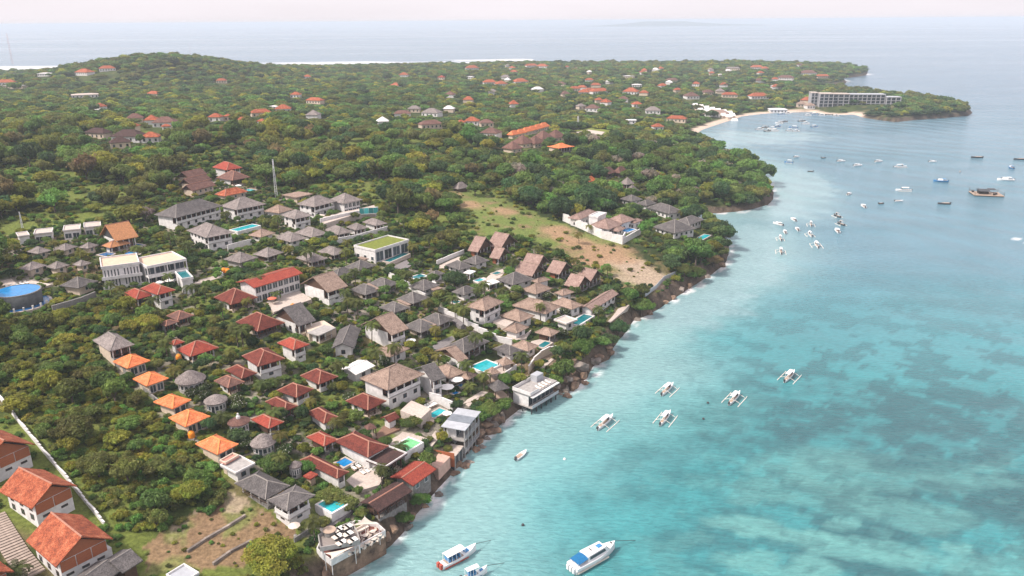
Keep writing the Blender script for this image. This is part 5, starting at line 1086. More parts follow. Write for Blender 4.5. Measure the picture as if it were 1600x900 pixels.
# teal glass screen on the villa terrace
p = ground(px('B', (705, 530)), 3); root = empty('glass_screen', (p[0], p[1], tzf(p[0], p[1]) + 2.6), .25); tag(root, 'teal glass pool screen on the twin villas terrace', 'screen')
for i in range(4): MB().box(-4 + 2 * i + .04, -2 + 2 * i - .04, -.03, .03, .1, 2.6).build('glass_panel', M_GLASST, root)
MB().box(-4, 4, -.06, .06, -.2, .1).build('base_rail', M_WHITE, root)

# the cliff terrace restaurant
def table(x, y, z, th, m, label, group, r=.0):
    root = empty('dining_table', (x, y, z), th); tag(root, label, 'table', group)
    if r: MB().lathe([(r, .70), (r, .76)], 14).build('table_top', m, root)
    else: MB().box(-.62, .62, -.62, .62, .70, .77).build('table_top', m, root)
    MB().tube((0, 0, 0), (0, 0, .7), .07).build('pedestal', M_STEEL, root)
    MB().lathe([(.3, 0), (.26, .05)], 10).build('base', M_STEEL, root)
def chair(x, y, z, th, label, group):
    root = empty('terrace_chair', (x, y, z), th); tag(root, label, 'chair', group)
    MB().box(-.26, .26, -.26, .26, .40, .46).build('seat', M_SAIL, root)
    MB().box(-.26, .26, .22, .28, .46, .92).build('backrest', M_SAIL, root)
    lm = MB().box(-.03, .03, -.03, .03, 0, .40).mesh('leg', M_WOODP)
    for sx in (-1, 1):
        for sy in (-1, 1): link('leg', lm, root, (sx * .22, sy * .22, 0))
def cliff_terrace():
    zl, zu = 4.6, 7.2
    lo, _ = level('Z1', [(130, 680), (310, 825), (998, 448), (890, 350), (620, 320), (160, 610)], z=zl)
    up, _ = level('Z1', [(170, 640), (145, 480), (570, 310), (640, 440), (675, 550)], z=zu)
    POLYKEEP.append(lo); POLYKEEP.append(up)
    c = lo.mean(0); root = empty('cliff_terrace', (c[0], c[1], 0)); tag(root, 'two level white walled restaurant terrace on the sea cliff', 'terrace')
    MB().prism([q - c for q in lo], -1.0, zl - .05).build('retaining_wall', M_ROCK, root)
    MB().prism([(q - c) * .985 for q in lo], zl - .04, zl).build('lower_deck', mat('deck_red', (.17, .06, .045), .7, .2, 2, .3), root)
    MB().prism([q - c for q in up], zu - .35, zu).build('upper_deck', mat('deck_grey', (.27, .23, .21), .8, .2, 2, .3, stretch=(1, 8, 1)), root)
    def rail(P, z, hgt, m, nm, i0, i1, t=.22):
        for i in range(i0, i1):
            a, b = P[i % len(P)] - c, P[(i + 1) % len(P)] - c; d = b - a; ln = np.hypot(*d); o = MB().box(-ln / 2, ln / 2, -t / 2, t / 2, z - .45, z + hgt).build(nm, m, root, loc=(*((a + b) / 2), 0)); o.rotation_euler[2] = math.atan2(d[1], d[0])
    rail(lo, zl, .95, M_WHITE, 'parapet', 0, len(lo)); rail(up, zu, .5, M_CONC, 'upper_parapet', 0, len(up), .2)
    pm = MB().box(-.12, .12, -.12, .12, zl, zu - .35).mesh('post', M_WHITE)
    for q in up: v = (q - c) * .93; link('post', pm, root, (v[0], v[1], 0))
    th = math.atan2(*(at(px('Z1', (998, 448)), zl) - at(px('Z1', (310, 825)), zl))[[1, 0]])
    names = ['back corner by the curved bar', 'back corner by the sail', 'middle, landward', 'middle, towards the sail', 'front, towards the open deck', 'front corner by the sail']
    for i, q in enumerate([(425, 372), (535, 338), (408, 462), (540, 430), (460, 540), (598, 512)]):
        p = at(px('Z1', q), zu + .7); table(p[0], p[1], zu, th, M_FABRIC, 'white square table on upper terrace, ' + names[i], 'tables on the upper terrace')
        p = at(px('Z1', (q[0] - 46, q[1] + 24)), zu + .7); table(p[0], p[1], zu, th, M_SAIL, 'beige square table on upper terrace, ' + names[i], 'tables on the upper terrace')
    for i, (q, nm) in enumerate([((742, 462), 'middle of the red deck'), ((838, 412), 'near the sail'), ((680, 600), 'under the upper deck edge'), ((765, 553), 'along the parapet, lower'), ((850, 503), 'along the parapet, middle'), ((922, 455), 'along the parapet, far corner'), ((580, 650), 'between the two decks')]):
        p = at(px('Z1', q), zl + .7); table(p[0], p[1], zl, th, M_SAIL, 'round pale table on lower red deck, ' + nm, 'tables on the lower terrace', .55)
        for k in range(4):
            a = th + k * math.pi / 2 + .4; chair(p[0] + .85 * math.cos(a), p[1] + .85 * math.sin(a), zl, a - math.pi / 2, 'pale chair at the round table ' + nm, 'chairs on the lower terrace')
    # curved bench and bar
    p = at(px('Z1', (690, 385)), zl + .4); so = empty('curved_sofa', (p[0], p[1], zl), th); tag(so, 'pale outdoor sofa under the beige shade sail', 'sofa')
    MB().box(-1.6, 1.6, -.4, .4, .1, .45).build('seat', M_SAIL, so); MB().box(-1.6, 1.6, .3, .5, .45, .9).build('backrest', M_SAIL, so)
    p = at(px('Z1', (285, 420)), zu + .5); ba = empty('terrace_bar', (p[0], p[1], zu), th); tag(ba, 'rounded grey bar counter on the upper terrace', 'bar')
    MB().lathe([(1.1, 0), (1.1, 1.0)], 18).build('counter', M_STONE, ba); MB().lathe([(1.25, 1.0), (1.25, 1.08)], 18).build('counter_top', M_WOODP, ba)
    for pts, hs, lab in [([(575, 338), (735, 222), (915, 318)], (3.4, 4.6, 3.2), 'large beige triangular shade sail by the dark restaurant'), ([(225, 690), (310, 765), (610, 600)], (2.3, 2.0, 2.4), 'beige shade sail along the lower deck parapet')]:
        V = [at(px('Z1', q), zl + h_) for q, h_ in zip(pts, hs)]; cc = sum(V) / 3
        so = empty('shade_sail', (cc[0], cc[1], zl)); tag(so, lab, 'shade sail')
        n = 8; vs = []; idx = {}
        for i in range(n + 1):
            for j in range(n + 1 - i):
                a, b = i / n, j / n; g_ = 1 - a - b; v = V[0] * g_ + V[1] * a + V[2] * b
                sag = 27 * a * b * g_; pull = .30 * (4 * a * b + 4 * b * g_ + 4 * a * g_) / 2
                v = v + (cc - v) * .25 * max(4 * a * b * (g_ < .01), 4 * b * g_ * (a < .01), 4 * a * g_ * (b < .01)); v = v - np.array([0, 0, .25 * sag]); idx[(i, j)] = len(vs); vs.append(v - np.array([cc[0], cc[1], zl]))
        fs = []
        for i in range(n):
            for j in range(n - i):
                fs.append((idx[(i, j)], idx[(i + 1, j)], idx[(i, j + 1)]))
                if j < n - i - 1: fs.append((idx[(i + 1, j)], idx[(i + 1, j + 1)], idx[(i, j + 1)]))
        k = len(vs); vs += [v - np.array([0, 0, .02]) for v in vs]; fs += [tuple(q + k for q in f[::-1]) for f in fs]
        MB().add(vs, fs).build('cloth', M_SAIL, so, True)
        for v, h_ in zip(V, hs): MB().tube((v[0] - cc[0], v[1] - cc[1], -1.5), (v[0] - cc[0], v[1] - cc[1], h_ + .1), .07).build('pole', M_WHITE, so)
cliff_terrace()
# grey roofed stilt building over the rocks
def stilt_building():
    h = 7.4
    ze = 7.7
    P = [at(px('Z2', q), ze)[:2] for q in [(290, 355), (575, 402), (762, 178)]]
    v, u = P[0] - P[1], P[2] - P[1]; th = math.atan2(u[1], u[0]); w = np.hypot(*u); d = abs(-v[0] * math.sin(th) + v[1] * math.cos(th)); c = (P[0] + P[2]) / 2
    W, D = w / 2, d / 2; FOOT.append((c[0], c[1], th, W + .5, D + .5))
    root = empty('stilt_building', (c[0], c[1], 0), th); tag(root, 'grey metal roofed open building on tall stilts over the rocks', 'building')
    t = w / 3
    for i, m in enumerate((M_METAL, mat('roof_metal_dark', (.20, .22, .25), .5, .15, .8, .3), M_METAL)):
        MB().box(-W + t * i + .02, -W + t * (i + 1) - .02, -D, D, ze + .06 * (i == 1), ze + .18 + .06 * (i == 1)).build('roof_panel', m, root)
    for z in (ze - 3.0, ze - 6.2): MB().box(-W + .4, W - .4, -D + .3, D - .5, z - .25, z).build('floor_slab', M_CONC, root)
    MB().box(-W + 1.5, W - 1.5, -D + 3, D - .8, ze - 3, ze).build('wall', M_WHITE, root); MB().box(-W + 1, W - 1, -D + 3.2, D - .9, .2, ze - 3.25).build('lower_wall', M_STONE, root)
    for k in range(4): window(root, 0, W, D - 3, -W + 1.5 + (w - 3) * (k + .5) / 4, ze - 2.9, (w - 3) / 4 * .85, 2.3, M_STEEL)
    pm = MB().box(-.13, .13, -.13, .13, -1.5, ze).mesh('stilt', M_CONC)
    for i in range(5):
        for y in (-D + .45, D - .6): link('stilt', pm, root, (-W + .6 + (w - 1.2) * i / 4, y, 0))
    for z in (ze - 3.0, ze - 6.2):
        r = MB(); r.box(-W + .4, W - .4, -D + .3, -D + .36, z + .9, z + .98); r.box(-W + .4, W - .4, -D + .3, -D + .36, z + .45, z + .5)
        for i in range(12): r.box(-W + .4 + (w - .86) * i / 11, -W + .46 + (w - .86) * i / 11, -D + .3, -D + .36, z, z + .9)
        r.build('railing', M_METAL, root)
    # lower terrace with red wall at the near end
    a = MB().box(-W - 5.5, -W - .1, -D + .6, D - 1.5, -1, ze - 4.2).build('terrace_base', M_STEEL, root)
    MB().box(-W - 5.6, -W - .1, -D + .4, D - 1.4, ze - 4.19, ze - 4.0).build('terrace_deck', M_PAVE, root)
    MB().box(-W - 5.8, -W - 5.62, -D + .4, D - .5, ze - 6.5, ze - 2.9).build('red_wall', M_WOODO, root)
    for i in range(3): link('stilt', pm, root, (-W - 5.2 + 2.2 * i, -D + .5, 0), sc=(1, 1, (ze - 4.0) / ze))
stilt_building()
def overwater_bar():
    ze = 5.6
    P = [at(px('Z6', q), ze)[:2] for q in [(168, 655), (292, 742), (602, 560)]]
    v, u = P[0] - P[1], P[2] - P[1]; th = math.atan2(u[1], u[0]); w = np.hypot(*u); d = max(5.0, abs(-v[0] * math.sin(th) + v[1] * math.cos(th))) + 1.2
    c = P[1] + u / 2 + np.array([-math.sin(th), math.cos(th)]) * d / 2; W, D = w / 2, d / 2; FOOT.append((c[0], c[1], th, W, D))
    root = empty('overwater_bar', (c[0], c[1], 0), th); tag(root, 'white flat roofed bar with sun deck jutting over the water', 'bar')
    MB().box(-W + .4, W - .4, -D + 1.0, D, 2.0, ze - .2).build('wall', M_WHITE, root)
    MB().box(-W, W, -D, D, ze - .2, ze).build('roof_deck', M_CONC, root); MB().box(-W, W, -D - .9, -D, ze - .5, ze - .3).build('awning', M_WHITE, root)
    MB().box(-W, W, -D - .5, D, 1.8, 2.0).build('floor_slab', M_CONC, root); MB().box(-W, W, -D - .6, -D - .48, 2.0, 2.8).build('balustrade', M_METAL, root)
    n = 6
    for i in range(n): window(root, 0, W, D - 1.0, -W + .4 + (w - .8) * (i + .5) / n, 2.15, (w - .8) / n * .88, 2.6, M_STEEL)
    p = MB(); p.box(-W, -W + .15, -D, D, ze, ze + .9); p.box(-W + .15, -W + 4, -D, -D + .15, ze, ze + .9); p.box(-W + .15, W, D - .15, D, ze, ze + .9); p.build('parapet', M_WHITE, root)
    MB().box(W - 4.5, W - 1.5, D - 2.6, D - .4, ze, ze + 1.9).build('roof_kiosk', M_METAL, root)
    lm = MB().box(-.35, .35, -.15, .15, .25, .4).mesh('sun_lounger', M_FABRIC)
    for i in range(4):
        o = empty('sun_lounger', (c[0], c[1], ze)); M_ = Matrix.Translation((c[0], c[1], ze)) @ Matrix.Rotation(th, 4, 'Z') @ Matrix.Translation((-W + 5.0 + 1.5 * i, -D + 1.2, 0)); o.matrix_world = M_
        tag(o, 'white sun lounger on the roof deck of the overwater bar', 'sun lounger', 'loungers on the roof deck'); MB().box(-.32, .32, -.9, .5, .22, .34).build('mattress', M_FABRIC, o); MB().add([(-.32, .5, .22), (.32, .5, .22), (.32, 1.0, .6), (-.32, 1.0, .6), (-.32, .5, .34), (.32, .5, .34), (.32, .95, .7), (-.32, .95, .7)], [(3, 2, 1, 0), (4, 5, 6, 7), (0, 1, 5, 4), (1, 2, 6, 5), (2, 3, 7, 6), (3, 0, 4, 7)]).build('backrest', M_FABRIC, o); MB().box(-.3, .3, -.8, .4, 0, .21).build('frame', M_WOODP, o)
    pm = MB().tube((0, 0, -3), (0, 0, 1.8), .2, n=8).mesh('pile', M_STEEL)
    for i in range(6):
        for y in (-D, 0): link('pile', pm, root, (-W + .5 + (w - 1) * i / 5, y, 0))
overwater_bar()
# the long hotel on the point
def hotel():
    a = ground(px('Z3', (165, 272)), 0); b = ground(px('Z3', (950, 262)), 0); d = (b - a)[:2]; ln = np.hypot(*d); th = math.atan2(d[1], d[0])
    th = th * .5
    root = empty('hotel', (a[0], a[1], 4.0), th); tag(root, 'long grey four storey hotel with balconies on the wooded point', 'hotel')
    ln = ln * .98
    FOOT.append((a[0] + ln / 2 * math.cos(th), a[1] + ln / 2 * math.sin(th) + 8, th, ln / 2 + 4, 13))
    blocks = [(-.085, .0, 6, 14.8, 15), (0, .17, -1, 14.4, 16), (.175, .375, 3, 13.8, 15), (.38, .82, 7, 13.2, 14), (.825, 1.0, 4, 10.5, 13)]
    for k, (t0, t1, y0, hh, dp) in enumerate(blocks):
        x0, x1 = t0 * ln, t1 * ln
        MB().box(x0 + .3, x1 - .3, y0 + 1.8, y0 + dp, -3, hh - .1).build('wall_block', mat('hotel_grey', (.38, .37, .39), .8, .1, .2, .2), root)
        MB().box(x0, x1, y0, y0 + dp + .5, hh - .1, hh + .5).build('roof', M_PAVE if k < 3 else M_METAL, root)
        nf = 4 if k < 4 else 3; fh = hh / nf; nb = max(2, int((x1 - x0) / 4.6))
        for f in range(nf):
            z = f * fh
            if f: MB().box(x0, x1, y0, y0 + 1.8, z - .25, z).build('floor_slab', MATS['hotel_grey'], root)
            for i in range(nb):
                window(root, 0, 0, -(y0 + 1.8), x0 + (x1 - x0) * (i + .5) / nb, z + .1, (x1 - x0) / nb * .74, fh - .7, MATS['hotel_grey'])
        fm = MB().box(-.3, .3, y0, y0 + 1.8, -2, hh - .1).mesh('fin_wall', MATS['hotel_grey'])
        for i in range(nb + 1): link('fin_wall', fm, root, (x0 + .3 + (x1 - x0 - .6) * i / nb, 0, 0))
    MB().box(ln * 1.0, ln * 1.22, 2, 12, -3, 3.5).build('low_wing', MATS['hotel_grey'], root); MB().box(ln * .99, ln * 1.23, 1, 13, 3.5, 4.0).build('low_roof', M_METAL, root)
hotel()
# masts, poles, tanks, parasols
def mast(base, top, crop, label, name='lattice_mast', w=.9, stripes=True, plates=True):
    g_ = ground(px(crop, base)); s = np.linalg.norm(g_ - np.array([0, 0, CAM_H])) / FPX
    H_ = (base[1] - top[1]) / CROPS[crop][2] * s * 1.04
    root = empty(name, (g_[0], g_[1], tz(g_[0], g_[1])), .4); tag(root, label, 'mast')
    n = max(5, int(H_ / 2.4)); red = M_REDP
    for k in range(n):
        z0, z1 = H_ * k / n, H_ * (k + 1) / n; r0 = w * (1 - .6 * k / n); r1 = w * (1 - .6 * (k + 1) / n); mb = MB()
        C0 = [(r0, r0), (-r0, r0), (-r0, -r0), (r0, -r0)]; C1 = [(r1, r1), (-r1, r1), (-r1, -r1), (r1, -r1)]; r = .06 + .03 * w
        for i in range(4):
            mb.tube((*C0[i], z0), (*C1[i], z1), r, n=4); mb.tube((*C0[i], z0), (*C1[(i + 1) % 4], z1), r * .7, n=4); mb.tube((*C1[i], z1), (*C1[(i + 1) % 4], z1), r * .7, n=4)
        mb.build('lattice_section', (red if k % 2 and stripes else M_BOATW), root)
    if plates:
        for k in range(3): MB().box(-.25, .25, -.9, -.6, H_ * (.78 + .07 * k), H_ * (.83 + .07 * k)).build('antenna', M_BOATW, root)
mast((432, 305 + 3), (430, 254), 'P', 'tall white lattice radio mast beside the white villas', w=.55, stripes=False)
mast((20, 101), (11, 62), 'P', 'faint lattice mast by the far left shore', w=2.0)
mast((298, 88), (296, 69), 'P', 'thin lattice mast on top of the wooded hill', w=1.2, plates=False)
mast((903, 203), (903, 183), 'P', 'slender lattice mast beside pale ground in the middle woods', w=.9, stripes=False, plates=False)
mast((36, 360), (24, 336), 'P', 'short pale lattice pole above the white cube houses', w=.3, stripes=False, plates=False)
def tank(crop, c, r, label, m=None):
    g_ = ground(px(crop, c), .7); zz = tzf(g_[0], g_[1]); root = empty('water_tank', (g_[0], g_[1], zz)); tag(root, label, 'water tank'); m = m or M_TANK
    MB().lathe([(r, .3), (r * 1.03, .5), (r, .8), (r * 1.03, 1.1), (r, 1.4), (r * .75, 1.75), (r * .3, 1.9)], 16).build('drum', m, root, True); MB().lathe([(r * .3, 1.88), (r * .28, 2.0)], 10).build('lid', m, root); MB().box(-r, r, -r, r, -.6, .29).build('stand', M_CONC, root)
tank('E', (1400, 95), .9, 'orange water tank beside its orange twin, nearer white wall'); tank('E', (1424, 98), .9, 'orange water tank of the pair, nearer the grey house'); tank('E', (1382, 120), .8, 'white water tank below the orange tanks', M_BOATW)
tank('J', (898, 243), .75, 'orange water tank at the corner of fourth orange cottage'); tank('E', (1118, 640), .75, 'orange water tank beside the red open porch house'); tank('G', (232, 320), .9, 'orange water tank below long red roofed building'); tank('J', (962, 188), .7, 'pale water tank behind the fourth orange cottage', M_BOATW)
def parasol(crop, c, r, label, m=None):
    g_ = ground(px(crop, c), 2.4); zz = tzf(g_[0], g_[1]); root = empty('parasol', (g_[0], g_[1], zz)); tag(root, label, 'parasol', None)
    MB().lathe([(r, 2.25), (r, 2.33), (r * .5, 2.62), (.05, 2.85)], 8).build('canopy', m or M_FABRIC, root); MB().tube((0, 0, -.5), (0, 0, 2.8), .05).build('pole', M_WOODP, root); MB().lathe([(.35, 0), (.3, .18)], 10).build('base', M_CONC, root)
parasol('G', (1254, 768), 1.9, 'large white parasol beside the square tan pavilion'); parasol('G', (1195, 815), 1.9, 'large white parasol next to grey gabled villa'); parasol('E', (998, 162), 1.3, 'white parasol on lower terrace of open fronted modern villa, landward'); parasol('E', (1058, 150), 1.5, 'white parasol on lower terrace of open fronted modern villa, by the pool')
parasol('M', (555, 340), 1.3, 'white parasol beside the narrow teal pool'); parasol('G', (968, 525), 1.5, 'white parasol beside the tan gabled villa'); parasol('G', (100, 263), 1.5, 'coral parasol in front of long red roofed building', mat('fabric_coral', (.62, .16, .10), .9)); parasol('A', (1490, 358), 1.6, 'white parasol beside the brown pyramid roof'); parasol('B', (405, 545), 1.9, 'beige parasol on the twin villas terrace', M_SAIL); parasol('L', (478, 582), 1.2, 'pale parasol below the slate roofed villa', M_SAIL); parasol('G', (1108, 165), 1.1, 'white parasol by grey bungalow and plunge pool')
# sun loungers round the pools
def lounger(crop, c, th, label, group):
    g_ = ground(px(crop, c), .5); o = empty('sun_lounger', (g_[0], g_[1], tzf(g_[0], g_[1]) + .25), th); tag(o, label, 'sun lounger', group)
    MB().box(-.34, .34, -.9, .5, .22, .36).build('mattress', M_FABRIC, o); MB().box(-.34, .34, .45, .62, .3, .75).build('backrest', M_FABRIC, o); MB().box(-.3, .3, -.8, .5, -.2, .21).build('frame', M_WOODP, o)
for crop, c0, st, n, th, lab in [('M', (425, 302), (16, -7), 4, .9, 'white sun lounger in the row above the narrow teal pool'), ('L', (850, 222), (28, -12), 2, .8, 'lounger beside the small deep blue pool'), ('L', (905, 250), (28, -10), 3, .8, 'lounger on the brick terrace below the charcoal roof'), ('Z4', (60, 350), (38, -8), 5, 1.2, 'pale lounger on the terrace behind the round pool'), ('G', (1530, 385), (18, 4), 4, .8, 'white lounger on the terrace right of the pyramid roofed villa')]:
    for i in range(n): lounger(crop, (c0[0] + st[0] * i, c0[1] + st[1] * i), th, lab, lab.split(' in ')[0] + ' group')
# hard court ground in the middle woods
paving('T', [(200, 412), (240, 405), (290, 412), (275, 425), (215, 424)], M_PAVE, h=.5, name='court')
paving('T', [(180, 410), (250, 398), (310, 408), (300, 428), (210, 430)], M_LAWN, h=.3, name='sports_field')

for pts, h in [([(1180, 575), (1290, 530), (1392, 560), (1300, 622)], 1.6), ([(1000, 222), (1100, 185), (1175, 212), (1060, 245)], .2), ([(1280, 705), (1460, 690), (1520, 645), (1475, 722), (1345, 748)], .6), ([(690, 90), (880, 5), (960, 10), (740, 112)], .3), ([(780, 250), (860, 262), (900, 300), (800, 290)], .2), ([(640, 800), (870, 620), (960, 660), (760, 800)], .1), ([(420, 260), (520, 320), (560, 330), (440, 250)], .1)]:
    paving('Q', pts, M_PAVE if h > .15 else M_PAVEG, h=h)
# ------------------------------------------------------------------ vegetation
def leafmat():
    m, n, l, b = nmat('foliage')
    a = n.new('ShaderNodeAttribute'); a.attribute_name = 'tint'
    oi = n.new('ShaderNodeObjectInfo')
    mr = n.new('ShaderNodeMapRange'); mr.inputs[3].default_value = .68; mr.inputs[4].default_value = 1.32; l.new(oi.outputs['Random'], mr.inputs[0])
    h = n.new('ShaderNodeMath'); h.operation = 'MULTIPLY'; h.inputs[1].default_value = 7.31; fr = n.new('ShaderNodeMath'); fr.operation = 'FRACT'; l.new(oi.outputs['Random'], h.inputs[0]); l.new(h.outputs[0], fr.inputs[0])
    mh = n.new('ShaderNodeMapRange'); mh.inputs[3].default_value = .482; mh.inputs[4].default_value = .518; l.new(fr.outputs[0], mh.inputs[0])
    hs = n.new('ShaderNodeHueSaturation'); l.new(a.outputs[0], hs.inputs['Color']); l.new(mr.outputs[0], hs.inputs['Value']); l.new(mh.outputs[0], hs.inputs['Hue'])
    l.new(hs.outputs[0], b.inputs['Base Color']); b.inputs['Roughness'].default_value = .65; b.inputs['Specular IOR Level'].default_value = .25
    t = n.new('ShaderNodeBsdfTranslucent'); l.new(hs.outputs[0], t.inputs[0]); mx = n.new('ShaderNodeMixShader'); mx.inputs[0].default_value = .45
    l.new(b.outputs[0], mx.inputs[1]); l.new(t.outputs[0], mx.inputs[2]); l.new(mx.outputs[0], n['Material Output'].inputs[0])
    return m
M_LEAF = leafmat()
M_BARK = mat('bark', (.13, .10, .08), .95, .2, 3, .4, .4, stretch=(1, 1, .3))
def quad_mesh(name, C, N, S, col, m, extra=None, aspect=1.0):
    """leaf quads at C facing N of size S"""
    k = len(C); rg = np.random.default_rng(k + int(abs(C[0, 0]) * 1000))
    a = rg.normal(size=(k, 3)); a -= (a * N).sum(1)[:, None] * N; a /= np.linalg.norm(a, axis=1)[:, None] + 1e-9; b = np.cross(N, a)
    s = S[:, None]; bend = N * s * .22
    V = np.stack([C - a * s - b * s * aspect * .6 - bend, C + a * s * .9 - b * s * aspect * .6, C + a * s + b * s * aspect * .6 - bend, C - a * s * .9 + b * s * aspect * .6], 1).reshape(-1, 3)
    F = np.arange(4 * k).reshape(-1, 4); cols = np.repeat(col, 4, 0)
    if extra is not None:
        ev, ef, ec = extra; F = np.concatenate([F, ef + len(V)]); V = np.concatenate([V, ev]); cols = np.concatenate([cols, ec])
    me = bpy.data.meshes.new(name)
    me.vertices.add(len(V)); me.vertices.foreach_set('co', V.astype(np.float32).ravel())
    me.loops.add(len(F) * 4); me.loops.foreach_set('vertex_index', F.astype(np.int32).ravel()); me.polygons.add(len(F)); me.polygons.foreach_set('loop_start', np.arange(0, 4 * len(F), 4, dtype=np.int32))
    me.update(calc_edges=True); set_color(me, 'tint', cols); me.materials.append(m); return me
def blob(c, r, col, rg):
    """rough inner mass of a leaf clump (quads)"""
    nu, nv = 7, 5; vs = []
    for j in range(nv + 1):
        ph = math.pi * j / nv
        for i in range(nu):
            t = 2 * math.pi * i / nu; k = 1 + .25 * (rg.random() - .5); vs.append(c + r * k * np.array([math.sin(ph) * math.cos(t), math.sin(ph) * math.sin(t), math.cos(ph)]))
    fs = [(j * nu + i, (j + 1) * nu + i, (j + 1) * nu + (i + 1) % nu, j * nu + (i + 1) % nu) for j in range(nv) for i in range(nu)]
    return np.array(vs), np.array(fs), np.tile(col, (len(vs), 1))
def crown(name, seed, tint, r=1.0, zr=.75, z0=1.0, lobes=11, leaves=2200, size=.10, flat=0.0, flowers=0, bare=0.0):
    """unit crown (radius about 1) of leaf clumps; z0 = height of its middle"""
    rg = np.random.default_rng(seed); C = []; N = []; S = []; K = []; ev = []; ef = []; ec = []; off = 0
    tint = np.array(tint); per = leaves // lobes
    for i in range(lobes):
        t = 2 * math.pi * (i * .618) + rg.random() * .5; u = math.sqrt((i + .6) / lobes); rad = .70 * u * r * (.72 + .56 * rg.random())
        lz = zr * (1 - .75 * u * u) * (1 - flat) * (.7 + .5 * rg.random()) * .62
        c = np.array([rad * math.cos(t), rad * math.sin(t), z0 + lz - .12 * zr + (rg.random() - .5) * .14]); lr = (.22 + .30 * rg.random()) * r
        shade = .78 + .44 * rg.random(); hue = (rg.random(3) - .5) * .16 + 1
        d = rg.normal(size=(per, 3)); d[:, 2] = np.where(rg.random(per) < .75, np.abs(d[:, 2]), d[:, 2]); d /= np.linalg.norm(d, axis=1)[:, None]
        k = (.72 + .42 * rg.random(per))[:, None]; lump = 1 + .28 * np.sin(d[:, :1] * 5 + i) * np.cos(d[:, 1:2] * 4.3 + i * 2)
        p = c + d * k * lr * lump * np.array([1, 1, .82]); nn = d + rg.normal(size=(per, 3)) * .55; nn /= np.linalg.norm(nn, axis=1)[:, None]
        C.append(p); N.append(nn); S.append(size * (.6 + .8 * rg.random(per))); cc = tint * hue * shade; col = cc[None, :] * (.72 + .56 * rg.random(per))[:, None]
        if flowers: f = rg.random(per) < flowers; col[f] = (.70, .66, .60)
        K.append(col)
        if bare < .5:
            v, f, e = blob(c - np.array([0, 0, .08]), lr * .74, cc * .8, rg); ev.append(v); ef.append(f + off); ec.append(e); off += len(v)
    ex = (np.concatenate(ev), np.concatenate(ef), np.concatenate(ec)) if ev else None
    return quad_mesh(name, np.concatenate(C), np.concatenate(N), np.concatenate(S), np.concatenate(K), M_LEAF, ex)
def trunk_mesh(seed, z0, spread=.5, r=.07):
    rg = np.random.default_rng(seed); mb = MB(); fork = z0 * .45
    mb.tube((0, 0, -.4), (.03, .02, fork), r * 1.2, r * .8, 7)
    for i in range(4):
        a = 2 * math.pi * i / 4 + rg.random(); e = (spread * math.cos(a), spread * math.sin(a), z0 * (.9 + .2 * rg.random())); mid = (e[0] * .4, e[1] * .4, fork + (e[2] - fork) * .55)
        mb.tube((.03, .02, fork * .95), mid, r * .6, r * .42, 5); mb.tube(mid, e, r * .42, r * .15, 5)
    return mb.mesh('trunk', M_BARK, True)
# kinds: colour word, tint, shape
TINTS = {'mid green': (0.139, 0.215, 0.053), 'dark green': (0.077, 0.133, 0.049), 'yellow green': (0.261, 0.264, 0.042), 'olive': (0.183, 0.197, 0.053), 'brown green': (0.209, 0.165, 0.072), 'fresh green': (0.148, 0.255, 0.056), 'dry grey': (0.348, 0.29, 0.232)}
PROTO = []      # (colour word, crown mesh, trunk mesh, z0)
_k = 0
for word, n in [('mid green', 3), ('dark green', 3), ('yellow green', 2), ('olive', 3), ('brown green', 1), ('fresh green', 2), ('dry grey', 1)]:
    for i in range(n):
        z0 = (1.15, .95, 1.3)[i]; zr = (.8, .62, .95)[i]
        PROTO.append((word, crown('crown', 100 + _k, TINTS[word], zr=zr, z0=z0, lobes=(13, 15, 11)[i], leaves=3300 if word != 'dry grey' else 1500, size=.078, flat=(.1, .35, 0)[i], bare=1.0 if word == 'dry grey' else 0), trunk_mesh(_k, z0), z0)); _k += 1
FINE = {}
for kk in (0, 3, 6, 8, 11, 12):
    w_ = PROTO[kk][0]; FINE[kk] = crown('crown', 900 + kk, TINTS[w_], zr=.85, z0=1.1, lobes=22, leaves=13000, size=.040, flat=.1)
SHRUB = []
for word in ('mid green', 'dark green', 'yellow green', 'olive', 'fresh green', 'brown green'):
    for i in range(2):
        SHRUB.append((word, crown('foliage', 300 + _k, TINTS[word], zr=.75, z0=.35, lobes=8, leaves=1500, size=.105))); _k += 1
FLOWER = crown('crown', 777, (.07, .10, .03), zr=.6, z0=.95, lobes=12, leaves=2600, size=.075, flat=.3, flowers=.09)
FARP = []       # lighter meshes for woods far away: crown and trunk in one mesh
for j, (word, z0) in enumerate([('mid green', 1.0), ('dark green', 1.1), ('olive', .9), ('mid green', .85), ('yellow green', .95), ('fresh green', 1.05), ('olive', 1.15), ('dark green', .9)]):
    FARP.append((word, crown('far_crown', 500 + j, TINTS[word], zr=.75, z0=z0 * .8, lobes=9, leaves=1000, size=.125, flat=.15)))

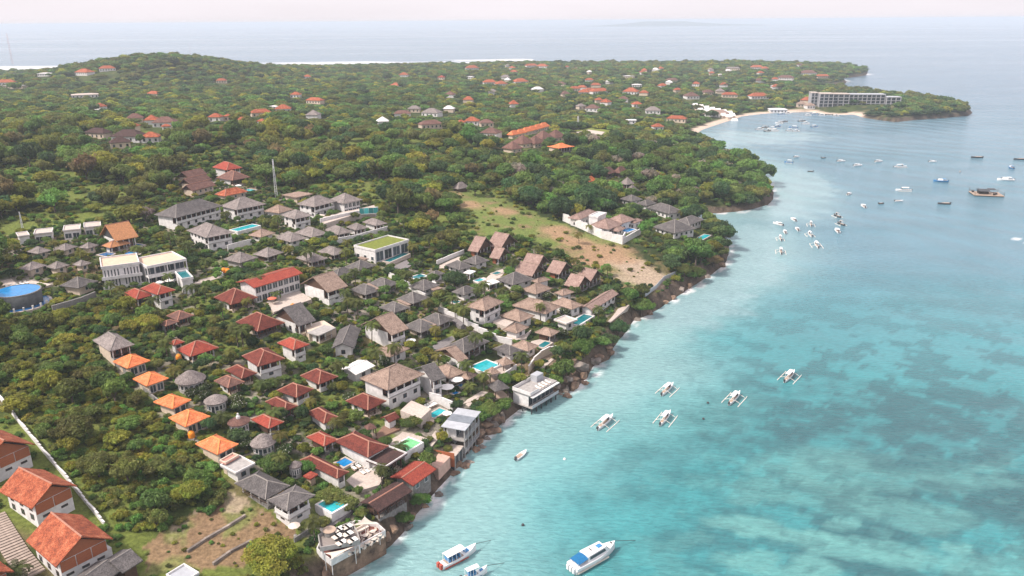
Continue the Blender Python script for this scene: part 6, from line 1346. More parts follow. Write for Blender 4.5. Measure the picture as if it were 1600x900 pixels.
def palm_meshes(seed, h=6.0, n=15, tint=(.105, .125, .028)):
    rg = np.random.default_rng(seed); tr = MB(); lean = (rg.random() - .5) * 1.2; pts = [np.array([lean * (t ** 2), .3 * t * lean, h * t - .5 * (t == 0)]) for t in (0, .25, .5, .75, 1)]
    for a, b in zip(pts[:-1], pts[1:]): tr.tube(a, b, .16, .13, 7)
    top = pts[-1]; mb = MB(); cols = []
    for i in range(n):
        a = 2 * math.pi * i * .618; el = .75 - 1.25 * (i / n) + .2 * rg.random(); L_ = 2.5 + .6 * rg.random(); d = np.array([math.cos(a), math.sin(a), 0]); side = np.array([-math.sin(a), math.cos(a), 0]); c = np.array(tint) * (.7 + .6 * rg.random())
        rib = []; p = top.copy(); e = el
        for s in range(8): rib.append(p.copy()); p = p + (d * math.cos(e) + np.array([0, 0, math.sin(e)])) * L_ / 7; e -= .26
        for s in range(7):
            wd = .62 * math.sin(math.pi * (s + 1.2) / 8.5)
            for sg in (-1, 1):
                for q in (0, .5):
                    r0 = rib[s] * (1 - q) + rib[s + 1] * q; r1 = rib[s] * (.6 - q) + rib[s + 1] * (.4 + q) if q == 0 else rib[s] * .1 + rib[s + 1] * .9
                    o = side * sg * wd + d * .28 - np.array([0, 0, .22 * wd + .1]); mb.add([r0, r1, r1 + o * .95, r0 + o], [(0, 1, 2, 3)]); cols += [c] * 4
    me = mb.mesh('fronds', M_LEAF); set_color(me, 'tint', np.array(cols)); return tr.mesh('trunk', M_BARK, True), me
PALMS = [palm_meshes(1, 6.2), palm_meshes(2, 4.6, 13, (.16, .15, .03)), palm_meshes(3, 7.4, 16), palm_meshes(4, 3.4, 14, (.10, .13, .03))]

# where the plants stand
FT = np.array([(a, b, math.cos(t), math.sin(t), w, d) for a, b, t, w, d in FOOT])
def hits_foot(x, y, m):
    r = np.zeros(x.shape, bool)
    for a, b, c, s, w, d in FT:
        u = (x - a) * c + (y - b) * s; v = -(x - a) * s + (y - b) * c
        r |= (np.abs(u) < w + m) & (np.abs(v) < d + m)
    for P in POLYKEEP:
        lo = P.min(0) - 1; hi = P.max(0) + 1; k = (x > lo[0]) & (x < hi[0]) & (y > lo[1]) & (y < hi[1])
        if k.any(): idx = np.where(k)[0]; r[idx] |= in_poly(x[idx], y[idx], P)
    return r
def hides_roof(x, y, z, h, rr=0.0, eave=3.4):
    """the sight line over the plant's top comes down on a roof"""
    top = z + h; ze = z + eave
    t = (CAM_H - ze) / np.maximum(CAM_H - top, 1); ok = top > ze - 1.2
    a = hits_foot(x * t, y * t, rr) & ok
    for q in (.30, .42, .54, .66, .78, .9):
        top = z + h * q; t = (CAM_H - ze) / np.maximum(CAM_H - top, 1); a |= hits_foot(x * t, y * t, rr) & (top > ze - .3)
    return a
def project(x, y, z):
    v = np.stack([x, y, z - CAM_H], -1); dz = v @ _F
    return 800 + FPX * (v @ R2) / dz, 450 - FPX * (v @ U2) / dz, dz
def jitter(x0, x1, y0, y1, s, seed):
    rg = np.random.default_rng(seed); gx, gy = np.meshgrid(np.arange(x0, x1, s), np.arange(y0, y1, s)); gx = gx + (np.arange(gx.shape[0])[:, None] % 2) * s / 2
    return (gx + (rg.random(gx.shape) - .5) * s * .9).ravel(), (gy + (rg.random(gy.shape) - .5) * s * .9).ravel(), rg
def grid_lookup(x, y):
    G = terrain(x, y, True); return G
TREES = []; BUSH = []   # arrays of rows x, y, z, radius, proto
def visible(x, y, z, pad=70):
    u, v, dz = project(x, y, z); return (dz > 5) & (u > -pad) & (u < 1600 + pad) & (v < 900 + pad * 1.6)
def scatter(x, y, rg, r0, r1, prob, protos, dst, need=None, keep=None, margin=.5, roofcheck=None, dmin=2.5):
    k = rg.random(len(x)) < prob; x, y = x[k], y[k]
    if need is not None: k = in_poly(x, y, need); x, y = x[k], y[k]
    for q in keep or []: k = ~in_poly(x, y, q); x, y = x[k], y[k]
    z, d = terrain(x, y, True); k = (d > dmin) & visible(x, y, z); x, y, z = x[k], y[k], z[k]
    d_ = d[k]; bf = np.zeros(len(x))
    for c, r_ in _bq: bf = np.maximum(bf, np.exp(-((x - c[0]) ** 2 + (y - c[1]) ** 2) / (r_ * r_)))
    k = ~((bf > .3) & (d_ < 12)); x, y, z = x[k], y[k], z[k]
    r = r0 + (r1 - r0) * rg.random(len(x)) ** 1.4
    near = np.hypot(x, y) < 900
    h = np.zeros(len(x), bool); h[near] = hits_foot(x[near], y[near], margin); x, y, z, r = x[~h], y[~h], z[~h], r[~h]
    if roofcheck: h = hides_roof(x, y, z, r * roofcheck, .55 * r) & (rg.random(len(x)) < .97); x, y, z, r = x[~h], y[~h], z[~h], r[~h]
    p = rg.choice(len(protos), len(x)); p = np.array(protos)[p]
    dst.append(np.stack([x, y, z, r, p], 1))
ALLP = list(range(len(PROTO)))
g_mid, g_dark, g_yel, g_oli, g_bro, g_fre, g_dry = [0, 1, 2], [3, 4, 5], [6, 7], [8, 9, 10], [11], [12, 13], [14]
VCL = [VILLAGE, CLEARING, THICKET, DIRT, VILLAS]
X, Y, rg = jitter(-330, 330, 55, 560, 5.6, 11)
_op = (fbm(X / 40 + 60, Y / 40 + 20, 4) > .56) & (X < -40 + .1 * Y) & (rg.random(len(X)) < .88); X, Y = X[~_op], Y[~_op]
left = X < -40 + .1 * Y
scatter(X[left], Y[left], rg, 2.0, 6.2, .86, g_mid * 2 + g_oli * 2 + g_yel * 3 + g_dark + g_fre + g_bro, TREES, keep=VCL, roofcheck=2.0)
scatter(X[~left], Y[~left], rg, 2.2, 6.0, .92, g_mid * 4 + g_dark * 3 + g_oli * 2 + g_fre * 2 + g_yel + g_dry, TREES, keep=VCL, roofcheck=2.0, dmin=1.2)
X, Y, rg = jitter(-700, 700, 560, 1000, 7.2, 12); scatter(X, Y, rg, 2.8, 7.2, .95, [0, 1, 2, 3, 4, 5, 6, 7], FARF := [], keep=[], roofcheck=1.6)
X, Y, rg = jitter(-1900, 900, 1000, 2350, 10.0, 13); scatter(X, Y, rg, 3.8, 8.0, .92, [0, 1, 2, 3, 4, 5, 6, 7], FARF, roofcheck=1.3, dmin=4)
# thicket beside the orange cottages
X, Y, rg = jitter(-200, 0, 60, 300, 2.0, 14); scatter(X, Y, rg, .8, 1.7, .95, [0, 1, 4, 5, 4, 5, 6, 7, 6, 7, 8, 9], BUSH, need=THICKET, roofcheck=1.0)
X, Y, rg = jitter(-200, 0, 60, 300, 5.2, 15); scatter(X, Y, rg, 1.6, 3.2, .62, g_mid * 2 + g_oli * 2 + g_yel * 3 + g_fre, TREES, need=THICKET, margin=1.2, roofcheck=1.9)
# gardens between the houses
X, Y, rg = jitter(-230, 90, 60, 460, 1.9, 16); scatter(X, Y, rg, .5, 1.15, .80, [0, 1, 2, 3, 4, 5, 6, 7, 8, 9, 2, 3], BUSH, need=VILLAGE, margin=-.65, roofcheck=1.0)
X, Y, rg = jitter(-230, 90, 60, 460, 4.6, 17); scatter(X, Y, rg, 1.1, 2.4, .8, g_mid * 2 + g_dark + g_oli + g_yel * 2 + g_fre, TREES, need=VILLAGE, margin=.5, roofcheck=1.9)
# clearing, dirt slope, garden corner by the red villas, cliff edge
X, Y, rg = jitter(-100, 140, 200, 460, 3.0, 18); scatter(X, Y, rg, .3, 1.5, .22, [0, 1, 4, 5, 6, 7], BUSH, need=CLEARING)
X, Y, rg = jitter(-120, 0, 60, 200, 1.7, 19); scatter(X, Y, rg, .25, .7, .42, [4, 5, 6, 7, 8, 9], BUSH, need=DIRT)
X, Y, rg = jitter(-130, 0, 55, 190, 1.9, 20); scatter(X, Y, rg, .5, 1.1, .6, [0, 1, 4, 5, 6, 7, 8, 9], BUSH, need=VILLAS, keep=VCL[:4], margin=.2, roofcheck=1.0)
X, Y, rg = jitter(-60, 140, 80, 400, 1.7, 21); D_ = seg_dist(X, Y); k = (D_ > 2.6) & (D_ < 8) & (Y > 70); scatter(X[k], Y[k], rg, .6, 1.3, .6, [0, 1, 2, 3, 6, 7], BUSH, keep=[], margin=.3, roofcheck=1.0, dmin=2.4)
X, Y, rg = jitter(-330, 250, 120, 520, 3.6, 22); scatter(X, Y, rg, .9, 2.0, .62, [0, 1, 8, 9, 6, 7, 4, 5], BUSH, keep=VCL, roofcheck=1.0)
TREES[0][:, 3] = np.where(np.hypot(TREES[0][:, 0], TREES[0][:, 1]) < 230, np.minimum(TREES[0][:, 3], 2.4), TREES[0][:, 3])
TR = np.concatenate(TREES); BU = np.concatenate(BUSH); FA = np.concatenate(FARF)
# single trees that stand out in the photograph: pixel, radius, kind, label
SOLO = [((422, 866), 4.6, 6, 'big bright yellow green tree at the bottom of the dirt slope', .8), ((113, 668), 4.2, 8, 'broad brownish olive tree standing up from the thicket', .8), ((150, 722), 3.6, 8, 'dull olive green tree below the broad olive tree in thicket', .8), ((432, 722), 3.1, 0, 'dense round green tree below the lowest round thatched hut', .8),
        ((479, 725), 1.9, 12, 'small dense round tree beside half hidden thatched hut', .9), ((911, 541), 3.6, 12, 'bright green round tree above the sea rocks', .9), ((967, 512), 3.4, 3, 'dark tree leaning over the water at the cliff foot', .8), ((1003, 478), 3.8, 0, 'spreading green tree on the cliff by the panel fence', .8), ((706, 432), 4.0, 3, 'round dark tree amid the slate bungalows', .8), ((200, 328), 6.2, 7, 'pale yellow green tree at edge of the white cube houses', .8),
        ((225, 332), 4.6, 14, 'bare greyish tree beside the pale yellow green tree', .8), ((295, 765), 3.0, 6, 'yellow green tree low in the thicket', .8), ((300, 640), 2.6, 3, 'dark tree beside the middle orange cottage', .7), ((232, 500), 3.6, 6, 'yellowish tree at the upper corner of the thicket', .8), ((742, 292), 4.6, 0, 'round green tree beside the lone thatched hut', .8), ((812, 306), 4.2, 12, 'light green ball shaped tree at the upper edge of the clearing', .8), ((1155, 330 - 22), 4.5, 0, 'green tree at the headland shore', .8),
        ((1078, 300), 5.0, 14, 'bare grey crowned tree in the headland woods', .8), ((876, 578), 2.6, 8, 'olive tree on the rocks beside the overwater bar', .9), ((868, 590), 2.2, 13, 'low green tree right against the overwater bar', .9), ((790, 590), 2.2, 12, 'green tree behind the grey roofed gazebo', .8), ((765, 640), 2.8, 0, 'screw pine like green tree above the sea rocks', .8), ((785, 628), 2.6, 13, 'green tree beside steps down to the rocks', .8), ((752, 645), 2.4, 13, 'green tree next to the grey stilt building', .8),
        ((640, 660), 1.9, 0, 'round tree beside the green pool terrace', .8), ((602, 688), 1.6, 0, 'small tree on the edge of green pool', .8), ((512, 765), 2.6, 8, 'olive garden tree above the turquoise pool', .7), ((535, 775), 2.6, 9, 'second olive garden tree above the turquoise pool', .7), ((648, 775), 2.0, 12, 'green tree on the cliff beside the orange roofed building', .8), ((625, 805), 1.8, 12, 'green bushy tree under the dark restaurant', .8), ((565, 800), 1.4, 8, 'small olive tree behind the shade sail', .8), ((500, 808), 1.5, 8, 'small olive tree in the courtyard below slate villa', .8), ((270, 95), 8.0, 3, 'dark tree on top of the wooded hill', .9), ((178, 101), 7.0, 0, 'tree beside the orange roof near the far surf', .9), ((606, 120), 8.0, 3, 'dark spreading tree on the distant ridge', .9), ((1405, 165), 6, 0, 'tree behind the hotel on the point', .9), ((1128, 392), 3.2, 8, 'olive tree at the tip of the cliff by the point villas', .8), ((1115, 405), 3.4, 11, 'brownish tree above the cliff near the point', .8), ((1090, 425), 3.4, 0, 'green tree on the cliff edge below the point villas', .8), ((1070, 420), 3.6, 8, 'olive tree between the sandy clearing and the cliff', .8)]
FLW = [((300, 612), 'white flowering garden tree beside the round windowed hut'), ((315, 600), 'white flowering tree above the second thatched hut'), ((366, 622), 'white flowering tree right of the small thatched hut'), ((383, 690), 'white flowering tree beside the lowest orange cottage'), ((372, 632), 'second white flowering tree right of the small thatched hut'), ((445, 700), 'white flowering tree by the red tiled timber house'), ((546, 668 - 50), 'white flowering tree beside the white metal roof'), ((605, 560), 'white flowering tree in front of low pinkish tan house'), ((655, 412), 'pale flowering tree above the plunge pool'), ((855, 460), 'pale flowering tree between tan roofs'), ((882, 485), 'pale flowering tree by the white pool house'), ((878, 518), 'pale flowering tree above the dark teal cliff pool'), ((320, 615), 'third white flowering tree below the round windowed hut'), ((600, 770 - 40), 'white flowering shrub tree by brick terrace')]
PLM = [((526, 655), 1, 'yellow palm behind the dark red tiled houses'), ((417, 640), 3, 'short palm beside the small thatched hut'), ((345, 640), 3, 'young palm between orange cottage and thatched hut'), ((437, 676), 1, 'yellow palm beside bright red timber house'), ((449, 385), 1, 'yellow palm beside dark timber bungalow'), ((540, 460), 0, 'palm in the dense garden left of tan gabled villa'), ((558, 480), 0, 'palm uphill of the tan gabled villa'), ((580, 520), 2, 'tall palm in front of the tan gabled villa'), ((612, 545), 0, 'palm beside low pinkish tan house'), ((588, 560), 0, 'palm right of the long slate gabled house'), ((680, 510), 1, 'yellow palm beside the grey lane'), ((737, 565 - 30), 2, 'thin tall palm beside dark pool pavilion'), ((726, 575), 2, 'thin tall palm by the large teal pool corner'), ((707, 478), 0, 'palm along the long white garden wall'), ((718, 490), 0, 'second palm along the long white garden wall'), ((755, 590), 0, 'palm on the side of the large teal pool'), ((640, 435), 0, 'palm beside white garden wall and plunge pool'), ((540, 436), 0, 'palm between the paired grey bungalows'), ((508, 440), 0, 'palm behind the tan gabled house'), ((645, 385), 1, 'yellow palm at the end of the grass roofed building'), ((540, 395), 0, 'palm left of the grass roofed building'), ((480, 400), 0, 'palm below the mast villa'), ((383, 322), 0, 'palm beside the pinkish grey villa'), ((352, 318), 0, 'palm beside big grey villa end'), ((500, 350), 3, 'small palm on the terrace bungalow garden'), ((840, 478), 0, 'palm beside the wide tan hipped roof'), ((909, 465), 1, 'yellow palm beside the tan swept roof'), ((935, 488), 0, 'palm beside the dark green pool'), ((905, 365), 1, 'yellow palm in front of the white compound wall'), ((1065, 330), 1, 'large yellow palm beside the charcoal villas'), ((921, 350), 1, 'small yellow palm inside the white compound'), ((815, 563), 0, 'palm above the curving cream wall'), ((100, 430), 1, 'orange tinged palm beside grey bungalow'), ((30, 870), 3, 'small palm beside the paved steps'), ((620, 690), 3, 'tiny palm standing in the green pool corner'), ((305, 388), 1, 'palm below the swept roof villa'), ((385, 535 - 70), 1, 'yellow palm next to columned red house'), ((335, 492), 1, 'yellow palm above brown pillared porch house'), ((425, 448), 3, 'small palm in front of the long red roof'), ((385, 425), 3, 'palm beside the orange water tanks'), ((400, 440), 0, 'palm near long red roofed building'), ((150, 400), 3, 'palm between the grey bungalow rows'), ((80, 400), 3, 'palm in the upper grey bungalow row')]
def put_tree(x, y, z, r, p, label, group, name='broadleaf_tree', crown_me=None, sq=1.0):
    w, cm, tm, z0 = PROTO[int(p)]
    root = empty(name, (x, y, z), random.random() * 6.28); root.scale = (r, r, r * sq); tag(root, label, 'tree', group)
    link('trunk', tm, root); link('crown', crown_me or cm, root); return root
def free(c, m):
    """step out of any building or pool"""
    for s in range(40):
        if not hits_foot(np.array([c[0]]), np.array([c[1]]), m)[0]: break
        a = s * 2.4; c = c + np.array([math.cos(a), math.sin(a), 0]) * (.25 + .06 * s)
    return c
for q, r, p, lab, sq in SOLO:
    c = free(ground(q, r * 1.0), .3 * r); z = tzf(c[0], c[1]); put_tree(c[0], c[1], max(z, 1.0), r, p, lab, None, crown_me=FINE.get(p) if np.hypot(c[0], c[1]) < 330 else None, sq=sq)
for q, lab in FLW:
    c = free(ground(q, 2.0), .6); put_tree(c[0], c[1], tzf(c[0], c[1]), 1.9, 1, lab, None, 'frangipani_tree', FLOWER, .9)
for q, k, lab in PLM:
    c = free(ground(q, 4.5), .2); root = empty('palm_tree', (c[0], c[1], tzf(c[0], c[1])), random.random() * 6); s = .8 + .3 * random.random(); root.scale = (s, s, s); tag(root, lab, 'palm tree')
    link('trunk', PALMS[k][0], root); link('fronds', PALMS[k][1], root)

# landmarks that give every counted tree or shrub its own description
LM = [((15, 470), 'round raised pool'), ((205, 430), 'white slit windowed villa'), ((180, 365), 'orange timber house'), ((300, 335), 'big grey forest edge villa'), ((330, 375), 'swept grey roof villa'), ((305, 280), 'purple brown ridged roofs'), ((432, 300), 'tall radio mast'), ((540, 310), 'twin white villas'), ((598, 385), 'grass roofed building'), ((178, 535), 'large grey thatched house'), ((205, 570), 'first orange cottage'), ((238, 595), 'second orange cottage'), ((270, 630), 'third orange cottage'), ((297, 655), 'fourth orange cottage'), ((340, 695), 'lowest orange cottage'), ((405, 760), 'large slate hipped house'),
      ((20, 690), 'farthest red tiled villa'), ((60, 765), 'middle red tiled villa'), ((110, 850), 'lowest red tiled villa'), ((235, 465), 'bright red twin roofs'), ((278, 495), 'white pillared porch house'), ((310, 545), 'red open porch house'), ((405, 565), 'white balcony villa'), ((420, 440), 'long red roofed building'), ((508, 445), 'tan gabled house'), ((600, 510), 'tan gabled villa'), ((610, 590), 'largest tan villa'), ((568, 630), 'red roof under tan villa'), ((500, 590), 'red roof by white roof'), ((460, 610), 'middle red roofs'), ((500, 685), 'timber pavilion house'), ((575, 700), 'long dark red house'), ((520, 790), 'turquoise square pool'), ((548, 845), 'cliff terrace'), ((640, 690), 'green pool'), ((720, 655), 'grey stilt building'), ((835, 605), 'overwater bar'), ((757, 570), 'large teal pool'), ((730, 540), 'dark pool pavilion'), ((757, 478), 'tan pyramid villa'), ((650, 430), 'plunge pool'), ((560, 450), 'paired garden bungalows'), ((640, 470), 'middle garden bungalows'), ((680, 500), 'lane side bungalows'), ((720, 425), 'slate bungalows'), ((820, 410), 'highest timber lodge'), ((900, 440), 'clearing side lodge'), ((850, 475), 'wide tan roof'), ((945, 470), 'long grey brown roof'), ((905, 500), 'dark green pool'), ((845, 530), 'cliff pool pavilion'), ((940, 350), 'white compound'), ((1060, 355), 'charcoal point villas'), ((1005, 425), 'sandy clearing'), ((860, 350), 'upper grass clearing'), ((720, 285), 'lone thatched hut'), ((1130, 320), 'headland shore'), ((950, 270), 'three brown huts'), ((990, 455), 'panel fence'), ((350, 830), 'dirt slope'), ((60, 390), 'grey bungalow rows'), ((100, 560), 'upper thicket'), ((200, 740), 'lower thicket'), ((40, 420), 'pool side bungalows'), ((450, 340), 'mast foot villas'), ((480, 380), 'terrace wall bungalows')]
LMP = np.array([ground(q)[:2] for q, _ in LM])
ORD = ['nearest', 'second nearest', 'third nearest', 'fourth nearest', 'fifth nearest', 'sixth nearest', 'seventh nearest', 'eighth nearest', 'ninth nearest', 'tenth nearest']
def individual(rows, n, words):
    """the n rows that show largest, each with its ordinal description"""
    u, v, dz = project(rows[:, 0], rows[:, 1], rows[:, 2] + rows[:, 3])
    inside = (u > -8) & (u < 1608) & (v > 0) & (v < 915)
    size = np.where(inside, rows[:, 3] / dz, 0); o = np.argsort(-size); pick = o[:n]; rest = o[n:]
    dist = np.hypot(rows[pick, 0][:, None] - LMP[:, 0], rows[pick, 1][:, None] - LMP[:, 1]); li = dist.argmin(1); dm = dist.min(1)
    labs = [None] * len(pick); cnt = {}
    for k in np.argsort(dm):
        du = u[pick[k]] - LM[li[k]][0][0]; dv = v[pick[k]] - LM[li[k]][0][1]
        side = ('right of' if du > 0 else 'left of') if abs(du) > 2.2 * abs(dv) else (('below' if dv > 0 else 'above') if abs(dv) > 2.2 * abs(du) else (('below and right of' if du > 0 else 'below and left of') if dv > 0 else ('above and right of' if du > 0 else 'above and left of')))
        big = 'larger ' if rows[pick[k], 3] > np.median(rows[pick, 3]) else 'smaller '
        key = (words[int(rows[pick[k], 4])], li[k], side, big); c = cnt.get(key, 0); cnt[key] = c + 1
        rank = big + key[0]; labs[k] = (rank, side, LM[li[k]][1] + ('' if c == 0 else ', ' + (['next out', 'third out', 'fourth out', 'fifth out', 'sixth out'] + ['farther out'] * 60)[c - 1]))
    return pick, rest, labs
pick, rest, labs = individual(TR, 215, [p[0] for p in PROTO])
for i, (a, sd, lm) in zip(pick, labs):
    x, y, z, r, p = TR[i]; put_tree(x, y, z - .1, r, p, f'{a} broadleaf tree {sd} the {lm}', 'broadleaf trees of the slope', sq=.62 + .6 * random.random())
pickb, restb, labb = individual(BU, 285, [p[0] for p in SHRUB])
for i, (a, sd, lm) in zip(pickb, labb):
    x, y, z, r, p = BU[i]; o = link('garden_shrub', SHRUB[int(p)][1], None, (x, y, z - .05), random.random() * 6.28, (r, r, r * (.8 + .4 * random.random()))); tag(o, f'{a} shrub {sd} the {lm}', 'shrub', 'shrubs of the gardens and thicket')
PAL = []
X, Y, rg = jitter(-230, 90, 60, 460, 8.5, 31); scatter(X, Y, rg, .75, 1.05, .6, [0, 1, 2, 3, 0], PAL, need=VILLAGE, margin=.4, roofcheck=5.5)
PL = np.concatenate(PAL)
pp, _r, pl = individual(PL, 70, ['tall green', 'yellowish', 'very tall green', 'short green'])
for i, (a, sd, lm) in zip(pp, pl):
    x, y, z, r, p = PL[i]; root = empty('palm_tree', (x, y, z), random.random() * 6.28); root.scale = (r, r, r); tag(root, f'{a} garden palm {sd} the {lm}', 'palm tree', 'palms of the village gardens')
    link('trunk', PALMS[int(p)][0], root); link('fronds', PALMS[int(p)][1], root)
def mass(name, label, rows, protos, sq0=.75, sq1=1.05):
    """one uncountable object: points that carry instances of the given plants"""
    coll = bpy.data.collections.new(name + '_plants')
    for i, parts in enumerate(protos):
        o = bpy.data.objects.new('plant_%02d' % i, parts); coll.objects.link(o)
    me = bpy.data.meshes.new(name); me.vertices.add(len(rows)); me.vertices.foreach_set('co', rows[:, :3].astype(np.float32).ravel())
    r = np.random.default_rng(5)
    a = me.attributes.new('idx', 'INT', 'POINT'); a.data.foreach_set('value', rows[:, 4].astype(np.int32))
    a = me.attributes.new('rot', 'FLOAT_VECTOR', 'POINT'); v = np.zeros((len(rows), 3), np.float32); v[:, 2] = r.random(len(rows)) * 6.28; a.data.foreach_set('vector', v.ravel())
    a = me.attributes.new('scl', 'FLOAT_VECTOR', 'POINT'); v = np.repeat(rows[:, 3:4], 3, 1).astype(np.float32); v[:, 2] *= sq0 + (sq1 - sq0) * r.random(len(rows)); a.data.foreach_set('vector', v.ravel())
    o = bpy.data.objects.new(name, me); COL.objects.link(o); tag(o, label, name.replace('_', ' '), kind='stuff')
    ng = bpy.data.node_groups.new(name, 'GeometryNodeTree'); ng.interface.new_socket('Geometry', in_out='INPUT', socket_type='NodeSocketGeometry'); ng.interface.new_socket('Geometry', in_out='OUTPUT', socket_type='NodeSocketGeometry')
    n = ng.nodes; l = ng.links; gi = n.new('NodeGroupInput'); go = n.new('NodeGroupOutput'); ip = n.new('GeometryNodeInstanceOnPoints'); ci = n.new('GeometryNodeCollectionInfo')
    ci.inputs[0].default_value = coll; ci.inputs['Separate Children'].default_value = True; ci.inputs['Reset Children'].default_value = True; ip.inputs['Pick Instance'].default_value = True
    def na(t, nm): q = n.new('GeometryNodeInputNamedAttribute'); q.data_type = t; q.inputs[0].default_value = nm; return q.outputs[0]
    l.new(gi.outputs[0], ip.inputs['Points']); l.new(ci.outputs[0], ip.inputs['Instance']); l.new(na('INT', 'idx'), ip.inputs['Instance Index']); l.new(na('FLOAT_VECTOR', 'rot'), ip.inputs['Rotation']); l.new(na('FLOAT_VECTOR', 'scl'), ip.inputs['Scale']); l.new(ip.outputs[0], go.inputs[0])
    md = o.modifiers.new('plants', 'NODES'); md.node_group = ng
    return o
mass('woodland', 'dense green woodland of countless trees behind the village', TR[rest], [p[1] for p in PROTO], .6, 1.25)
mass('far_woodland', 'hazy green woods covering the far part of the island', FA, [p[1] for p in FARP], .5, .78)
mass('undergrowth', 'low green undergrowth filling the gaps in gardens and woods', BU[restb], [p[1] for p in SHRUB])
print('VEG', len(TR), len(BU), len(FA))
# ------------------------------------------------------------------ boats
def hull_mesh(name, L, B, H, m, bow=.45, sheer=.35, stern=.8, flare=.75, draft=.25):
    """boat hull, bow towards +x, waterline at z = 0"""
    n = 12; mb = MB(); secs = []
    for i in range(n + 1):
        t = i / n; x = -L / 2 + L * t
        w = B / 2 * (stern + (1 - stern) * min(1, t / .3)) if t < 1 - bow else B / 2 * max(0.02, math.cos((t - (1 - bow)) / bow * math.pi / 2) ** .8)
        zt = H * (1 + sheer * max(0, (t - .45) / .55) ** 2); zb = -draft * (1 - .6 * max(0, (t - .6) / .4) ** 2)
        secs.append([(x, -w, zt), (x, -w * .97, zt * .55), (x, -w * flare * .9, 0), (x, 0, zb), (x, w * flare * .9, 0), (x, w * .97, zt * .55), (x, w, zt)])
    vs = [p for s in secs for p in s]; fs = []
    for i in range(n):
        for j in range(6): fs.append((i * 7 + j, i * 7 + j + 1, (i + 1) * 7 + j + 1, (i + 1) * 7 + j))
        fs.append((i * 7 + 6, i * 7, (i + 1) * 7, (i + 1) * 7 + 6))
    fs += [tuple(range(7)), tuple(n * 7 + j for j in range(6, -1, -1))]
    return mb.add(vs, fs).mesh(name, m), secs
def heading(crop, stern, bow):
    a = at(px(crop, stern), .3); b = at(px(crop, bow), .3); d = (b - a)[:2]
    return (a + b) / 2, math.atan2(d[1], d[0]), float(np.hypot(*d))
def rope(root, p, q):
    MB().tube(p, q, .05, n=5).build('mooring_rope', M_STEEL, root)
_juk = {}
def jukung(c, th, L, label, group, paint='white'):
    """outrigger boat: narrow hull, canopy on posts, two floats on bent booms"""
    key = (round(L * 2) / 2, paint)
    if key not in _juk:
        L_ = key[0]; B = L_ * .14; col = {'white': M_BOATW, 'blue': M_BLUEP, 'dark': M_STEEL}[paint]; M = {}
        M['hull'] = hull_mesh('hull', L_, B, .75, col, .4, .7, .5)[0]
        d = MB().box(-L_ * .38, L_ * .22, -B * .36, B * .36, .78, .82); M['deck'] = d.mesh('deck', M_WOODP)
        c_ = MB(); k = 6
        for s in range(k):
            a0 = -math.pi / 2 + math.pi * s / k; a1 = -math.pi / 2 + math.pi * (s + 1) / k; y0, y1 = math.sin(a0) * B * .55, math.sin(a1) * B * .55; z0, z1 = 2.05 + .22 * math.cos(a0), 2.05 + .22 * math.cos(a1)
            c_.add([(-L_ * .30, y0, z0), (L_ * .16, y0, z0), (L_ * .16, y1, z1), (-L_ * .30, y1, z1), (-L_ * .30, y0, z0 - .05), (L_ * .16, y0, z0 - .05), (L_ * .16, y1, z1 - .05), (-L_ * .30, y1, z1 - .05)], [(0, 1, 2, 3), (7, 6, 5, 4), (0, 4, 5, 1), (2, 6, 7, 3), (1, 5, 6, 2), (3, 7, 4, 0)])
        M['canopy'] = c_.mesh('canopy', M_BOATW if paint != 'dark' else M_CONC)
        M['post'] = MB().tube((0, 0, .6), (0, 0, 2.08), .045, n=5).mesh('canopy_post', M_BOATW)
        M['float'] = MB().tube((-L_ * .42, 0, .06), (L_ * .30, 0, .06), .12, n=6).tube((L_ * .30, 0, .06), (L_ * .44, 0, .26), .12, .05, n=6).mesh('outrigger_float', M_BAMBOO)
        b = MB(); P = [(0, -L_ * .27, .10), (0, -L_ * .25, .5), (0, -L_ * .12, .95), (0, 0, 1.0), (0, L_ * .12, .95), (0, L_ * .25, .5), (0, L_ * .27, .10)]
        for p, q in zip(P[:-1], P[1:]): b.tube(p, q, .06, n=5)
        M['boom'] = b.mesh('outrigger_boom', M_BAMBOO)
        e = MB().box(-.3, .25, -.22, .22, .5, 1.15); e.box(-.12, .12, -.1, .1, -.4, .5); M['engine'] = e.mesh('outboard_engine', M_STEEL); M['win'] = MB().box(L_ * .1, L_ * .155, -B * .4, B * .4, 1.0, 1.9).mesh('windscreen', M_GLASS)
        _juk[key] = M
    M = _juk[key]; L_ = key[0]; B = L_ * .14
    root = empty('outrigger_boat', (c[0], c[1], 0), th); tag(root, label, 'boat', group)
    link('hull', M['hull'], root); link('deck', M['deck'], root); link('canopy', M['canopy'], root); link('windscreen', M['win'], root)
    for sx in (-L_ * .28, L_ * .14):
        for sy in (-B * .42, B * .42): link('canopy_post', M['post'], root, (sx, sy, 0))
    for s in (-1, 1): link('outrigger_float', M['float'], root, (0, s * L_ * .27, 0))
    for x in (-L_ * .25, L_ * .24): link('outrigger_boom', M['boom'], root, (x, 0, 0))
    link('outboard_engine', M['engine'], root, (-L_ * .5, 0, 0)); return root
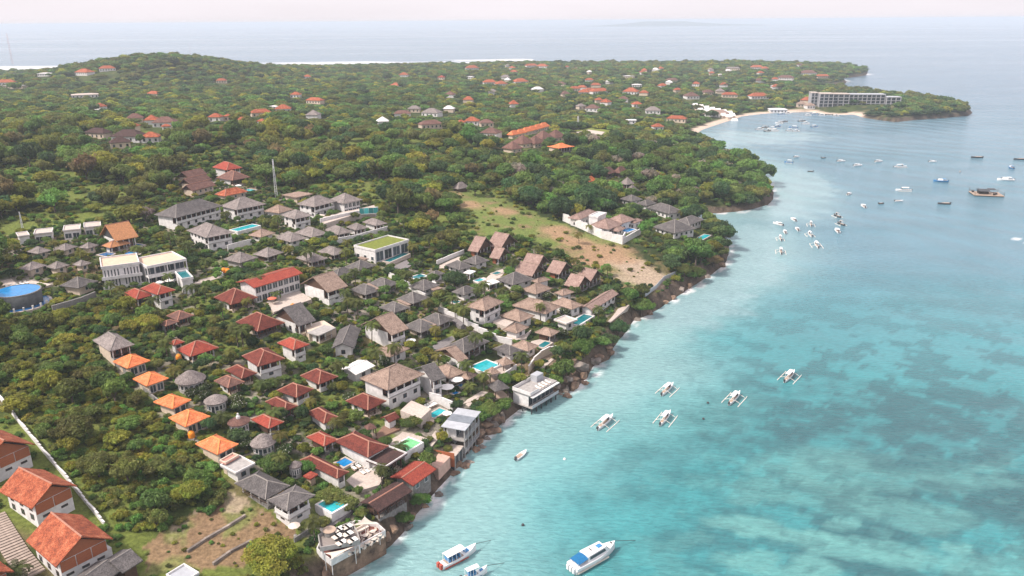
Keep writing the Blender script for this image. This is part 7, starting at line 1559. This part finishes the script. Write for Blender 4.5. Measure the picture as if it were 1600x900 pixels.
def motorboat(c, th, L, label, group=None, paint=None, cabin=True, small=False):
    B = L * .30; H = L * .085 + .25; root = empty('motor_boat', (c[0], c[1], 0), th); tag(root, label, 'boat', group)
    me, s = hull_mesh('hull', L, B, H, paint or M_BOATW, .5, .3, .85); link('hull', me, root)
    MB().box(-L * .42, L * .05, -B * .36, B * .36, H, H + .04).build('deck', M_WOODP, root)
    if cabin:
        mb = MB(); a, b2 = -L * .12, L * .22; w = B * .38; z = H + L * .10
        mb.add([(a, -w, H), (b2 + L * .06, -w * .8, H), (b2 + L * .06, w * .8, H), (a, w, H), (a, -w * .9, z), (b2 - L * .04, -w * .7, z), (b2 - L * .04, w * .7, z), (a, w * .9, z)], [(3, 2, 1, 0), (4, 5, 6, 7), (0, 1, 5, 4), (1, 2, 6, 5), (2, 3, 7, 6), (3, 0, 4, 7)]); mb.build('cabin', M_BOATW, root)
        MB().add([(b2 + L * .055, -w * .72, H + .1), (b2 + L * .055, w * .72, H + .1), (b2 - L * .03, w * .62, z - .06), (b2 - L * .03, -w * .62, z - .06), (b2 + L * .075, -w * .72, H + .1), (b2 + L * .075, w * .72, H + .1), (b2 - L * .01, w * .62, z - .06), (b2 - L * .01, -w * .62, z - .06)], [(3, 2, 1, 0), (4, 5, 6, 7), (0, 1, 5, 4), (1, 2, 6, 5), (2, 3, 7, 6), (3, 0, 4, 7)]).build('windscreen', M_GLASS, root)
        MB().box(-L * .34, -L * .1, -w, w, z + .1, z + .16).build('sun_top', M_BOATW if paint is None else paint, root)
        pm = MB().tube((0, 0, H), (0, 0, z + .1), .04, n=5).mesh('sun_top_post', M_METAL)
        for sx in (-L * .33, -L * .13):
            for sy in (-w * .92, w * .92): link('sun_top_post', pm, root, (sx, sy, 0))
    else:
        for k in range(3): MB().box(-L * .3 + k * L * .2, -L * .26 + k * L * .2, -B * .42, B * .42, H - .02, H + .06).build('thwart', M_WOODP, root)
    e = MB().box(-L / 2 - .45, -L / 2 + .05, -.22, .22, H * .4, H + .5); e.build('outboard_engine', M_STEEL, root); return root
# the big white speedboat with blue aft awning
def speedboat():
    c, th, L = heading('Z8', (450, 700), (1335, 205)); B = L * .29; H = 1.55
    root = empty('speedboat', (c[0], c[1], 0), th); tag(root, 'large white speedboat with blue aft awning moored near the shore', 'boat')
    link('hull', hull_mesh('hull', L, B, H, M_BOATW, .55, .25, .92, .8, .4)[0], root)
    MB().box(-L * .5, L * .22, -B * .515, -B * .485, .45, .75).build('rub_rail', M_SAIL, root); MB().box(-L * .5, L * .22, B * .485, B * .515, .45, .75).build('rub_rail', M_SAIL, root)
    x0, x1, w = -L * .24, L * .20, B * .40; z = H + 1.25
    cab = MB().add([(x0, -w, H), (x1 + 1.0, -w * .85, H), (x1 + 1.0, w * .85, H), (x0, w, H), (x0 + .1, -w * .92, z), (x1, -w * .78, z), (x1, w * .78, z), (x0 + .1, w * .92, z)], [(3, 2, 1, 0), (4, 5, 6, 7), (0, 1, 5, 4), (1, 2, 6, 5), (2, 3, 7, 6), (3, 0, 4, 7)]).build('cabin', M_BOATW, root)
    for s in (-1, 1):
        vs = [(x0 + .5, s * w * 1.0, H + .45), (x1 - .2, s * w * .90, H + .45), (x1 - .5, s * w * .85, z - .2), (x0 + .6, s * w * .95, z - .2)]; vs += [(a, b + s * .06, c_) for a, b, c_ in vs]
        MB().add(vs, [(0, 1, 2, 3), (7, 6, 5, 4), (0, 4, 5, 1), (1, 5, 6, 2), (2, 6, 7, 3), (3, 7, 4, 0)]).build('side_window', M_GLASS, cab)
    MB().add([(x1 + 1.02, -w * .75, H + .15), (x1 + 1.02, w * .75, H + .15), (x1 + .12, w * .68, z - .1), (x1 + .12, -w * .68, z - .1), (x1 + 1.1, -w * .75, H + .15), (x1 + 1.1, w * .75, H + .15), (x1 + .2, w * .68, z - .1), (x1 + .2, -w * .68, z - .1)], [(3, 2, 1, 0), (4, 5, 6, 7), (0, 1, 5, 4), (1, 2, 6, 5), (2, 3, 7, 6), (3, 0, 4, 7)]).build('windscreen', M_GLASS, cab)
    MB().box(x1 - 1.6, x1 - .5, -.5, .4, z, z + .14).build('roof_hatch', M_BLUEP, cab); MB().box(x0 + 1.6, x0 + 1.75, -.5, .5, z + .3, z + .38).tube((x0 + 1.68, 0, z), (x0 + 1.68, 0, z + .35), .05).build('antenna', M_STEEL, cab)
    k = 8; aw = MB(); xa, xb = -L * .46, x0 + .05
    for s in range(k):
        y0 = -w * .98 + 2 * w * .98 * s / k; y1 = -w * .98 + 2 * w * .98 * (s + 1) / k; za = lambda y: H + 1.15 - .25 * (y / w) ** 2
        aw.add([(xa, y0, za(y0) - .3), (xb, y0, za(y0)), (xb, y1, za(y1)), (xa, y1, za(y1) - .3), (xa, y0, za(y0) - .36), (xb, y0, za(y0) - .06), (xb, y1, za(y1) - .06), (xa, y1, za(y1) - .36)], [(0, 1, 2, 3), (7, 6, 5, 4), (0, 4, 5, 1), (2, 6, 7, 3), (1, 5, 6, 2), (3, 7, 4, 0)])
    aw.build('awning', mat('awning_blue', (.012, .13, .30), .8, .1, 2, .2), root)
    pm = MB().tube((0, 0, H), (0, 0, H + .82), .05, n=5).mesh('awning_post', M_METAL)
    for y in (-w * .9, w * .9): link('awning_post', pm, root, (xa + .1, y, 0))
    for y in (-.8, 0, .8): MB().box(-L * .5 - .55, -L * .5 + .02, y - .22, y + .22, .5, 1.5).build('outboard_engine', M_BOATW, root)
    MB().box(L * .40, L * .42, -.2, .2, H + .28, H + .5).build('bow_cleat', M_STEEL, root); rope(root, (L * .5, 0, H + .3), (L * .5 + 5.5, -.8, -.1)); rope(root, (-L * .5, -B * .4, .8), (-L * .5 - 2.0, -B * .4 - .6, -.1))
speedboat()
def tour_boat(stern, bow, label, red=True):
    c, th, L = heading('N', stern, bow); B = L * .24; H = 1.0
    root = empty('tour_boat', (c[0], c[1], 0), th); tag(root, label, 'boat')
    link('hull', hull_mesh('hull', L, B, H, M_BOATW, .5, .8, .85)[0], root); MB().box(-L * .46, L * .2, -B * .53, -B * .50, .25, .5).build('stripe', M_REDP if red else M_BLUEP, root)
    w = B * .46; x0, x1 = -L * .38, L * .12; MB().box(x0, x1, -w * .85, w * .85, H, H + .05).build('deck', M_WOODP, root)
    k = 6; cp = MB()
    for s in range(k):
        y0 = -w + 2 * w * s / k; y1 = -w + 2 * w * (s + 1) / k; zz = lambda y: H + 1.75 - .18 * (y / w) ** 2
        cp.add([(x0, y0, zz(y0)), (x1, y0, zz(y0)), (x1, y1, zz(y1)), (x0, y1, zz(y1)), (x0, y0, zz(y0) - .06), (x1, y0, zz(y0) - .06), (x1, y1, zz(y1) - .06), (x0, y1, zz(y1) - .06)], [(0, 1, 2, 3), (7, 6, 5, 4), (0, 4, 5, 1), (2, 6, 7, 3), (1, 5, 6, 2), (3, 7, 4, 0)])
    cp.build('canopy', M_BOATW, root)
    pm = MB().tube((0, 0, H), (0, 0, H + 1.55), .05, n=5).mesh('canopy_post', M_BOATW)
    for i in range(5):
        for s in (-1, 1): link('canopy_post', pm, root, (x0 + .1 + (x1 - x0 - .2) * i / 4, s * w * .93, 0))
    sm = MB().box(-.22, .22, -w * .8, w * .8, H + .05, H + .5).box(-.26, -.18, -w * .8, w * .8, H + .5, H + .95).mesh('bench', M_BLUEP)
    for i in range(4): link('bench', sm, root, (x0 + .7 + (x1 - x0 - 1.0) * i / 4, 0, 0))
    MB().box(x1 + .3, x1 + 1.3, -w * .5, w * .5, H + .1, H + .35).build('foredeck_locker', M_BLUEP, root)
    for y in (-.45, .45): MB().box(-L * .5 - .5, -L * .5 + .05, y - .28, y + .28, .35, 1.35).build('outboard_engine', M_REDP if red else M_STEEL, root)
    rope(root, (L * .5, 0, H + .6), (L * .5 + 4.5, .6, -.1))
tour_boat((115, 428), (335, 312), 'white tour boat with canopy, blue benches and red engines')
tour_boat((255, 515), (405, 450), 'white boat bow cut by the lower edge of the picture', False)
c, th, L = heading('M', (985, 632), (1050, 580)); motorboat(c, th, L, 'small plain white dinghy alone off the green pool', cabin=False)
for st, bw, lab in [((140, 440), (225, 368), 'white outrigger boat nearest the rocky shore'), ((540, 225), (602, 170), 'white outrigger boat above its pair off the overwater bar'), ((530, 412), (585, 345), 'white outrigger boat, lower one of the pair offshore'), ((960, 285), (1020, 222), 'white outrigger boat by itself in mid channel'), ((1305, 145), (1362, 88), 'cream outrigger boat farthest out of the five near ones')]:
    c, th, L = heading('O', st, bw); o = jukung(c, th, max(L * 1.12, 8.0), lab, 'outrigger boats off the village')
# the moored fleet further out (D crop): x, y, length m, heading degrees, kind, label
FLEET = [(62, 598, 8, 120, 'm', 'white boat nearest the bay shore in the moored cluster'), (158, 570, 7.5, 95, 'm', 'topmost white boat in the cluster off the bay'), (105, 647, 7, 80, 'm', 'small white boat in the middle left of the cluster'), (182, 630, 7, 85, 'm', 'small white boat at the heart of the cluster'), (268, 602, 9, 75, 'j', 'white outrigger in the upper right of the cluster'), (262, 665, 9, 85, 'j', 'white outrigger below the upper right one of the cluster'), (77, 690, 8, 80, 'j', 'white outrigger at the lower left of the cluster'), (80, 770, 10, 75, 'j', 'larger white outrigger lowest in the cluster, near shore'), (303, 730, 11, 80, 'j', 'large white outrigger lowest right in the cluster'),
         (432, 640, 9, 80, 'm', 'white cabin boat right of the cluster'), (432, 547, 8, 100, 'jd', 'dark outrigger at the upper right of the cluster'), (456, 597, 8, 100, 'jd', 'dark hulled outrigger above white cabin boat'), (130, 212, 10, 160, 'jb', 'blue outrigger close to the beach headland'), (180, 178, 8, 20, 'm', 'white boat beyond the blue outrigger'), (348, 184, 6, 10, 'd', 'tiny dark boat off the beach bay'), (265, 268, 6, 170, 'd', 'dark teal dinghy at edge of the pale plume'), (458, 205, 10, 5, 'm', 'white boat in the line off the bay, nearest the plume'), (562, 232, 11, 10, 'm', 'white cabin boat second in the line off the bay'), (692, 207, 11, 20, 'm', 'white cabin boat third in the line off the bay'), (828, 240, 15, 2, 'j', 'long white outrigger seen side on'), (1030, 208, 9, 0, 'm', 'small white boat far out in the channel'),
         (1305, 182, 14, 178, 'd', 'long dark open boat far out'), (1570, 193, 13, 178, 'd', 'long dark open boat farthest out, by the picture edge'), (1520, 246, 12, 82, 'b', 'blue and dark boat above the white yacht'), (1200, 270, 5, 60, 'm', 'tiny white skiff in mid channel'), (1080, 330, 14, 165, 'b', 'blue hulled speedboat in the channel'), (1485, 322, 16, 165, 'm', 'white motor yacht above the floating pontoon'), (508, 410, 9, 45, 'm', 'white boat alone above the cabin boat pair'), (595, 487, 11, 85, 'm', 'white cabin cruiser end on in the channel'), (848, 386, 15, 175, 'j', 'long pale outrigger lying across the channel'), (710, 468, 6, 20, 'd', 'little dark boat beside the end on cruiser'), (820, 453, 8, 5, 'd2', 'plain white skiff below the long pale outrigger'), (1100, 470, 11, 175, 'd', 'dark open boat left of the pontoon')]
for x, y, L, dg, k, lab in FLEET:
    p = at(px('D', (x, y)), .6); th = math.radians(dg); L = L * (.8 if y > 540 else .62)
    if k[0] == 'j': jukung(p, th, L, lab, 'boats moored in the channel', {'j': 'white', 'jd': 'dark', 'jb': 'blue'}[k])
    elif k == 'm': motorboat(p, th, L, lab, 'boats moored in the channel')
    elif k == 'b': motorboat(p, th, L, lab, 'boats moored in the channel', M_BLUEP)
    else: motorboat(p, th, L, lab, 'boats moored in the channel', M_STEEL if k == 'd' else None, cabin=False)
for i, (x, y) in enumerate([(775, 404), (790, 398), (812, 402), (830, 395), (822, 408), (850, 380), (868, 408), (880, 398), (888, 410), (905, 378), (918, 386), (945, 396), (835, 384), (798, 409), (925, 360), (945, 357), (968, 360), (990, 358), (1012, 362), (842, 357), (862, 354)]):
    p = at(px('T', (x, y)), .4)
    jukung(p, math.radians((5, 12, 170, 20, 0)[i % 5]), 8, ('pale', 'dark', 'white', 'blue')[i % 4] + ' little outrigger boat in the flock moored off the hotel beach' if y > 370 else ('pale', 'dark', 'white', 'blue')[i % 4] + ' little outrigger boat drawn up along the hotel beach', 'boats off the hotel beach', ('white', 'dark', 'white', 'blue')[i % 4])
# floating pontoon
def pontoon():
    c = at(px('Z7', (510, 730)), .5); root = empty('floating_pontoon', (c[0], c[1], 0), math.radians(-14)); tag(root, 'square floating pontoon with rails and dark tarpaulin roofs', 'pontoon')
    MB().box(-8, 8, -6, 6, .45, .75).build('deck', M_WOODP, root)
    fm = MB().tube((-8, 0, .15), (8, 0, .15), .45, n=8).mesh('float', M_STEEL)
    for y in (-5, 0, 5): link('float', fm, root, (0, y, 0))
    pm = MB().tube((0, 0, .7), (0, 0, 3.0), .09, n=5).mesh('post', M_WOOD)
    for x in (-7.8, -3, 2, 7.8):
        for y in (-5.8, 5.8): link('post', pm, root, (x, y, 0))
    for y in (-5.8, 5.8):
        for z in (1.3, 1.9): MB().box(-7.8, 7.8, y - .05, y + .05, z, z + .1).build('rail', M_WOOD, root)
    for x in (-7.8, 7.8): MB().box(x - .05, x + .05, -5.8, 5.8, 1.9, 2.0).build('rail', M_WOOD, root)
    MB().add([(-5, -3.5, 2.6), (1, -3.5, 2.6), (1, 3.5, 2.6), (-5, 3.5, 2.6), (-5, 0, 3.5), (1, 0, 3.5)], [(3, 2, 1, 0), (0, 1, 5, 4), (2, 3, 4, 5), (0, 4, 3), (1, 2, 5)]).build('tarpaulin', M_STEEL, root)
    MB().box(1.5, 5.5, 1, 5.5, 2.9, 3.05).build('tarpaulin', M_STEEL, root); MB().box(-4.5, .5, -2.5, 2.5, .75, 2.1).build('hut', M_BLACK, root)
    for x, y in ((3, -4), (4.5, -2), (-6.5, 3)): MB().box(x - .6, x + .6, y - .5, y + .5, .75, 1.7).build('crate', M_BLACK, root)
pontoon()
for q, lab in [((817, 627), None), ((1106, 630), 'small dark mooring buoy between the outrigger boats'), ((1099, 655), 'small dark mooring buoy right of the lower outrigger pair'), ((817, 821), 'small dark mooring buoy off the tour boat'), ((882, 718), 'tiny pale mooring buoy beyond the white dinghy')]:
    if lab is None: continue
    p = at(q); o = MB().lathe([(.08, -.3), (.3, -.15), (.36, .1), (.25, .35), (.06, .42)], 10).build('mooring_buoy', M_STEEL if 'dark' in lab else M_BOATW, loc=(p[0], p[1], .02)); tag(o, lab, 'buoy', 'mooring buoys')

# ------------------------------------------------------------------ boulders at the cliff foot
def rock_mesh(seed):
    import bmesh
    rg = np.random.default_rng(seed); bm = bmesh.new(); bmesh.ops.create_icosphere(bm, subdivisions=3, radius=1.0)
    pl = rg.normal(size=(13, 3)); pl /= np.linalg.norm(pl, axis=1)[:, None]; dd = .42 + .36 * rg.random(13); ph = rg.random(6) * 6
    for v in bm.verts:
        p = np.array(v.co)
        for n_, d in zip(pl, dd):
            k = p @ n_ - d
            if k > 0: p = p - n_ * k * .88
        p = p * (1 + .10 * math.sin(7 * p[0] + ph[0]) * math.cos(6 * p[1] + ph[1]) + .06 * math.sin(15 * p[2] + ph[2] + 5 * p[0]) + .035 * rg.normal())
        v.co = p
    me = bpy.data.meshes.new('boulder'); bm.to_mesh(me); bm.free(); me.materials.append(M_ROCK if seed % 3 else M_ROCKG); return me
RM = [rock_mesh(i) for i in range(8)]
RK = [('Z6', 855, 395, 4.2, 'huge banded boulder under the bright green tree'), ('Z6', 800, 345, 2.8, 'grey topped boulder behind the huge banded boulder'), ('Z6', 800, 535, 2.4, 'grey rounded boulder amid the rock fall'), ('Z6', 730, 540, 2.4, 'white faced boulder amid the rock fall'), ('Z6', 925, 575, 2.2, 'tawny boulder out at the water beside foam'), ('Z6', 800, 640, 3.0, 'broad brown boulder at the front of rock fall'), ('Z6', 700, 665, 2.4, 'flat tawny rock near the overwater bar'), ('Z6', 730, 735, 2.0, 'ochre slab rock lowest in the water'), ('Z6', 610, 615, 1.8, 'small tawny rock at the corner of overwater bar'), ('Z6', 915, 490, 2.6, 'pale rock at the water beside the huge boulder'), ('Z6', 790, 450, 2.0, 'small ochre rock below the huge boulder'), ('Z6', 1050, 330, 3.0, 'brown ledge rock at the foot of the bright green tree'), ('Z6', 1090, 280, 2.6, 'pinkish rock beyond the bright green tree'), ('Z6', 580, 700, 1.6, 'dark rock under the overwater bar end'), ('Z6', 640, 700, 1.4, 'low dark rock in the wash by overwater bar'), ('Z6', 680, 560, 1.8, 'tan rock under the olive tree'),
      ('Z2', 850, 230, 2.4, 'warm tan boulder high beneath the screw pine'), ('Z2', 930, 240, 2.2, 'pinkish boulder below the screw pine, seaward'), ('Z2', 820, 320, 2.8, 'ochre boulder pile top beside stilt building'), ('Z2', 900, 330, 2.6, 'tawny boulder above the dark ledge'), ('Z2', 890, 395, 3.4, 'wide dark ledge boulder at the waterline'), ('Z2', 1010, 270, 2.2, 'brown boulder towards the overwater bar'), ('Z2', 1000, 215, 2.0, 'brown boulder higher up towards the bar'), ('Z2', 760, 430, 2.2, 'grey brown boulder at foot of the stilts'), ('Z2', 830, 470, 1.9, 'pale grey rock washed by the sea'), ('Z2', 740, 520, 2.4, 'brown boulder between stilts and water'), ('Z2', 700, 600, 2.4, 'dark boulder below the stilt building'), ('Z2', 780, 570, 1.7, 'small dark rock in the wash by the stilts'), ('Z2', 560, 790, 2.4, 'brown boulder at foot of the red terrace wall'), ('Z2', 480, 800, 2.0, 'tan boulder beside the orange roofed building'), ('Z2', 620, 740, 1.8, 'dark rock under the red terrace wall'),
      ('L', 1200, 540, 2.2, 'tan boulder below the dark restaurant'), ('L', 1185, 590, 2.0, 'grey brown boulder at the water below restaurant'), ('L', 1100, 600, 1.8, 'ochre rock beside the cliff terrace'), ('L', 1290, 455, 1.6, 'rock at the foot of the orange roofed building'), ('L', 1380, 380, 1.8, 'brown rock further along under the orange roof'), ('L', 1480, 250, 2.0, 'dark rock below the pink paved court'), ('L', 1060, 660, 2.2, 'long ochre rock under the terrace corner'), ('L', 960, 730, 2.6, 'rust brown ledge rock under the cliff terrace'), ('L', 860, 790, 2.4, 'rust brown rock lowest under the terrace'), ('L', 760, 850, 2.4, 'ochre ledge rock at the bottom shore'), ('L', 680, 880, 2.2, 'tan ledge rock at the lower picture edge'),
      ('I', 1010, 255, 2.4, 'pale pink rock below the sandy cut'), ('I', 1060, 205, 2.2, 'pale rock beside the dark cleft under the fence'), ('I', 960, 285, 2.0, 'tan rock at the shore below the spreading tree'), ('I', 1110, 190, 2.4, 'brown rock east of the sandy cut'), ('I', 1230, 125, 2.6, 'brown shore rock below the point trees'), ('I', 1310, 60, 2.6, 'tan shore rock near the point tip'), ('I', 790, 395, 2.4, 'brown shore rock beyond the dark leaning tree'), ('I', 860, 355, 2.2, 'brown shore rock under the spreading tree'), ('I', 600, 570, 2.4, 'pinkish brown rock beside the bright green tree'), ('I', 570, 525, 2.6, 'tan rock inland of the leaning tree'), ('I', 610, 600, 2.6, 'banded brown ledge at the little point')]
for i, (crop, x, y, r, lab) in enumerate(RK):
    c = ground(px(crop, (x, y)), .4); z = max(tzf(c[0], c[1]), -.4)
    o = link('boulder', RM[i % 8], None, (c[0], c[1], z + r * .12), random.random() * 6, (r * .85, r * .6, r * .55)); tag(o, lab, 'boulder', 'boulders along the cliff foot')
